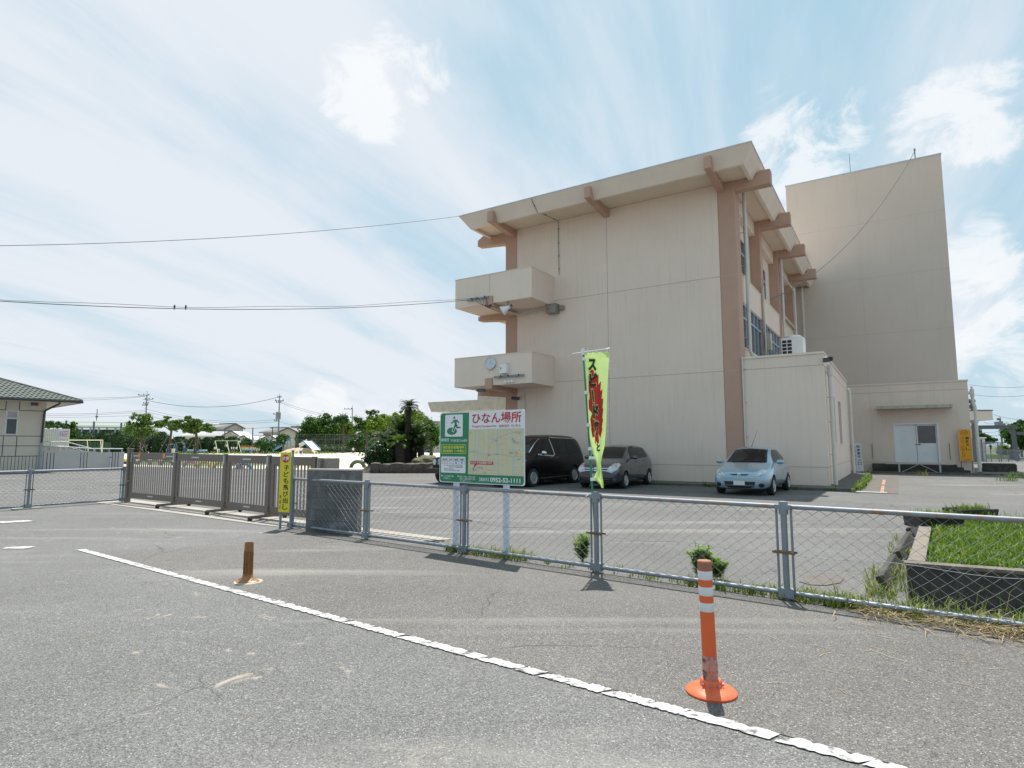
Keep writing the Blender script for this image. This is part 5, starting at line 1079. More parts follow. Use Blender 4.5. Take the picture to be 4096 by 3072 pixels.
# black minivan
st = [(0, .30, .78, .86, .55, .62, .58, .48), (.05, .21, .84, .94, .78, .82, .79, .66), (.25, .18, .92, 1.03, .87, .905, .87, .76), (.60, .18, 1.0, 1.12, .89, .925, .89, .80), (.85, .18, 1.08, 1.20, .89, .925, .89, .80), (1.0, .18, 1.10, 1.30, .89, .925, .89, .78), (1.68, .18, 1.12, 1.84, .89, .925, .87, .67), (2.3, .18, 1.14, 1.95, .89, .925, .87, .67), (3.9, .18, 1.16, 1.95, .89, .925, .87, .66), (4.55, .20, 1.16, 1.90, .88, .91, .86, .65), (4.84, .25, 1.12, 1.62, .86, .88, .84, .66), (4.93, .36, 1.0, 1.1, .72, .78, .76, .62)]
dec3 = [('windscreen', M_cglass, [(-.70, 1.19), (.70, 1.19), (.69, 1.25), (.585, 1.79), (0, 1.82), (-.585, 1.79), (-.69, 1.25)], 'f', .006, False),
    ('window', M_cglass, [(1.45, 1.20), (2.38, 1.16), (2.28, 1.78), (1.95, 1.74), (1.6, 1.45)], 's'), ('window_trim', M_chrome, [(1.30, 1.17), (2.38, 1.10), (2.50, 1.20), (2.36, 1.78), (2.30, 1.78), (2.42, 1.21), (2.37, 1.15), (1.32, 1.21)], 's', .014), ('window', M_cglass, [(2.5, 1.22), (3.45, 1.20), (3.45, 1.78), (2.42, 1.79)], 's'), ('window', M_cglass, [(3.52, 1.20), (4.5, 1.24), (4.42, 1.75), (3.52, 1.78)], 's'), ('roof_trim', M_chrome, [(2.4, 1.825), (4.5, 1.80), (4.5, 1.825), (2.4, 1.855)], 's', .014),
    ('pillar_trim', M_chrome, [(.655, 1.28), (.70, 1.25), (.60, 1.79), (.575, 1.79)], 'f', .014), ('headlight', M_hl, [(.44, .80), (.80, .86), (.86, .98), (.80, 1.0), (.48, .88)], 'f', .012), ('headlight', M_hl, [(.56, .68), (.82, .70), (.84, .77), (.60, .76)], 'f', .012),
    ('grille', M_black, [(-.5, .45), (.5, .45), (.52, .88), (-.52, .88)], 'f', .008, False)]+[('grille_bar', M_chrome, [(-.48, z), (.48, z), (.48, z+.03), (-.48, z+.03)], 'f', .014, False) for z in (.52, .62, .72, .82)]+[
    ('sill', M_chrome, [(1.45, .30), (3.5, .33), (3.5, .35), (1.45, .33)], 's', .012), seam(1.32, .34, 1.16), seam(2.45, .30, 1.9), seam(3.6, .5, 1.2), ('number_plate', M_plate, [(-.165, .35), (.165, .35), (.165, .515), (-.165, .515)], 'f', .04, False)]
th = R(36); rc = Vector((0.74, 22.46, 0)); axl = rc-Vector((math.cos(th), -math.sin(th), 0))*.82
car('minivan', 'large glossy black minivan with chrome trim parked behind the evacuation board', 'van', P_blk, st, axl, 36, .95, 3.0, .345, .235, .91, dec3, (1.04, 1.42, 1.25, .115, M_chrome), ((2.22, 1.06), (2.62, 1.06)))
# black off-roader, mostly hidden behind the board
st = [(0, .42, .92, .97, .60, .66, .64, .60), (.03, .36, .98, 1.05, .74, .78, .76, .72), (.2, .34, 1.02, 1.08, .77, .80, .78, .74), (.8, .34, 1.08, 1.13, .77, .80, .78, .74), (1.02, .34, 1.10, 1.16, .77, .80, .78, .74), (1.06, .34, 1.12, 1.22, .77, .80, .78, .73), (1.35, .34, 1.14, 1.72, .77, .80, .78, .66), (1.6, .34, 1.15, 1.80, .77, .80, .78, .66), (3.3, .34, 1.15, 1.80, .77, .80, .78, .66), (3.5, .36, 1.15, 1.76, .77, .80, .78, .65), (3.56, .42, 1.1, 1.6, .72, .75, .73, .62)]
dec4 = [('windscreen', M_cglass, [(-.66, 1.22), (.66, 1.22), (.60, 1.68), (-.60, 1.68)], 'f', .006, False), ('window', M_cglass, [(1.5, 1.2), (2.2, 1.2), (2.2, 1.68), (1.62, 1.68)], 's'), ('window', M_cglass, [(2.3, 1.2), (3.3, 1.2), (3.25, 1.68), (2.3, 1.68)], 's'),
    ('headlight', M_chrome, oval(.575, .86, .115, .115, 20), 'f', .012), ('lens', M_hl, oval(.575, .86, .095, .095, 20), 'f', .022, True, 'headlight'), ('grille', M_black, [(-.42, .74), (.42, .74), (.42, .99), (-.42, .99)], 'f', .010, False)]+[('grille_bar', M_plate, [(x, .76), (x+.05, .76), (x+.05, .97), (x, .97)], 'f', .018, False) for x in ()]+[('grille_bar', M_plate, [(-.38, z), (.38, z), (.38, z+.035), (-.38, z+.035)], 'f', .02, False) for z in (.775, .85, .925)]
def ex4(root, proj, dec, fa):
    m = MB(); m.bx(-.85, .85, -fa-.16, -fa+.1, .42, .62); m.build('bumper', M_black, root, bev=.03)
    m = MB(); m.bx(-.79, -.66, -fa-.01, -fa+.02, .63, .70); m.bx(.66, .79, -fa-.01, -fa+.02, .63, .70); m.build('indicator', M_amb, root)
    for s in (-1, 1):
        m = MB(); m.tube([(s*.80, -.40+.02, .45), (s*.82, -.36, .72), (s*.82, -.1, .85), (s*.82, .25, .84), (s*.82, .46, .6), (s*.81, .5, .42)], .05, 8); m.build('arch_flare', M_black, root, smooth=True)
th = R(36); axl = gp(1768, 1930)+Vector((math.cos(th), -math.sin(th), 0))*.72
car('offroad_car', 'boxy black off-road car with a round headlight, mostly hidden behind the evacuation board', 'car', P_blk, st, axl, 36, .62, 2.25, .36, .22, .80, dec4, (.95, 1.3, 1.25, .10, M_black), (), ex4, lev=2)
# ------------------------------------------------------------ house with the green-grey tiled roof at the left, and its ramp
hu = Vector((math.sin(R(41)), math.cos(R(41)), 0)); HO = gp(165, 1889); hrz = math.atan2(hu.y, hu.x)
hs = thing('tiled_house', 'single-storey pale house with grey-green tiled hip roof and dark wall lines at the left edge', 'building', HO, hrz)
M_hw = pm('pale_house_panel', (.58, .55, .48), .8, var=.04, scale=1.2); M_groove = pm('dark_groove', (.05, .05, .06), .8)
M_tile = pm('grey_green_roof_tile', (.115, .13, .115), .6, var=.18, scale=4); M_gut = pm('dark_gutter', (.035, .033, .035), .4)
WH = 4.08
m = MB(); m.bx(-14, -1.80, 0, 8, 0, WH); m.bx(-1.25, 0, 0, 8, 0, WH); m.bx(-1.80, -1.25, 0, 8, 0, 2.15); m.bx(-1.80, -1.25, 0, 8, 3.5, WH); m.bx(-1.80, -1.25, .2, 8, 2.15, 3.5); m.build('wall', M_hw, hs)
m = MB(); g = .018
for z in (.94, 1.52, 2.08): m.bx(-14, 0, -.006, 0, z-g, z+g)
m.bx(-1.22, 0, -.006, 0, 3.54-g, 3.54+g); m.bx(-14, -1.84, -.006, 0, 3.54-g, 3.54+g)
for x in (-1.24, -1.83, -3.0, -3.6, -5): m.bx(x-g, x+g, -.006, 0, .96, 1.50); m.bx(x-g, x+g, -.006, 0, 1.54, 2.06)
for x in (-1.24, -1.84, -3.0, -3.6, -5.2): m.bx(x-g, x+g, -.006, 0, 3.56, WH)
for k in range(40): x = -.12-.16*k; m.bx(x-.01, x+.01, -.006, 0, .05, .92)
m.build('groove', M_groove, hs)
m = MB(); m.bx(-1.80, -1.25, -.02, .1, 2.15, 2.20); m.bx(-1.80, -1.25, .0, .1, 3.04, 3.11); m.bx(-1.80, -1.74, .0, .1, 2.2, 3.45); m.bx(-1.31, -1.25, .0, .1, 2.2, 3.45); m.bx(-1.80, -1.25, .0, .1, 3.45, 3.5); wi = m.build('window', M_alu, hs)
m = MB(); m.bx(-1.74, -1.31, .07, .08, 2.2, 3.04); m.build('pane', M_glass, wi)
m = MB(); 
for k in range(5): m.bx(-1.74, -1.31, .035, .09, 3.13+.065*k, 3.165+.065*k)
m.build('louvre', M_alu, wi)
m = MB(); ov = 1.4; A = (-14, -ov, WH+.05); Bc = (ov, -ov, WH+.05); C = (ov, 8+ov, WH+.05); D_ = (-14, 8+ov, WH+.05); rg = 2.05
m.add([A, Bc, C, D_, (-4, 4, WH+.05+rg), (-14, 4, WH+.05+rg)], [(0, 1, 4, 5), (1, 2, 4), (2, 3, 5, 4)]); rf = m.build('roof', M_tile, hs)
m = MB()                                                                          # rows of curved tiles
sl = Vector((0, 4+ov, rg)); ns_ = 18; nn_ = Vector((0, -rg, 4+ov)).normalized()
for k in range(ns_):
    f0, f1 = k/ns_, (k+1.12)/ns_; y0 = -ov+(4+ov)*f0; z0 = WH+.05+rg*f0; y1 = -ov+(4+ov)*min(1, f1); z1 = WH+.05+rg*min(1, f1); xr = ov-(4+ov)*f0
    x = -13.9+(.11 if k % 2 else 0)
    while x < xr-.1:
        x2 = min(x+.235, xr-.02); P = []
        for u in (0, .5, 1):
            xx = x+(x2-x)*u; b_ = .045*math.sin(math.pi*u); P.append((xx, y0-.02, z0+.05+b_)); P.append((xx, y1, z1+.015+b_))
        P += [(x, y0-.02, z0), (x+(x2-x)*.5, y0-.02, z0), (x2, y0-.02, z0)]
        m.add(P, [(0, 2, 3, 1), (2, 4, 5, 3), (6, 7, 2, 0), (7, 8, 4, 2)]); x += .235
m.build('tiles', M_tile, rf, recalc=False)
m = MB(); m.tube([(ov, -ov, WH+.10), (-4, 4, WH+.12+rg)], .07, 8); m.tube([(ov, 8+ov, WH+.1), (-4, 4, WH+.12+rg)], .07, 8); m.tube([(-14, 4, WH+.13+rg), (-4, 4, WH+.13+rg)], .09, 8); m.build('ridge', M_tile, rf)
m = MB(); m.bx(-14, ov+.05, -ov-.08, -ov+.02, WH-.06, WH+.06); m.bx(ov-.02, ov+.08, -ov+.02, 8+ov, WH-.06, WH+.06); m.build('gutter', M_gut, hs, bev=.02)
m = MB(); m.bx(-14, ov-.02, -ov+.02, 0, WH-.035, WH+.02); m.bx(0, ov-.02, 0, 8, WH-.035, WH+.02); m.build('eave_soffit', M_hw, hs)
m = MB(); m.tube([(.35, -ov+.1, WH-.05), (.33, -ov+.12, WH-.15), (-.05, -.12, WH-.5), (-.10, -.10, WH-.7), (-.12, -.10, 1.7)], .055, 8); m.build('drainpipe', M_gut, hs, smooth=True)
m = MB(); m.tube([(-.12, -.10, 1.7), (-.14, -.10, .0)], .06, 8); m.build('drainpipe', pm('grey_blue_pipe', (.30, .33, .40), .5), hs, smooth=True)
m = MB(); m.bx(-.73, -.66, -.1, 0, WH-.25, WH-.07); m.bx(-.52, -.41, -.1, 0, WH-.25, WH-.07); m.bx(-.66, -.52, -.06, 0, WH-.22, WH-.1); m.k = 1; m.bx(-.51, -.42, -.12, -.1, WH-.23, WH-.09); m.build('alarm_lamp', [M_dark, M_red], hs)
rp = thing('ramp_wall', 'pale grey ramp wall with dark line groups and steel handrails beside the tiled house', 'ramp', HO, hrz)
RL = 4.16; rw = MB(); rw.prism([(.05, 0), (RL, 0), (RL, 1.14), (RL*.72, 1.12), (RL*.42, 1.26), (.05, 1.22)], -.05, .12, 'y'); rw.build('wall', pm('ramp_grey_paint', (.50, .49, .48), .85, var=.05, scale=.8, spot=(.3, .3, .28), spot_t=(.7, .8)), rp)
m = MB()
for c in (.37, 2.015, 3.665):
    for k in (-1, 0, 1): x = c+k*.16; m.bx(x-.016, x+.016, -.056, -.05, 0, 1.13)
m.build('groove', M_groove, rp)
m = MB(); m.tube([(-.05, .03, 1.52), (1.2, .03, 1.46), (2.3, .03, 1.36), (RL*.98, .03, 1.34)], .03, 8)
for u in (.03, .2, .35, .5, .62, .8, .97): m.tube([(RL*u, .03, 1.1), (RL*u, .03, 1.48 if u < .4 else 1.36)], .02, 6)
m.build('handrail', M_alu, rp, smooth=True)
m = MB(); m.tube([(.0, 2.2, 1.78), (RL*.38, 2.2, 1.78), (RL*.75, 2.2, 1.3)], .03, 8); m.tube([(.0, 2.2, 1.5), (RL*.38, 2.2, 1.5), (RL*.75, 2.2, 1.0)], .025, 8)
for u in (.02, .19, .37, .55, .74): m.tube([(RL*u, 2.2, .8), (RL*u, 2.2, 1.78 if u < .4 else 1.78-(u-.38)/.37*.48)], .025, 6)
m.build('handrail', M_alu, rp, smooth=True)
m = MB(); m.prism([(.05, 0), (RL*.9, 0), (RL*.9, .5), (RL*.4, 1.5), (.05, 1.5)], 2.25, 2.4, 'y'); m.build('rear_wall', M_hw, rp)
fpt = thing('hydrant_pipe', 'short grey capped pipe standing against the ramp wall', 'pipe', HO+hu*3.36+Vector((hu.y, -hu.x, 0))*.25); m = MB(); m.tube([(0, 0, 0), (0, 0, .78)], .05, 10); m.build('pipe', M_alu, fpt, smooth=True); m = MB(); m.tube([(0, 0, .78), (0, 0, .86)], .065, 10); m.build('cap', M_steel, fpt, smooth=True)

# ------------------------------------------------------------ foliage
def leaves(mb, c, rad, n, size, rr, clumps=26, inner=.0, flat=0):
    n = int(n*1.9); size *= 1.2; clumps = int(clumps*1.5)
    """leaf clumps spread through an ellipsoid: uneven outline, gaps between clumps"""
    c = Vector(c); rad = Vector(rad)
    for k in range(clumps):
        while True:
            d_ = Vector((rr.uniform(-1, 1), rr.uniform(-1, 1), rr.uniform(-1, 1)))
            if inner < d_.length < 1: break
        cc = c+Vector((d_.x*rad.x, d_.y*rad.y, d_.z*rad.z)); cr = min(rad)*rr.uniform(.30, .60)
        for _ in range(n//clumps):
            o = Vector((rr.gauss(0, .5), rr.gauss(0, .5), rr.gauss(0, .38)*(1-flat)))*cr*1.4; p = cc+o
            nrm = (o.normalized()+Vector((rr.gauss(0, .5), rr.gauss(0, .5), .5+rr.gauss(0, .5)))).normalized(); a = nrm.orthogonal().normalized(); b_ = nrm.cross(a); th_ = rr.uniform(0, 6.28); a, b_ = a*math.cos(th_)+b_*math.sin(th_), b_*math.cos(th_)-a*math.sin(th_); s_ = size*rr.uniform(.6, 1.3)
            mb.add([p-a*s_, p-b_*s_*.5, p+a*s_, p+b_*s_*.5], [(0, 1, 2, 3)])
M_bark = pm('tree_bark', (.09, .07, .05), .9, var=.3, scale=6, bump=.4, bscale=20)
M_hedge = leafm('dark_hedge_leaves', (.012, .035, .010), (.035, .085, .02), .5, .15); M_mid = leafm('mid_green_leaves', (.018, .060, .008), (.085, .175, .022), .5, .25); M_lightl = leafm('light_green_leaves', (.07, .145, .012), (.19, .28, .03), .5, .35); M_pine = leafm('pine_green_leaves', (.06, .13, .025), (.16, .25, .05), .5, .3); M_darkt = leafm('deep_green_leaves', (.02, .06, .015), (.06, .13, .03), .5, .2); M_cyc = leafm('cycad_fronds', (.008, .028, .006), (.035, .085, .014), .4, .15)
def tree(name, label, x, ybase, Y, crown, mt, n=2600, size=.16, trunk=.14, group=None, limbs=5, cat='tree', seed=1):
    """crown: list of (px, py, rx px, ry px) blobs in the photograph, all at depth Y"""
    rr = random.Random(seed)
    if 70 < Y < 112 and x < 1800: Y *= 1.32; size *= 1.25; trunk *= 1.3
    o = at(x, 1785, Y); o.z = 0; k_ = Y/2404; t = thing(name, label, cat, o, 0, group)
    mb = MB(); tm = MB(); cs = []
    for px, py, rx, ry in crown:
        c = at(px, py, Y)-o; c.y += rr.uniform(-.15, .15)*rx*k_; cs.append((c, rx*k_, ry*k_))
    area = sum(a*b_ for _, a, b_ in cs)
    for c, rx, rz in cs: leaves(mb, c, (rx, rx*.9, rz), int(n*rx*rz/area), size, rr, clumps=max(8, int(34*rx*rz/area)+6))
    low = min(c.z-rz for c, rx, rz in cs); top = max(c.z for c, rx, rz in cs); fork = max(.5, low+.15*(top-low))
    tm.tube([(0, 0, 0), (rr.uniform(-.1, .1), 0, fork*.6), (rr.uniform(-.1, .1), 0, fork)], [trunk*1.25, trunk, trunk*.8], 8)
    for c, rx, rz in cs:
        tm.tube([(0, 0, fork*.92), Vector((c.x*.45, c.y*.4, fork+(c.z-fork)*.45)), c+Vector((0, 0, rz*.2))], [trunk*.6, trunk*.4, trunk*.15], 6)
        for _ in range(2): q = c+Vector((rr.uniform(-.7, .7)*rx, rr.uniform(-.7, .7)*rx, rr.uniform(-.2, .6)*rz)); tm.tube([Vector((c.x*.45, c.y*.4, fork+(c.z-fork)*.45)), q], [trunk*.3, trunk*.08], 5)
    mb.build('crown', mt, t, recalc=False); tm.build('trunk', M_bark, t, smooth=True); return t
def A(X, Y_): return (150+X/4.022, 1500+Y_/4.022)
def Bz(X, Y_): return (600+X/4.022, 1550+Y_/4.022)
def Dz(X, Y_): return (1100+X/3.3515, 1550+Y_/3.3515)
def Ez(X, Y_): return (3750+X/4.147, 1500+Y_/4.147)
def bl(f, *bs, s=4.022): return [(*f(x, y), rx/s, ry/s) for x, y, rx, ry in bs]
# clipped hedge bushes in a row at the far side of the playground
hb = [(270, 1735, 44, 'A'), (342, 1730, 46, ''), (420, 1722, 44, ''), (478, 1728, 40, ''), (545, 1742, 48, ''), (640, 1728, 44, ''), (715, 1748, 44, ''), (778, 1752, 40, ''), (832, 1750, 36, ''), (876, 1746, 40, ''), (930, 1748, 40, ''), (985, 1758, 36, ''), (1040, 1766, 34, ''), (1090, 1764, 40, '')]
ho = ('first', 'second', 'third', 'fourth', 'fifth', 'sixth', 'seventh', 'eighth', 'ninth', 'tenth', 'eleventh', 'twelfth', 'thirteenth', 'last')
for i, (px, py, hw, _) in enumerate(hb):
    Y = 128+(i % 3)*1.5; rr = random.Random(40+i); o = at(px, 1785, Y); o.z = 0; top = at(px, py, Y).z; w_ = hw*1.12*Y/2404; t = thing('hedge_bush', f'dark clipped hedge bush, {ho[i]} from the left in the far playground hedge row', 'hedge', o, 0, 'clipped hedge bushes behind the playground')
    mb = MB(); n = 1500
    for _ in range(n):
        a = rr.uniform(0, 6.283); u = rr.random(); z = top*u; prof = (1-max(0, (u-.55)/.45)**2.2*.75)*(.9+.1*math.sin(a*3+i)); r_ = w_*prof*rr.uniform(.86, 1.03); 
        if rr.random() < .2: z = top*rr.uniform(.88, 1.0); r_ = w_*.45*rr.random()
        p = Vector((math.cos(a)*r_, math.sin(a)*r_*.8, z)); nrm = Vector((math.cos(a), math.sin(a), .4+rr.gauss(0, .4))).normalized(); a_ = nrm.orthogonal().normalized(); b_ = nrm.cross(a_); s_ = rr.uniform(.14, .3); mb.add([p-a_*s_, p-b_*s_*.6, p+a_*s_, p+b_*s_*.6], [(0, 1, 2, 3)])
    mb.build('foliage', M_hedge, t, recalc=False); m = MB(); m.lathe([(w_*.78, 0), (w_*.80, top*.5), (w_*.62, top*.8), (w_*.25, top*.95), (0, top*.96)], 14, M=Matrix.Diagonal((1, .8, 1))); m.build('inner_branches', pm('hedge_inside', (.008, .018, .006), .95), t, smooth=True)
def props(t, pts):
    for a, b_ in pts: m = MB(); m.tube([a-t.location, b_-t.location], .06, 6); m.build('prop', pm('prop_pole', (.16, .13, .10), .8), t)
t1 = tree('pine_tree', 'layered light-green tree propped with crossed poles, behind the gate post', 566, 1810, 122, bl(A, (1640, 660, 130, 45), (1740, 700, 120, 70), (1570, 800, 120, 60), (1760, 780, 90, 60), (1640, 900, 260, 90)), M_pine, 2600, .20, .22, 'propped trees along the playground', seed=3)
props(t1, [(at(*A(1450, 1190), 120), at(*A(1660, 920), 122)), (at(*A(1745, 1230), 120), at(*A(1690, 900), 122))])
t2 = tree('pine_tree', 'open flat-crowned tree propped with two poles, above the blue bars', 681, 1810, 122, bl(Bz, (265, 485, 70, 20), (230, 570, 130, 45), (390, 560, 70, 35), (450, 640, 110, 60), (160, 610, 70, 30)), M_pine, 2200, .20, .24, 'propped trees along the playground', seed=4)
props(t2, [(at(*Bz(150, 1035), 120), at(*Bz(290, 770), 122)), (at(*Bz(455, 1035), 120), at(*Bz(375, 780), 122))])
t3 = tree('pine_tree', 'widest flat-crowned propped tree, left of the tile-roofed houses', 782, 1810, 122, bl(Bz, (630, 480, 70, 22), (600, 540, 110, 40), (760, 560, 110, 45), (560, 610, 110, 55), (700, 620, 150, 60), (880, 610, 100, 45), (960, 670, 130, 45), (640, 690, 140, 50)), M_pine, 3200, .20, .26, 'propped trees along the playground', seed=5)
props(t3, [(at(*Bz(585, 1025), 120), at(*Bz(710, 800), 122)), (at(*Bz(830, 1005), 120), at(*Bz(770, 790), 122)), (at(*Bz(775, 1005), 121), at(*Bz(765, 790), 123))])
# trees behind the ball net
tree('broadleaf_tree', 'big round dense green broadleaf tree behind the white slide', 1272, 1800, 104, bl(Dz, (600, 470, 190, 90), (460, 560, 150, 110), (720, 540, 150, 110), (600, 620, 240, 90), (380, 690, 80, 60), (690, 390, 60, 30), s=3.3515), M_mid, 7000, .20, .35, seed=8)
tree('broadleaf_tree', 'small dark round tree showing above the row of trees', 1371, 1790, 135, bl(Dz, (910, 425, 65, 50), (820, 440, 50, 40), s=3.3515), M_darkt, 1300, .22, .2, seed=9)
tree('broadleaf_tree', 'yellow-green tree right of the big round tree', 1385, 1800, 108, bl(Dz, (940, 510, 110, 60), (900, 580, 90, 60), (1010, 560, 70, 60), s=3.3515), M_lightl, 2400, .17, .16, seed=10)
tree('slender_tree', 'thin open-branched tree with visible dark trunk in front of the net', 1465, 1800, 88, bl(Dz, (1110, 430, 60, 40), (1180, 480, 90, 50), (1300, 330, 90, 35), (1340, 420, 90, 50), (1150, 560, 90, 50), (1290, 520, 90, 50), s=3.3515), M_mid, 2200, .13, .16, seed=11)
tree('broadleaf_tree', 'bright yellow-green tree behind the left side of the cycads', 1520, 1800, 84, bl(Dz, (1400, 470, 150, 70), (1460, 420, 110, 50), (1350, 540, 130, 60), s=3.3515), M_lightl, 2800, .14, .15, seed=12)
tree('broadleaf_tree', 'wide yellow-green tree crowning behind the tall cycad trunk', 1660, 1800, 80, bl(Dz, (1700, 400, 190, 60), (1880, 390, 160, 60), (1620, 480, 150, 70), (1850, 470, 150, 70), (1980, 440, 90, 60), (1780, 330, 160, 25), s=3.3515), M_lightl, 4600, .14, .16, seed=13)
tree('broadleaf_tree', 'leafy green tree between the cycads and the evacuation board', 1725, 1800, 76, bl(Dz, (2050, 560, 130, 110), (2000, 700, 110, 90), (2120, 720, 70, 100), (2150, 600, 60, 60), s=3.3515), M_mid, 3000, .14, .2, seed=14)
tree('shrub', 'dark green shrub behind the ball net, right of the thin trunk', 1440, 1800, 92, bl(Dz, (1150, 720, 110, 80), (1060, 760, 90, 60), s=3.3515), M_darkt, 1500, .16, .1, cat='shrub', seed=15)
tree('low_hedge', 'low light hedge under the big round tree behind the ball net', 1345, 1800, 100, bl(Dz, (650, 810, 60, 30), (760, 815, 70, 30), (880, 812, 70, 32), (990, 810, 60, 35), s=3.3515), M_pine, 1600, .15, .05, cat='hedge', seed=16)
tree('shrub', 'bushy shrub beside the utility pole behind the jungle gym', 1060, 1800, 118, bl(Bz, (1850, 900, 150, 80), (2130, 830, 90, 70), (1560, 880, 80, 60)), M_darkt, 1500, .2, .1, cat='shrub', seed=17)
tree('shrub', 'green shrubs behind the sign panel next to the tiled house', 215, 1800, 90, bl(A, (250, 800, 140, 55), (450, 830, 100, 40), (590, 790, 40, 40), (560, 930, 90, 90)), M_darkt, 1800, .17, .1, cat='shrub', seed=18)
tree('shrub', 'small dark shrub above the ramp handrail', 190, 1800, 52, bl(A, (180, 1060, 55, 22), (330, 1110, 70, 14)), M_darkt, 500, .09, .05, cat='shrub', seed=19)
# ------------------------------------------------------------ cycads in a bed edged with rocks
M_cbark = pm('cycad_trunk', (.035, .028, .022), .95, var=.5, scale=9, bump=.9, bscale=25)
def cycad(label, base, topp, Y, r_, fl_, nf, mt=None, seed=1, droop=.5):
    rr = random.Random(seed); o = at(base, 1785, Y); o.z = .25; tp = at(*topp, Y)-o; t = thing('cycad', label, 'cycad', o, 0, 'cycads in the rock-edged bed')
    m = MB(); pts = [Vector((0, 0, -.25)), tp*.5+Vector((rr.uniform(-.1, .1), 0, 0)), tp]; n_ = 14; path = []
    for i in range(n_+1): u = i/n_; path.append(pts[0]*(1-u)**2+pts[1]*2*u*(1-u)+pts[2]*u*u)
    m.tube(path, [r_*(1.12-.2*i/n_)*(1+.07*(i % 2)) for i in range(n_+1)], 12); m.build('trunk', M_cbark, t)
    q = MB()
    for k in range(nf):
        az = 6.283*k/nf*2.4+rr.uniform(-.2, .2); el = rr.uniform(-.25, 1.25); ln_ = fl_*rr.uniform(.8, 1.1); d_ = Vector((math.cos(az), math.sin(az), 0)); prev = None; ns = 22
        for i in range(ns+1):
            u = i/ns; e_ = el-droop*2.2*u*u; 
            if i == 0: p = tp.copy()
            else: p = p+(d_*math.cos(e_)+Vector((0, 0, math.sin(e_))))*ln_/ns
            tng = (d_*math.cos(e_)+Vector((0, 0, math.sin(e_)))); sd_ = Vector((-d_.y, d_.x, 0)); up = sd_.cross(tng)
            if i > 1:
                lw = .24*fl_*math.sin(math.pi*min(1, .12+u*.9))**.7*.9
                for s in (-1, 1):
                    tip = p+sd_*s*lw+tng*lw*.55+up*lw*(-.25); w_ = ln_/ns*.42; q.add([p-tng*w_, p+tng*w_, tip], [(0, 1, 2)])
        m
    q.build('fronds', mt or M_cyc, t, recalc=False); return t
cyY = 36.5
cycad('tallest cycad, a bare dark trunk topped with one crown against the sky', 1632, Dz(1797, 262), cyY, .17, .78, 60, seed=1, droop=.62)
cycad('cycad with a bright yellow-green crown on a stout trunk at the front of the clump', 1601, Dz(1655, 735), cyY-1.2, .25, .80, 44, leafm('bright_cycad_fronds', (.06, .13, .02), (.17, .26, .04), .4, .3), seed=2, droop=.5)
cycad('cycad with long dark fronds rising behind the front crown', 1612, Dz(1700, 600), cyY+.6, .26, 1.25, 52, seed=3, droop=.38)
cycad('leaning cycad at the right of the clump with arching fronds', 1655, Dz(1890, 640), cyY+.2, .17, 1.10, 48, seed=4, droop=.42)
cycad('low cycad behind the leafy bush with pale fronds reaching left', 1560, Dz(1440, 690), cyY+1, .22, 1.0, 40, leafm('pale_cycad_fronds', (.05, .09, .03), (.16, .22, .10), .35, .2), seed=5, droop=.6)
cycad('short cycad at the right foot of the clump, over the low mossy mound', 1685, Dz(1950, 800), cyY, .2, .95, 36, seed=6, droop=.5)
cycad('cycad right behind the tall trunk with upright light fronds', 1640, Dz(1790, 560), cyY+1.2, .2, 1.15, 46, leafm('bright_cycad_fronds', (.06, .13, .02), (.17, .26, .04)), seed=7, droop=.3)
tree('leafy_bush', 'dense dark leafy bush at the left end of the rock-edged bed', 1512, 1860, 35.3, bl(Dz, (1370, 870, 130, 140), (1310, 960, 90, 90), (1440, 960, 110, 100), (1400, 770, 80, 60), (1340, 1010, 110, 60), (1520, 930, 70, 110), (1560, 1000, 70, 50), s=3.3515), leafm('glossy_dark_leaves', (.012, .04, .010), (.05, .10, .03), .25, .1), 5200, .075, .08, cat='bush', seed=20)
cycad('dark cycad with drooping fronds hiding behind the tall trunk', 1650, Dz(1850, 720), cyY+.4, .22, 1.0, 44, seed=21, droop=.6)
cycad('dark cycad between the front crown and the tall trunk', 1625, Dz(1745, 690), cyY+.3, .24, .95, 44, seed=22, droop=.6)
cycad('dark cycad just right of the leafy bush', 1583, Dz(1560, 740), cyY+.5, .24, 1.0, 44, seed=23, droop=.55)
bd0, bd1 = gp(1480, 1892), gp(1738, 1896)
m = MB(); n = 40
m.add([(0, 0, .55)]+[(math.cos(6.283*k/n), math.sin(6.283*k/n), -.02) for k in range(n)]+[(.75*math.cos(6.283*k/n), .75*math.sin(6.283*k/n), .42) for k in range(n)], [(n+1+k, n+1+(k+1) % n, 0) for k in range(n)]+[(1+k, 1+(k+1) % n, n+1+(k+1) % n, n+1+k) for k in range(n)])
o = m.build('planting_bed', pm('bed_soil', (.06, .05, .03), .95, var=.4, scale=3)); o.location = at(1612, 1785, 37.3); o.location.z = 0; o.scale = (2.6, 2.4, 1); tag(o, 'low mound of dark soil carrying the cycads', 'planting bed')
M_rock = pm('bed_rock', (.085, .07, .06), .9, var=.4, scale=4, bump=.6, bscale=15)
rk = [(1500, 34, .62), (1543, 40, .56), (1588, 50, .62), (1637, 44, .58), (1680, 46, .60), (1722, 40, .62)]
rl = ('leftmost edging rock under the leafy bush', 'second edging rock from the bush, squarish', 'third edging rock, wide and low under the cycads', 'fourth edging rock, under the tall cycad trunk', 'fifth edging rock, wide with a flat top', 'sixth edging rock, next to the evacuation board')
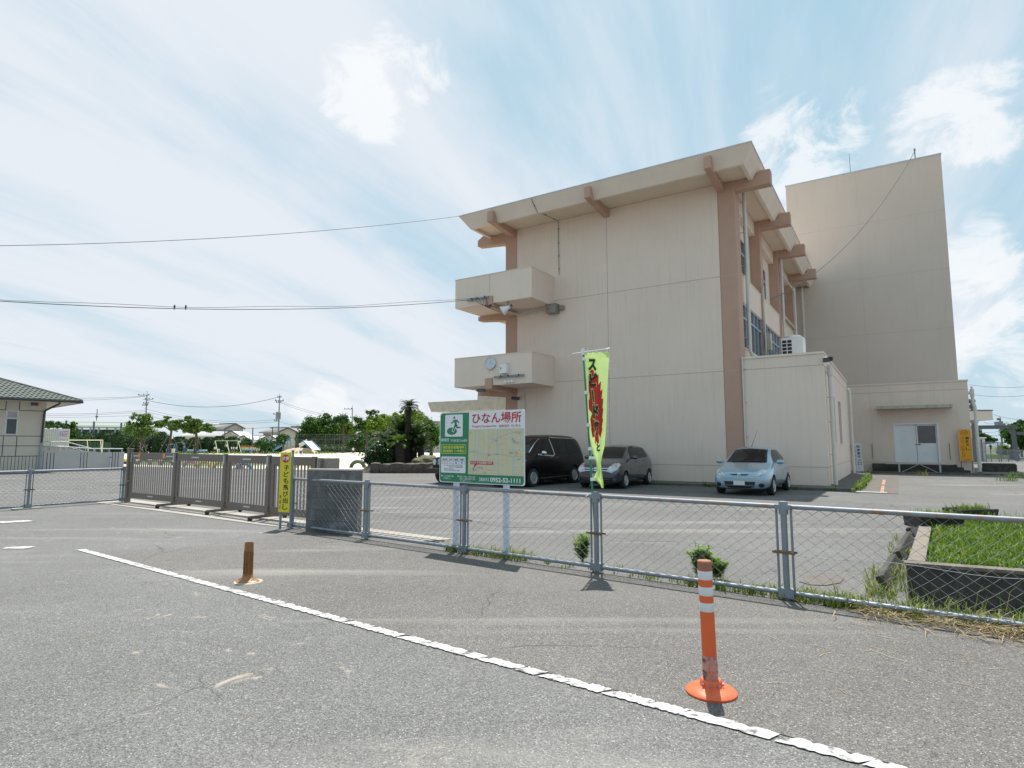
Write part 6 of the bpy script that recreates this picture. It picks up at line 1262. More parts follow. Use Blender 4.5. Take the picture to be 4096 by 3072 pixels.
for i, (px, wpx, h) in enumerate(rk):
    o = gp(px, 1893); rr = random.Random(60+i); w_ = wpx*o.y/2404; m = MB(); b_ = bmesh.new(); bmesh.ops.create_cube(b_, size=1); bmesh.ops.subdivide_edges(b_, edges=b_.edges[:], cuts=4, use_grid_fill=True)
    for v in b_.verts:
        p = v.co.copy(); q = p.normalized()*.62; p = p.lerp(q, .45); nz = noise.noise(p*2.2+Vector((i*5, 0, 0)))*.12; p *= 1+nz; v.co = Vector((p.x*w_*1.08, p.y*.9, (p.z+.45)*h))
    me = bpy.data.meshes.new('edging_rock'); b_.to_mesh(me); b_.free(); me.materials.append(M_rock); me.shade_smooth(); me.set_sharp_from_angle(angle=R(30)); ob = bpy.data.objects.new('edging_rock', me); COL.objects.link(ob); ob.location = (o.x, o.y+.3, -.02); tag(ob, rl[i], 'rock', 'rocks edging the cycad bed')
o = gp(1700, 1868); m = MB(); b_ = bmesh.new(); bmesh.ops.create_icosphere(b_, subdivisions=4, radius=1)
for v in b_.verts: v.co *= 1+noise.noise(v.co*2)*.2
me = bpy.data.meshes.new('mossy_boulder'); b_.to_mesh(me); b_.free(); me.materials.append(pm('mossy_rock', (.12, .12, .07), .95, var=.4, scale=6)); me.shade_smooth(); ob = bpy.data.objects.new('mossy_boulder', me); COL.objects.link(ob); ob.location = at(1705, 1785, 35.5); ob.location.z = .55; ob.scale = (.85, .6, .42); tag(ob, 'low mossy boulder at the right end of the cycad bed', 'boulder')
# ------------------------------------------------------------ people
M_skin = pm('skin', (.42, .25, .17), .6, var=.05); M_hair = pm('black_hair', (.012, .01, .01), .5); M_shirt = pm('white_shirt', (.78, .78, .78), .8, var=.03); M_navy = pm('navy_cloth', (.015, .02, .05), .8); M_blueshorts = pm('blue_shorts', (.02, .06, .35), .8)
def person(label, loc, rz, pose='stand', h=1.35, pants=None, skirt=False, seed=0, group=None):
    t = thing('person', label, 'person', loc, rz, group); s = h/1.35; rr = random.Random(seed)
    J = {'pel': (0, 0, .70), 'bel': (0, 0, .84), 'che': (0, -.01, 1.0), 'nec': (0, 0, 1.09), 'hed': (0, -.01, 1.20), 'top': (0, 0, 1.32)}
    if pose == 'sit': 
        for k in J: J[k] = (J[k][0], J[k][1], J[k][2]-.30)
    P = []; E_ = []; Rr = []
    def add(p, r_, par=None):
        P.append(Vector(p)*s); Rr.append(r_*s)
        if par is not None: E_.append((par, len(P)-1))
        return len(P)-1
    pel = add(J['pel'], .10); bel = add(J['bel'], .095, pel); che = add(J['che'], .105, bel); nec = add(J['nec'], .042, che); hed = add(J['hed'], .085, nec); add(J['top'], .06, hed)
    z0 = J['pel'][2]; zc_ = J['che'][2]
    sw = .12 if pose == 'walk' else .02
    for sd_ in (-1, 1):
        f = sw*sd_
        hip = add((sd_*.07, 0, z0-.05), .072, pel)
        if pose == 'sit': kn = add((sd_*.09, -.32, z0-.06), .055, hip); an = add((sd_*.09, -.34, .06), .036, kn)
        else: kn = add((sd_*.075, -f*1.0-.02, .37), .052, hip); an = add((sd_*.075, -f*1.8+(.05 if f < 0 else 0), .06), .034, kn)
        add((sd_*.08, P[an].y/s-.13, .03), .028, an)
        sh = add((sd_*.145, 0, zc_+.03), .045, che); el = add((sd_*.19, f*.9+.02, zc_-.19), .033, sh); wr = add((sd_*.20, f*1.5-.07, zc_-.37), .024, el); pa = add((sd_*.20, f*1.5-.09, zc_-.42), .026, wr)
        for k in range(4): a_ = add((sd_*(.185+.01*k), f*1.5-.095-.012*k, zc_-.47-.004*(2-abs(k-1.5))), .0085, pa); add((sd_*(.180+.01*k), f*1.5-.115-.012*k, zc_-.495), .007, a_)
        th_ = add((sd_*.175, f*1.5-.12, zc_-.43), .009, pa); add((sd_*.17, f*1.5-.135, zc_-.455), .007, th_)
    me = bpy.data.meshes.new('body'); me.from_pydata(P, E_, []); o = bpy.data.objects.new('body', me); COL.objects.link(o); me.materials.append(M_skin)
    sk = o.modifiers.new('skin', 'SKIN'); sk.use_smooth_shade = True
    for i, v in enumerate(me.skin_vertices[0].data): v.radius = (Rr[i], Rr[i]); v.use_root = i == 0
    ss = o.modifiers.new('sub', 'SUBSURF'); ss.levels = 1; ss.render_levels = 1
    me2 = bpy.data.meshes.new_from_object(o.evaluated_get(bpy.context.evaluated_depsgraph_get())); o.modifiers.clear(); o.data = me2; me2.name = 'body'; o.parent = t
    m = MB(); hz = J['hed'][2]*s; m.lathe([(0, .125), (.06, .115), (.098, .06), (.104, 0), (.095, -.05), (.07, -.06)], 14, (0, .018*s, hz+.015), Matrix.Scale(s, 3)); m.build('hair', M_hair, t, smooth=True)
    m = MB()
    for sd_ in (-1, 1): m.lathe([(0, -.008), (.009, 0), (0, .008)], 8, (sd_*.032*s, -.09*s, hz), Matrix.Scale(s, 3))
    m.build('eyes', M_hair, t)
    m = MB(); m.lathe([(.135, z0-.05), (.13, z0+.10), (.145, zc_-.02), (.15, zc_+.05), (.09, zc_+.10), (.05, zc_+.115)], 14, M=Matrix.Diagonal((s, s*.8, s)))
    for sd_ in (-1, 1):
        f = sw*sd_; a = Vector((sd_*.12, 0, zc_+.045))*s; b_ = Vector((sd_*.185, f*.7+.015, zc_-.14))*s; m.tube([a, b_], [.062*s, .056*s], 10)
    m.build('shirt', M_shirt, t, smooth=True)
    m = MB(); pm_ = pants or M_navy
    if pose == 'sit':
        for sd_ in (-1, 1): m.tube([Vector((sd_*.07, .02, z0-.04))*s, Vector((sd_*.085, -.28, z0-.05))*s], [.09*s, .075*s], 10)
    elif skirt: m.lathe([(.13, z0+.02), (.15, z0-.1), (.20, z0-.30)], 16, M=Matrix.Diagonal((s, s*.85, s)))
    else:
        m.lathe([(.132, z0+.02), (.135, z0-.06), (.05, z0-.10)], 14, M=Matrix.Diagonal((s, s*.85, s)))
        for sd_ in (-1, 1): f = sw*sd_; m.tube([Vector((sd_*.07, 0, z0-.02))*s, Vector((sd_*.078, -f*.85-.015, .40))*s], [.088*s, .085*s], 10)
    m.build('shorts' if not skirt else 'skirt', pm_, t, smooth=True)
    m = MB()
    for sd_ in (-1, 1):
        f = sw*sd_; y = -.34 if pose == 'sit' else -f*1.8+(.05 if f < 0 else 0); m.bx(sd_*.075*s-.035*s, sd_*.075*s+.035*s, (y-.15)*s, (y+.04)*s, 0, .06*s)
    m.build('shoes', M_white, t, bev=.012)
    return t
p = gp(*Dz(1047, 905)); person('child in white shirt and dark shorts walking alone across the sandy playground', p, R(120), 'walk', 1.5, seed=1)
p = gp(*Dz(345, 915)); person('child in white shirt and bright blue shorts running just right of the yellow sign', p, R(200), 'walk', 1.45, M_blueshorts, seed=2)
p = gp(*Dz(240, 905)); person('child in white shirt partly hidden behind the top of the yellow sign', p, R(20), 'stand', 1.5, seed=3)
kid = [(1045, 'child in white shirt bending at the left leg of the green swing frame', 'stand'), (1102, 'child in white shirt crouched beside the left swing leg', 'sit'), (1230, 'child in white shirt seated highest on the swing', 'sit'), (1308, 'first child of the trio right of the middle swing leg', 'stand'), (1345, 'middle child of the trio right of the middle swing leg', 'stand'), (1390, 'child at the right leg of the green swing frame', 'stand')]
for i, (x, lb, ps) in enumerate(kid):
    p = at(*Bz(x, 1040), 126); p.z = .9 if x == 1230 else 0; person(lb, p, R(30*i), ps, 1.65 if ps == 'stand' else 1.6, seed=i, skirt=i % 2 == 1 and ps == 'stand', group='children at the swings')

# ------------------------------------------------------------ dark wood behind the ball net
rr = random.Random(91); q = MB()
for k in range(6500):
    px = rr.uniform(1185, 1765); Y = rr.uniform(146, 156); top = at(px, (1735 if px < 1470 else 1700)+10*math.sin(px*.05)+rr.uniform(-8, 8), Y).z; c = at(px, 1785, Y); c.z = top*rr.random()**.8
    nrm = Vector((rr.gauss(0, .6), -1+rr.gauss(0, .5), rr.gauss(.5, .5))).normalized(); a_ = nrm.orthogonal().normalized(); b_ = nrm.cross(a_); s_ = rr.uniform(.32, .62); q.add([c-a_*s_, c-b_*s_*.6, c+a_*s_, c+b_*s_*.6], [(0, 1, 2, 3)])
tag(q.build('background_shrubbery', leafm('shade_wood_leaves', (.010, .030, .008), (.04, .09, .02), .6, .15), recalc=False), 'dark mass of shrubbery behind the ball net and under the trees', 'shrubbery')['kind'] = 'stuff'
# ------------------------------------------------------------ playground things
PC = {k: pm('play_'+k, c, .5, var=.15, scale=3) for k, c in dict(blue=(.08, .22, .48), green=(.40, .52, .26), yellow=(.62, .48, .04), red=(.45, .10, .08), pink=(.42, .18, .22), white=(.72, .72, .70), lblue=(.30, .50, .62), dgreen=(.05, .12, .06), teal=(.10, .35, .33), dark=(.05, .05, .055)).items()}
YP = 126.0; kp = YP/2404
def W(f, X, Y_, Y=YP): p = at(*f(X, Y_), Y); return p
def frame_thing(name, label, cat, parts, origin, group=None):
    t = thing(name, label, cat, origin, 0, group)
    for nm, mt, bars in parts:
        m = MB()
        for pts, r_ in bars: m.tube([Vector(p)-origin for p in pts], r_, 6)
        m.build(nm, mt, t, smooth=True)
    return t
def g0(f, X, Y=YP): p = at(*f(X, 1000), Y); p.z = 0; return p
# swing
zt_ = W(Bz, 1050, 857).z; so_ = g0(Bz, 1235); prt = []
for X in (1050, 1237, 1415):
    tpp = W(Bz, X, 857); a = g0(Bz, X-80 if X < 1300 else X-20, YP+2); b_ = g0(Bz, X+45 if X < 1300 else X+60, YP-2); prt.append(('leg', PC['green'], [([tpp, a], .06)])); prt.append(('leg', PC['green'], [([tpp, b_], .06)]))
prt.append(('top_beam', PC['green'], [([W(Bz, 1045, 857), W(Bz, 1420, 857)], .07)])); 
for X in (1120, 1180, 1290, 1350): q = W(Bz, X, 857); prt.append(('swing_chain', PC['dark'], [([q, Vector((q.x, q.y-.0, .6))], .015)])); 
sw_ = frame_thing('swing_set', 'light green A-frame swing set on the far side of the playground', 'swing set', prt, so_)
for X in (1120, 1180, 1290, 1350): q = W(Bz, X, 857)-so_; m = MB(); m.bx(q.x-.3, q.x+.3, -.12, .12, .55, .6); m.build('seat', PC['lblue'], sw_)
# tilted beam ride with coloured planks
bo = g0(Bz, 1600); prt = [('post', PC['blue'], [([g0(Bz, X), W(Bz, X, 870)], .09)]) for X in (1490, 1625, 1675)]
bt = frame_thing('swinging_beam', 'play beam with blue posts and white, red, yellow and blue planks, right of the swings', 'play equipment', prt, bo)
for nm, c_, x0, x1, y in (('roof_beam', 'white', 1440, 1720, 873), ('plank', 'red', 1465, 1735, 945), ('plank', 'yellow', 1475, 1755, 972), ('plank', 'lblue', 1480, 1765, 997)):
    a = W(Bz, x0, y)-bo; b_ = W(Bz, x1, y+3)-bo; m = MB(); m.bar(a, b_, .5, .36); m.build(nm, PC[c_], bt, bev=.05)
# blue horizontal bars
for i, (xs, top, lb) in enumerate((((300, 395), 905, 'small blue horizontal bar with a ladder side, left of the taller one'), ((432, 565), 885, 'taller blue horizontal bar with ladder sides'))):
    o = g0(Bz, sum(xs)/2, 124); prt = []
    for X in xs:
        a = W(Bz, X, top, 124); prt.append(('post', PC['blue'], [([g0(Bz, X, 124), a], .06)])); b_ = g0(Bz, X-42, 124); prt.append(('ladder', PC['blue'], [([a, b_], .05)]+[([a.lerp(b_, u), Vector((a.x, a.y, a.z*(1-u)))], .03) for u in (.3, .5, .7, .9)]))
    prt.append(('bar', PC['pink'], [([W(Bz, xs[0], top, 124), W(Bz, xs[1], top, 124)], .035)])); frame_thing('horizontal_bar', lb, 'play equipment', prt, o)
o = g0(Bz, 750, 124); t = thing('boat_bench', 'low pale-blue boat-shaped play benches under the propped trees', 'play equipment', o)
for X0, X1, y, c_ in ((600, 720, 1010, 'lblue'), (660, 880, 1025, 'blue'), (800, 915, 1010, 'lblue')): a = W(Bz, X0, y, 124)-o; b_ = W(Bz, X1, y+4, 124)-o; m = MB(); m.bar(a, b_, .6, .3); m.build('bench', PC[c_], t, bev=.06)
for X in (640, 760, 880): a = W(Bz, X, 1020, 124)-o; m = MB(); m.tube([(a.x, 0, 0), (a.x, 0, a.z)], .1, 6); m.build('leg', PC['blue'], t)
for X, lb in ((375, 'white bucket-like bin under the blue bars'),): o = g0(Bz, X, 123); t = thing('bin', lb, 'bin', o); m = MB(); m.lathe([(.25, 0), (.38, 1.0), (.40, 1.02), (.36, 1.0), (.3, .1), (0, .1)], 14); m.build('bucket', PC['white'], t, smooth=True)
# jungle gym and long blue slide
o = g0(Bz, 1800, 124); prt = []
for X0, X1, top, c_ in ((1640, 1690, 800, 'pink'), (1735, 1800, 790, 'pink'), (1880, 1960, 780, 'blue'), (1600, 1605, 780, 'blue')): tpp = W(Bz, (X0+X1)/2, top, 124); prt += [('leg', PC[c_], [([tpp, g0(Bz, X0, 125)], .05)]), ('leg', PC[c_], [([tpp, g0(Bz, X1+35, 122)], .05)])]
prt.append(('top_bar', PC['red'], [([W(Bz, 1605, 780, 124), W(Bz, 1900, 778, 124)], .05)])); prt.append(('ladder_bar', PC['lblue'], [([W(Bz, 1700, 850, 124), W(Bz, 2240, 858, 124)], .09)]))
frame_thing('jungle_gym', 'red and blue pipe climbing frame with a long horizontal bar', 'play equipment', prt, o)
o = g0(Dz, 120, 128); t = thing('blue_slide', 'long pale blue slide rising to the right behind the yellow sign', 'slide', o)
a = W(Dz, -5, 838, 128)-o; b_ = W(Dz, 215, 692, 128)-o; m = MB(); m.bar(a, b_, .9, .12); m.build('chute', PC['lblue'], t)
for s in (-.45, .45): m = MB(); m.bar(a+Vector((0, s, .15)), b_+Vector((0, s, .15)), .06, .28); m.build('side_rail', PC['blue'], t)
for u in (.5, .98): q = a.lerp(b_, u); m = MB(); m.tube([q, (q.x, q.y, 0)], .06, 6); m.build('leg', PC['blue'], t)
o = at(*Dz(330, 850), 124); o.z = 0; m = MB(); n = 36; m.add([(0, 0, 1)]+[(.55*math.cos(6.283*k/n), .55*math.sin(6.283*k/n), .72) for k in range(n)]+[(math.cos(6.283*k/n), math.sin(6.283*k/n), 0) for k in range(n)], [(0, 1+k, 1+(k+1) % n) for k in range(n)]+[(1+k, 1+n+k, 1+n+(k+1) % n, 1+(k+1) % n) for k in range(n)]); ob = m.build('sand_mound', pm('mound_sand', (.46, .36, .24), .95, var=.15, scale=1), smooth=True, ang=80); ob.location = o; ob.scale = (4.4, 3, 1.25); ob['kind'] = 'structure'
sy = 122.0; o = at(*Dz(490, 850), sy); o.z = 0; t = thing('white_slide', 'wide white metal slide with blue edges on the sand mound', 'slide', o)
a = at(*Dz(430, 718), sy+2)-o; b_ = at(*Dz(552, 835), sy-2)-o; dd = (b_-a).normalized(); nn = Vector((0, 0, 1)).cross(dd).normalized(); 
m = MB(); hw = .9; q = [a-nn*hw, a+nn*hw, b_+nn*hw, b_-nn*hw]; m.add(q+[p-Vector((0, 0, .08)) for p in q], [(0, 1, 2, 3), (7, 6, 5, 4), (0, 4, 5, 1), (1, 5, 6, 2), (2, 6, 7, 3), (3, 7, 4, 0)]); m.lathe([(hw, -.04), (hw, .04)], 20, b_); m.build('chute', pm('slide_white', (.85, .85, .85), .3, var=.02), t)
for s in (-1, 1): m = MB(); m.bar(a+nn*s*hw+Vector((0, 0, .1)), b_+nn*s*hw+Vector((0, 0, .08)), .08, .22); m.build('side_rail', PC['blue'], t)
m = MB(); m.bar(a, at(*Dz(325, 780), sy+3)-o, .12, .8); m.build('platform', PC['white'], t)
for u in (.05,): m = MB(); m.tube([a, (a.x, a.y, 0)], .08, 6); m.build('leg', PC['blue'], t)
# half-buried tyres
def C2(X, Y_): return (400+X/2.458, 1750+Y_/2.458)
tyr = [(240, 268, 'yellow', 'yellow tyre half hidden at the ramp wall end'), (300, 262, 'dark', 'black tyre just left of the gate post'), (430, 268, 'dark', 'dark tyre behind the first gate panel, leftmost there'), (542, 270, 'pink', 'pink tyre behind the middle of the first gate panel'), (655, 275, 'dgreen', 'dark green tyre behind the first gate panel, under the amber reflector'), (887, 290, 'pink', 'pink tyre behind the left of the second gate panel'), (1027, 296, 'yellow', 'yellow tyre behind the middle of the second gate panel'), (1183, 300, 'yellow', 'wider yellow tyre at the right end of the second gate panel'), (1330, 308, 'pink', 'pink tyre behind the left end of the third gate panel'), (1413, 312, 'blue', 'bright blue tyre behind the third gate panel'), (1710, 312, 'dgreen', 'dark green tyre behind the joint of the third and fourth gate panels'), (2000, 300, 'yellow', 'yellow tyre behind the fourth panel beside the yellow sign')]
pr_ = None
def tyre(p, r_, mt, label, az=0):
    t = thing('half_buried_tyre', label, 'tyre', p, az, 'painted tyres edging the playground'); m = MB(); n = 18; vs = []; mm = 8
    for i in range(n+1):
        a = math.pi*(i/n*1.16-.08)
        for k in range(mm): b_ = 6.283*k/mm; rr_ = r_*(.78+.22*math.cos(b_)); vs.append((rr_*math.cos(a), .17*math.sin(b_)*r_/.45, rr_*math.sin(a)))
    m.add(vs, [(i*mm+k, i*mm+(k+1) % mm, (i+1)*mm+(k+1) % mm, (i+1)*mm+k) for i in range(n) for k in range(mm)]); m.build('tread', mt, t, smooth=True); return t
for X, Y_, c_, lb in tyr:
    p = gp(*C2(X, Y_)); p.z = -.03; tyre(p, .54, PC[c_], lb, R(20))
p = gp(1430.5, 1871); p.z = -.03; tyre(p, .60, pm('worn_green_tyre', (.06, .10, .06), .8, var=.4, scale=6), 'large dark green tyre arch alone right of the block wall')
for X, c_, lb in ((2048, 'blue', 'small blue tyre far off, left of the evacuation board'), (2140, 'red', 'small red-brown tyre far off, at the edge of the evacuation board')): p = gp(*Dz(X, 872)); p.z = -.03; tyre(p, .8, PC[c_], lb)
# goal, sign panel, small frame
gy = 60.0; o = at(*A(1045, 1000), gy); o.z = 0; t = thing('goal_frame', 'cream football goal frame with green net standing behind the ramp', 'goal', o)
def Q(X, Y_, Y=gy): return at(*A(X, Y_), Y)-o
zt_ = Q(1050, 1048).z
for X in (1050, 500): q = Q(X, 1048); m = MB(); m.tube([(q.x, 0, 0), (q.x, 0, zt_)], .05, 8); m.build('post', PC['yellow'] if 0 else pm('cream_goal_paint', (.62, .60, .46), .5), t)
m = MB(); m.tube([(Q(500, 1048).x, 0, zt_), (Q(1050, 1048).x, 0, zt_)], .05, 8); m.build('crossbar', MATS['cream_goal_paint'], t)
for X in (1015, 800): q = Q(X, 1048); m = MB(); m.tube([(q.x, 0, zt_), (q.x-.5, 1.2, 0)], .04, 6); m.build('brace', MATS['cream_goal_paint'], t)
m = MB(); x0 = Q(500, 1048).x; x1 = Q(1050, 1048).x
for k in range(26): x = x0+(x1-x0)*k/25; m.bx(x-.012, x+.012, 1.2, 1.22, 0, zt_*.9)
for k in range(14): z = zt_*.9*k/13; m.bx(x0, x1, 1.195, 1.2, z-.012, z+.012)
m.build('net', PC['dgreen'], t)
o = at(*A(300, 1000), 50); o.z = 0; t = thing('sign_panel', 'cream gridded panel with a white notice lettered in red and blue, behind the ramp', 'panel', o)
x0 = (at(*A(60, 1000), 50)-o).x; x1 = (at(*A(505, 1000), 50)-o).x; z1 = at(*A(300, 870), 50).z
m = MB(); m.bx(x0, x1, 0, .06, 0, z1); m.build('panel', pm('cream_panel', (.58, .56, .43), .7, var=.05), t)
m = MB()
for k in range(16): x = x0+(x1-x0)*k/15; m.bx(x-.012, x+.012, -.01, 0, 0, z1+.05)
for k in range(10): z = z1*k/9; m.bx(x0, x1, -.014, -.01, z-.01, z+.01)
m.build('grid', M_white, t)
xa, xb = (at(*A(348, 1000), 50)-o).x, (at(*A(488, 1000), 50)-o).x; za, zb2 = at(*A(300, 1022), 50).z, at(*A(300, 875), 50).z
m = MB(); m.bx(xa, xb, -.03, -.015, za, zb2); m.build('notice', M_signw, t)
m = MB(); col_text(m, '関係者以外', xb-.42*(xb-xa)*.55, zb2-.12, za+.1, .30, y=-.034, bold=.01); col_text(m, '立入を禁ず', xa+.42*(xb-xa), zb2-.12, za+.1, .30, y=-.034, bold=.01); m.build('lettering', M_red, t)
m = MB(); col_text(m, '千代田西部小学校長', xa+.13*(xb-xa), zb2-.12, za+.1, .13, y=-.034); m.build('lettering', M_blue, t)
# ball net in front of the trees
Yn = 128.0; o = at(*Dz(670, 1000), Yn); o.z = 0; t = thing('ball_net', 'tall see-through ball net on thin grey posts at the playground edge', 'fence', o); zt_ = at(*Dz(670, 627), Yn).z
def nx(X): return (at(*Dz(X, 1000), Yn)-o).x
for X in (152, 285, 540, 665, 790, 855, 922, 1047): m = MB(); m.tube([(nx(X), 0, 0), (nx(X), 0, zt_)], .05, 6); m.build('post', M_dark, t)
m = MB()
for z in (zt_, zt_*.74, zt_*.45): m.tube([(nx(285), 0, z), (nx(1047), 0, z)], .025, 5)
for k in range(90): x = nx(285)+(nx(1047)-nx(285))*k/89; m.bx(x-.007, x+.007, -.007, .007, 0, zt_)
for k in range(14): z = zt_*k/14; m.bx(nx(285), nx(1047), -.006, .006, z-.006, z+.006)
m.build('net', M_dark, t)

# ------------------------------------------------------------ far buildings, net poles, utility poles and wires
M_rt = pm('grey_tile_roof', (.24, .235, .23), .6, var=.12, scale=1.5); M_hwall = pm('far_house_wall', (.46, .44, .39), .9, var=.06); M_met = pm('pale_metal_roof', (.60, .59, .59), .4, var=.03); M_dkw = pm('far_dark_opening', (.05, .07, .075), .4)
Yh = 165.0
def hbox(f, x0, y0, x1, Yd, depth=8):
    a = at(*f(x0, y0), Yd); b_ = at(*f(x1, y0), Yd); return a.x, b_.x, a.z
def gable_house(label, f, x0, x1, eave, ridge, gx, Yd, roofm, depth=10, gsplit=None):
    """long side from x0 to gx, gable end from gx to x1; roof ridge along the long side"""
    xa, xb = at(*f(x0, eave), Yd).x, at(*f(x1, eave), Yd).x; xg = at(*f(gx, eave), Yd).x; ze = at(*f(x0, eave), Yd).z; zr = at(*f(x0, ridge), Yd).z
    o = Vector(((xa+xb)/2, Yd, 0)); t = thing('far_house', label, 'house', o, 0, 'houses beyond the playground'); X = lambda v: v-o.x
    m = MB(); m.bx(X(xa)+.5, X(xg), 0, depth, 0, ze)
    mid = (xg+xb)/2; m.add([(X(xg), 0, 0), (X(xb)-.4, 1.5, 0), (X(xb)-.4, 1.5, ze), (X(mid), .7, zr-.1), (X(xg), 0, ze)], [(0, 1, 2, 3, 4)]); m.build('wall', M_hwall, t)
    m = MB(); ov = .5; 
    P = [(X(xa)-ov, -ov, ze-.1), (X(xg)-.3, -ov-.3, ze-.15), (X(mid)+.2, .2, zr+.05), (X(xa)+1.6, 2.2, zr), (X(xb)+ov, 1.0, ze-.15)]
    th_ = Vector((0, 0, -.28)); P2 = [tuple(Vector(p)+th_) for p in P]
    m.add(P+P2, [(0, 1, 2, 3), (8, 7, 6, 5), (0, 5, 6, 1), (1, 6, 7, 2), (2, 7, 9, 4), (3, 2, 4), ]); m.add([P[2], P[4], (X(xb)+ov, depth, ze-.15), (X(mid), depth, zr), ], [(0, 1, 2, 3)]); m.add([P[0], P[3], (X(mid), depth, zr), (X(xa), depth, ze)], [(0, 1, 2, 3)]); m.build('roof', roofm, t, recalc=False)
    m = MB(); m.bar(P[3], P[2], .45, .3); m.bar(P[2], P[4], .3, .3); m.bar(P[2], P[1], .3, .3); m.build('ridge', M_dark, t)
    return t, X, o
def win(t, f, x0, y0, x1, y1, Yd, o, y=-.05, yy=0):
    a = at(*f(x0, y0), Yd)-o; b_ = at(*f(x1, y1), Yd)-o; m = MB(); m.bx(a.x, b_.x, yy+y, yy+.05, b_.z, a.z); w_ = m.build('window', M_dkw, t); m = MB(); m.bx((a.x+b_.x)/2-.05, (a.x+b_.x)/2+.05, yy+y-.03, yy+y, b_.z, a.z); m.build('frame', M_alu, w_)
t, X, o = gable_house('two-storey cream house with grey tile gable roof beyond the propped trees', Bz, 960, 1480, 655, 585, 1240, Yh, M_rt, gsplit=0); win(t, Bz, 1330, 695, 1400, 770, Yh, o, -.1, .6)
a = at(*Bz(965, 580), Yh)-o; m = MB(); m.tube([(a.x-.5, 2.5, a.z-.4), (a.x+4.5, 2.5, a.z-.4)], .5, 8); m.build('solar_tank', M_alu, t)
t, X, o = gable_house('low house with glaring pale metal roof in front of the two-storey cream house', Bz, 530, 1370, 765, 700, 1200, Yh-12, M_met)
t, X, o = gable_house('small shed with a pale roof right of the metal-roofed house', Bz, 1345, 1530, 825, 780, 1430, Yh-16, M_met)
t, X, o = gable_house('cream house with grey tile roof behind the utility pole', Bz, 1790, 2330, 712, 648, 2090, Yh, M_rt); win(t, Bz, 1840, 745, 1895, 770, Yh, o)
t, X, o = gable_house('small white-roofed outbuilding behind the climbing frame', Bz, 1700, 2010, 835, 770, 1790, Yh-14, M_met)
a = at(*Dz(208, 515), 200); b_ = at(*Dz(338, 515), 200); t = thing('far_building', 'flat-roofed grey building with a pink band beside the big round tree', 'building', ((a.x+b_.x)/2, 200, 0)); w_ = (b_.x-a.x)/2
m = MB(); m.bx(-w_, w_, 0, 8, 0, a.z); m.build('wall', pm('far_grey_wall', (.22, .22, .24), .8), t); m = MB(); m.bx(w_*.4, w_*1.02, -.1, 0, a.z*.3, a.z*.98); m.build('panel', pm('far_pink_panel', (.42, .24, .24), .8), t); m = MB(); m.bx(-w_, w_*.35, -.06, 0, a.z*.72, a.z*.86); m.build('window', M_dkw, t)
for px0, px1, py, Yd, lb in ((1320, 1400, 1735, 150, 'pale grey far building glimpsed under the thin tree crown'), (1720, 1790, 1705, 140, 'grey far roof glimpsed left of the evacuation board')):
    a = at(px0, py, Yd); b_ = at(px1, py, Yd); t = thing('far_building', lb, 'building', ((a.x+b_.x)/2, Yd, 0)); w_ = (b_.x-a.x)/2; m = MB(); m.bx(-w_, w_, 0, 6, 0, a.z); m.build('wall', M_hwall, t); m = MB(); m.prism([(-w_-.4, a.z-.05), (w_+.4, a.z-.05), (w_*.7, a.z+1.2), (-w_*.7, a.z+1.2)], -.4, 6.4, 'y'); m.build('roof', M_rt, t)
# long hall with a pale green netted roof
Yg = 150.0; a = at(*A(60, 690), Yg); b_ = at(*A(1530, 745), Yg); lo = at(*A(60, 815), Yg).z; t = thing('long_hall', 'long low hall with pale green roof and dark open side beyond the hedge', 'building', ((a.x+b_.x)/2, Yg, 0)); hx = (b_.x-a.x)/2
m = MB(); m.add([(-hx, 0, lo), (hx, 0, lo-.3), (hx, 9, b_.z), (-hx, 9, a.z), (-hx, 0, lo-.5), (hx, 0, lo-.8)], [(0, 1, 2, 3), (4, 5, 1, 0)]); m.build('roof', pm('pale_green_roof', (.27, .31, .28), .5, var=.04, scale=.3), t)
m = MB(); m.bx(-hx, hx, 1, 8, 0, lo-.9); m.build('wall', pm('hall_dark_wall', (.03, .05, .05), .8), t)
for k in range(12): x = -hx+2*hx*k/11; m = MB(); m.bx(x-.18, x+.18, -.1, .1, 0, lo-.5); m.build('post', pm('hall_green_post', (.16, .24, .24), .6), t)
o = at(*A(930, 1000), 280); o.z = 0; z1 = at(*A(930, 670), 280).z; t = thing('far_mast', 'thin far mast with a round head above the long hall', 'mast', o); m = MB(); m.tube([(0, 0, 0), (0, 0, at(*A(930, 548), 280).z)], .15, 6); m.build('mast', M_dark, t); m = MB(); m.lathe([(0, -.5), (.5, -.3), (.6, 0), (.4, .4), (0, .6)], 12, (0, 0, z1)); m.build('head', M_dark, t)
for X, top, lb in ((445, 730, 'left'), (893, 748, 'middle'), (1335, 770, 'right')):
    o = at(*A(X, 1000), 132); o.z = 0; t = thing('net_post', f'dark blue-grey net post above the hedge, {lb} one of three', 'post', o, 0, 'net posts above the hedge'); m = MB(); m.tube([(0, 0, 0), (0, 0, at(*A(X, top), 132).z)], .2, 8); m.build('pole', pm('blue_grey_post', (.10, .14, .19), .5), t)
q = MB()
for y0 in (760, 812): q.tube([at(*A(100, y0-12), 132), at(*A(445, y0-4), 132), at(*A(893, y0), 132), at(*A(1335, y0+8), 132), at(*A(1500, y0+4), 132)], .035, 4)
tag(q.build('net_cable', M_dark), 'support cables strung between the net posts above the hedge', 'cable')
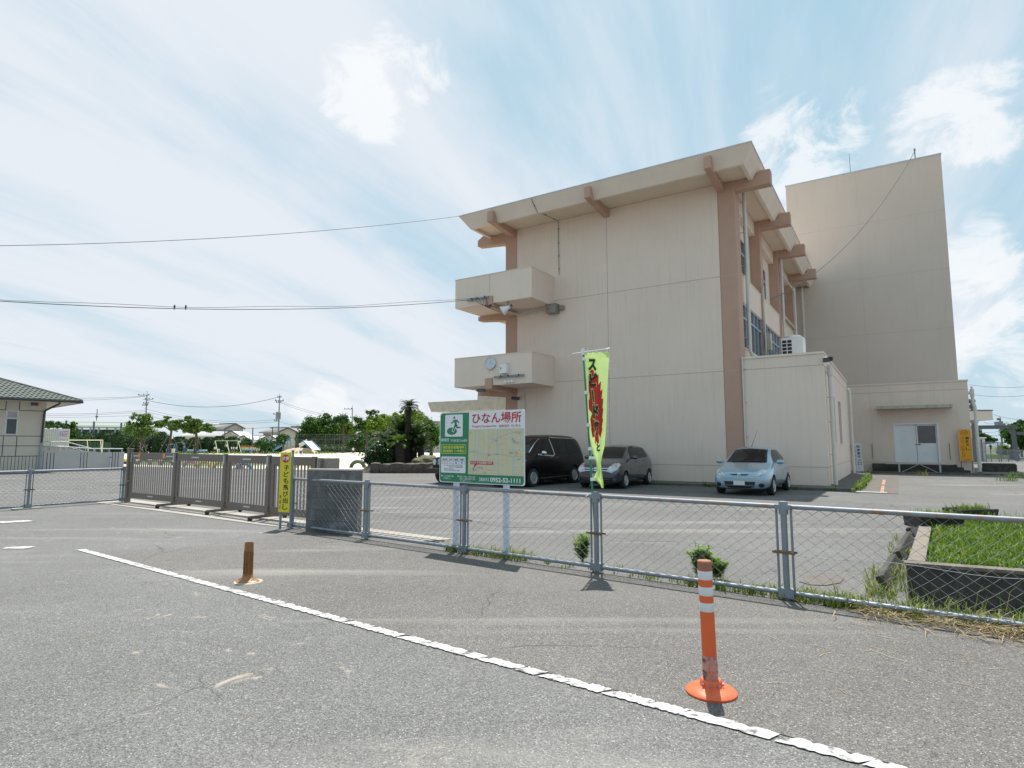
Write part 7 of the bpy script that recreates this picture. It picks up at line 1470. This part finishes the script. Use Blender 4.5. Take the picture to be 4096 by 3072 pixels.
for X, lb in ((1190, 'grey fence post left of the two-storey house corner'), (1640, 'tall thin grey post right of the two-storey house'), (1958, 'grey post in front of the tile-roofed house by the utility pole')):
    o = at(*Bz(X, 1000), 140); o.z = 0; t = thing('net_post', lb, 'post', o, 0, 'net posts behind the hedge'); m = MB(); m.tube([(0, 0, 0), (0, 0, at(*Bz(X, 648 if X < 1900 else 640), 140).z)], .12, 6); m.build('pole', M_dark, t)
M_pole = pm('utility_pole_concrete', (.16, .165, .18), .8, var=.1)
def upole(label, f, X, top, Y, arms, extra=None, r_=.2, Xb=None):
    o = at(*f(Xb or X, 1000), Y); o.z = 0; tp = at(*f(X, top), Y)-o; t = thing('utility_pole', label, 'utility pole', o, 0); 
    m = MB(); m.tube([(0, 0, 0), tp*.94], [r_, r_*.6], 8); m.build('pole', M_pole, t, smooth=True); m = MB(); m.tube([tp*.93, tp], .05, 5); m.build('top_rod', M_pole, t)
    for y, x0, x1 in arms: a = at(*f(x0, y), Y)-o; b_ = at(*f(x1, y), Y)-o; m = MB(); m.bar(a, b_, .14); m.build('crossarm', M_pole, t); m = MB(); [m.lathe([(.1, 0), (.14, .2), (.06, .35)], 6, a.lerp(b_, u)) for u in (.05, .5, .95)]; m.build('insulator', M_dark, t)
    return t, o
Yq = 150.0
t, _ = upole('utility pole with long top crossarm rising behind the first propped tree', A, 1765, 255, Yq, ((325, 1620, 1800), (390, 1730, 1860), (455, 1705, 1785), (487, 1690, 1775)), Xb=1730)
t, o = upole('utility pole with transformer left of the big round tree', Bz, 2085, 98, Yq, ((155, 2055, 2110), (212, 2010, 2150), (240, 2030, 2110), (430, 1985, 2090), (535, 2000, 2070)), Xb=2060)
a = at(*Bz(2075, 455), Yq)-o; m = MB(); m.lathe([(.55, -.9), (.6, -.8), (.6, .8), (.5, .9)], 12, (a.x, -.5, a.z)); m.build('transformer', pm('pole_transformer', (.22, .24, .27), .5), t, smooth=True)
upole('utility pole with a single left crossarm above the middle trees', Dz, 1037, 235, 170, ((290, 930, 1030), (405, 1010, 1055)), Xb=1027)
upole('small far utility pole top showing above the dark round tree', Dz, 900, 330, 230, ((362, 875, 945),))
def wire(p, label, r_=.03, m_=None):
    q = MB(); q.tube(p, r_, 4); return tag(q.build('power_line', M_cable), label, 'power line', 'power lines between the utility poles')
def wcat(f, a, b_, s, Y=Yq): return sag(at(*f(*a), Y), at(*f(*b_), Y), s, 20)
for i, (y0, y1, s) in enumerate(((343, 340, .55), (372, 346, .8), (585, 565, .8), (618, 590, .7), (655, 640, .5))): wire(wcat(A, (-700, y0), (1740, y1), s), ('top', 'second', 'third', 'fourth', 'lowest')[i]+' power line from the tiled house to the first utility pole')
for i, (a, b_, s) in enumerate((((-115, 190), (2060, 155), 2.2), ((-90, 340), (2060, 512), 1.6), ((-90, 385), (2060, 548), 1.4), ((-90, 430), (2060, 625), 1.8))): wire(wcat(Bz, a, b_, s), ('thick top', 'second', 'third', 'lowest')[i]+' power line between the first pole and the transformer pole', .05 if i == 0 else .03)
for i, (a, b_) in enumerate((((75, 180), (640, 355)), ((75, 205), (640, 378)), ((60, 455), (330, 500)), ((940, 365), (760, 380)))): wire(wcat(Dz, a, b_, .3), ('upper', 'second', 'low', 'far right')[i]+' power line running right from the transformer pole')

# ------------------------------------------------------------ far right: pergola, canopy, hut, fence and trees beyond the kitchen
Yr = 62.0; M_perg = pm('pergola_steel', (.10, .115, .125), .5, .2)
cpt = BW(12.3, 30, 0); o = at(*Ez(730, 1000), 52); o.z = 0; t = thing('concrete_canopy', 'flat concrete canopy slab sticking out right of the kitchen block', 'canopy', o)
def E3(X, Y_, Y, o): return at(*Ez(X, Y_), Y)-o
a = E3(400, 592, 52, o); b_ = E3(922, 748, 52, o); m = MB(); m.bx(a.x, b_.x, 0, 4, b_.z, a.z); m.build('slab', M_cream2, t); m = MB(); m.bx(a.x, b_.x+.05, -.05, 4, a.z, a.z+.08); m.build('edging', M_dark, t)
a2 = E3(400, 752, 52, o); b2 = E3(770, 790, 52, o); m = MB(); m.bx(a2.x, b2.x, .6, 3.6, b2.z, a2.z-.003); m.build('beam', M_conc, t); m = MB(); m.tube([(a.x+.9, 2.1, 0), (a.x+.9, 2.1, b2.z)], .15, 8); m.build('post', M_conc, t)
o = at(*Ez(1290, 1000), Yr); o.z = 0; t = thing('steel_pergola', 'grey steel pergola frame of square posts and beams behind the kitchen', 'pergola', o)
a = E3(560, 868, Yr, o); b_ = E3(1300, 862, Yr, o); m = MB(); m.bar(a, b_, .2, .38); m.build('beam', M_perg, t); m = MB(); m.bar((0, 0, 0), (-.25, 0, b_.z), .30, .3); m.build('post', M_perg, t); a = E3(1300, 968, Yr, o); b_ = E3(1700, 965, Yr, o); m = MB(); m.bar(a, b_, .2, .34); m.build('beam', M_perg, t)
tree('clipped_tree', 'dark clipped tree with a leaning trunk behind the steel pergola', 4055, 1835, 68, [(*Ez(1160, 990), 34, 20), (*Ez(1280, 930), 44, 26), (*Ez(1420, 960), 50, 34), (*Ez(1330, 1040), 50, 30), (*Ez(1440, 1090), 46, 30), (*Ez(1220, 1080), 30, 16)], M_mid, 5200, .11, .4, seed=31)
tree('conifer', 'dark spiky conifer tops above the clipped tree', 4085, 1835, 82, [(*Ez(1365, 800), 8, 14), (*Ez(1420, 815), 12, 10), (*Ez(1280, 820), 10, 6), (*Ez(1435, 840), 14, 10)], M_hedge, 900, .14, .12, seed=32)
tree('shrub', 'rounded green shrubs behind the white hut', 3925, 1830, 74, [(*Ez(700, 1010), 16, 8), (*Ez(780, 1035), 20, 12), (*Ez(860, 1080), 22, 12), (*Ez(920, 1085), 14, 8), (*Ez(640, 960), 12, 14)], M_mid, 2200, .12, .1, cat='shrub', seed=33)
tree('shrub', 'low pale green bushes behind the wire fence at the far right', 4040, 1830, 72, [(*Ez(1100, 1230), 20, 14), (*Ez(1200, 1260), 24, 12), (*Ez(1280, 1290), 18, 10), (*Ez(1060, 1290), 14, 8)], M_lightl, 1800, .10, .06, cat='shrub', seed=34)
Yw = 60.0; o = at(*Ez(680, 1000), Yw); o.z = 0; t = thing('white_hut', 'small white-walled hut behind the kitchen drainpipe', 'hut', o); a = E3(480, 1050, Yw, o); b_ = E3(785, 1050, Yw, o); m = MB(); m.bx(a.x, b_.x, 0, 3, 0, a.z); m.build('wall', M_cream2, t); m = MB(); m.bx(a.x, b_.x+.1, -.1, 3.1, a.z, a.z+.12); m.build('roof', M_white, t)
q = E3(700, 1000, Yw, o); m = MB(); m.tube([(q.x, -.15, 0), (q.x, -.15, a.z*.95)], .06, 6); m.build('drainpipe', M_dark, t)
Yf = 58.0; o = at(*Ez(900, 1000), Yf); o.z = 0; t = thing('wire_fence', 'grey wire mesh fence with a gate and small yellow notice at the far right', 'fence', o)
zt_ = E3(900, 1115, Yf, o).z
for X in (780, 860, 990, 1030, 1140, 1290): q = E3(X, 1000, Yf, o).x; m = MB(); m.tube([(q, 0, 0), (q, 0, zt_ if X < 1040 else zt_*.62)], .04, 6); m.build('post', M_steel, t)
x0 = E3(590, 1000, Yf, o).x; x1 = E3(1030, 1000, Yf, o).x; x2 = E3(1430, 1000, Yf, o).x; m = MB()
for z in (.1, zt_*.55, zt_): m.tube([(x0, 0, z), (x1, 0, z)], .025, 5)
for z in (.1, zt_*.6): m.tube([(x1, 0, z), (x2, 0, z)], .02, 5)
for k in range(70): x = x0+(x2-x0)*k/69; m.bx(x-.009, x+.009, -.009, .009, .1, zt_ if x < x1 else zt_*.6)
m.build('mesh', M_steel, t)
a = E3(852, 1168, Yf, o); b_ = E3(890, 1210, Yf, o); m = MB(); m.bx(a.x, b_.x, -.08, -.06, b_.z, a.z); no = m.build('notice', pm('notice_cream', (.62, .56, .36), .5), t); m = MB(); cx2 = (a.x+b_.x)/2; cz2 = (a.z+b_.z)/2; m.add([(cx2-.2, -.085, cz2+.05), (cx2, -.085, cz2+.16), (cx2+.2, -.085, cz2+.05), (cx2+.08, -.085, cz2-.02), (cx2+.08, -.085, cz2-.25), (cx2-.08, -.085, cz2-.25), (cx2-.08, -.085, cz2-.02)], [tuple(range(7))]); m.build('symbol', M_ink, no)
t, o = upole('utility pole with transformer box above the steel pergola', Ez, 1036, 690, 120, ((742, 990, 1045), (795, 1030, 1080)), Xb=1060); a = at(*Ez(1018, 825), 120)-o; m = MB(); m.bx(a.x-.5, a.x+.5, -.5, .5, a.z-.8, a.z+.6); m.build('transformer', MATS['pole_transformer'], t)
upole('dark utility pole half hidden behind the kitchen drainpipe', Ez, 560, 360, 56, ((460, 530, 610), (550, 540, 625)), r_=.17, Xb=588)
upole('short dark pole under the pergola beam', Ez, 722, 840, 100, (), r_=.14)
for i, (a, b_, Y) in enumerate((((925, 655), (1700, 685), 80), ((770, 782), (1030, 745), 110), ((520, 160), (1700, 165), 110), ((620, 330), (1700, 300), 110), ((640, 930), (1100, 900), 130), ((700, 990), (1300, 930), 130))):
    wire(sag(at(*Ez(*a), Y), at(*Ez(*b_), Y), .5, 16), ('power line right of the concrete canopy', 'short power line from the canopy to the far transformer pole', 'highest thin power line right of the tower block', 'thin power line below the highest one at the right', 'low power line under the pergola beam', 'lowest drooping line under the pergola beam')[i], .02 if Y < 100 else .025)
m = MB(); m.quad(*[gp(x, y, .014) for x, y in ((3895, 1833), (4070, 1834), (4062, 1822), (3895, 1820))]); structure('lawn', m, M_lawn)
m = MB(); a = gp(3890, 1836); b_ = gp(4140, 1836); m.bar(a+Vector((0, 0, .04)), b_+Vector((0, 0, .04)), .15, .09); structure('kerb', m, pm('dark_kerb', (.05, .05, .05), .9))
rr = random.Random(77); q = MB()
for _ in range(500): p = gp(rr.uniform(3895, 4065), rr.uniform(1823, 1833)); blades(q, p, .3, 4, rr, .3, .03, .6)
tag(q.build('verge_grass', M_weed, recalc=False), 'strip of bright grass along the far right kerb', 'grass')['kind'] = 'stuff'
q = MB()
for _ in range(420): X = rr.uniform(-19, 2); p = Vector((X, 0, 0)); p = gp(rr.uniform(700, 1330), rr.uniform(1811, 1816)); blades(q, p, .5, 3, rr, 1.2, .06, .6)
tag(q.build('far_grass', M_weed, recalc=False), 'ragged grass at the far edge of the sandy playground', 'grass')['kind'] = 'stuff'
q = MB()
for _ in range(70): p = at(rr.choice((rr.uniform(495, 620), rr.uniform(640, 790))), rr.uniform(1785, 1806), 119); p.z = rr.uniform(.3, 2.0); s_ = rr.uniform(.04, .09); q.add([p+Vector((-s_, 0, 0)), p+Vector((0, 0, -s_)), p+Vector((s_, 0, 0)), p+Vector((0, -.02, s_))], [(0, 1, 2, 3)])
tag(q.build('blossoms', leafm('pale_blossoms', (.55, .36, .36), (.75, .72, .68)), recalc=False), 'pale pink and white blossoms in front of the dark hedge', 'flowers')['kind'] = 'stuff'
bpy.context.view_layer.update()
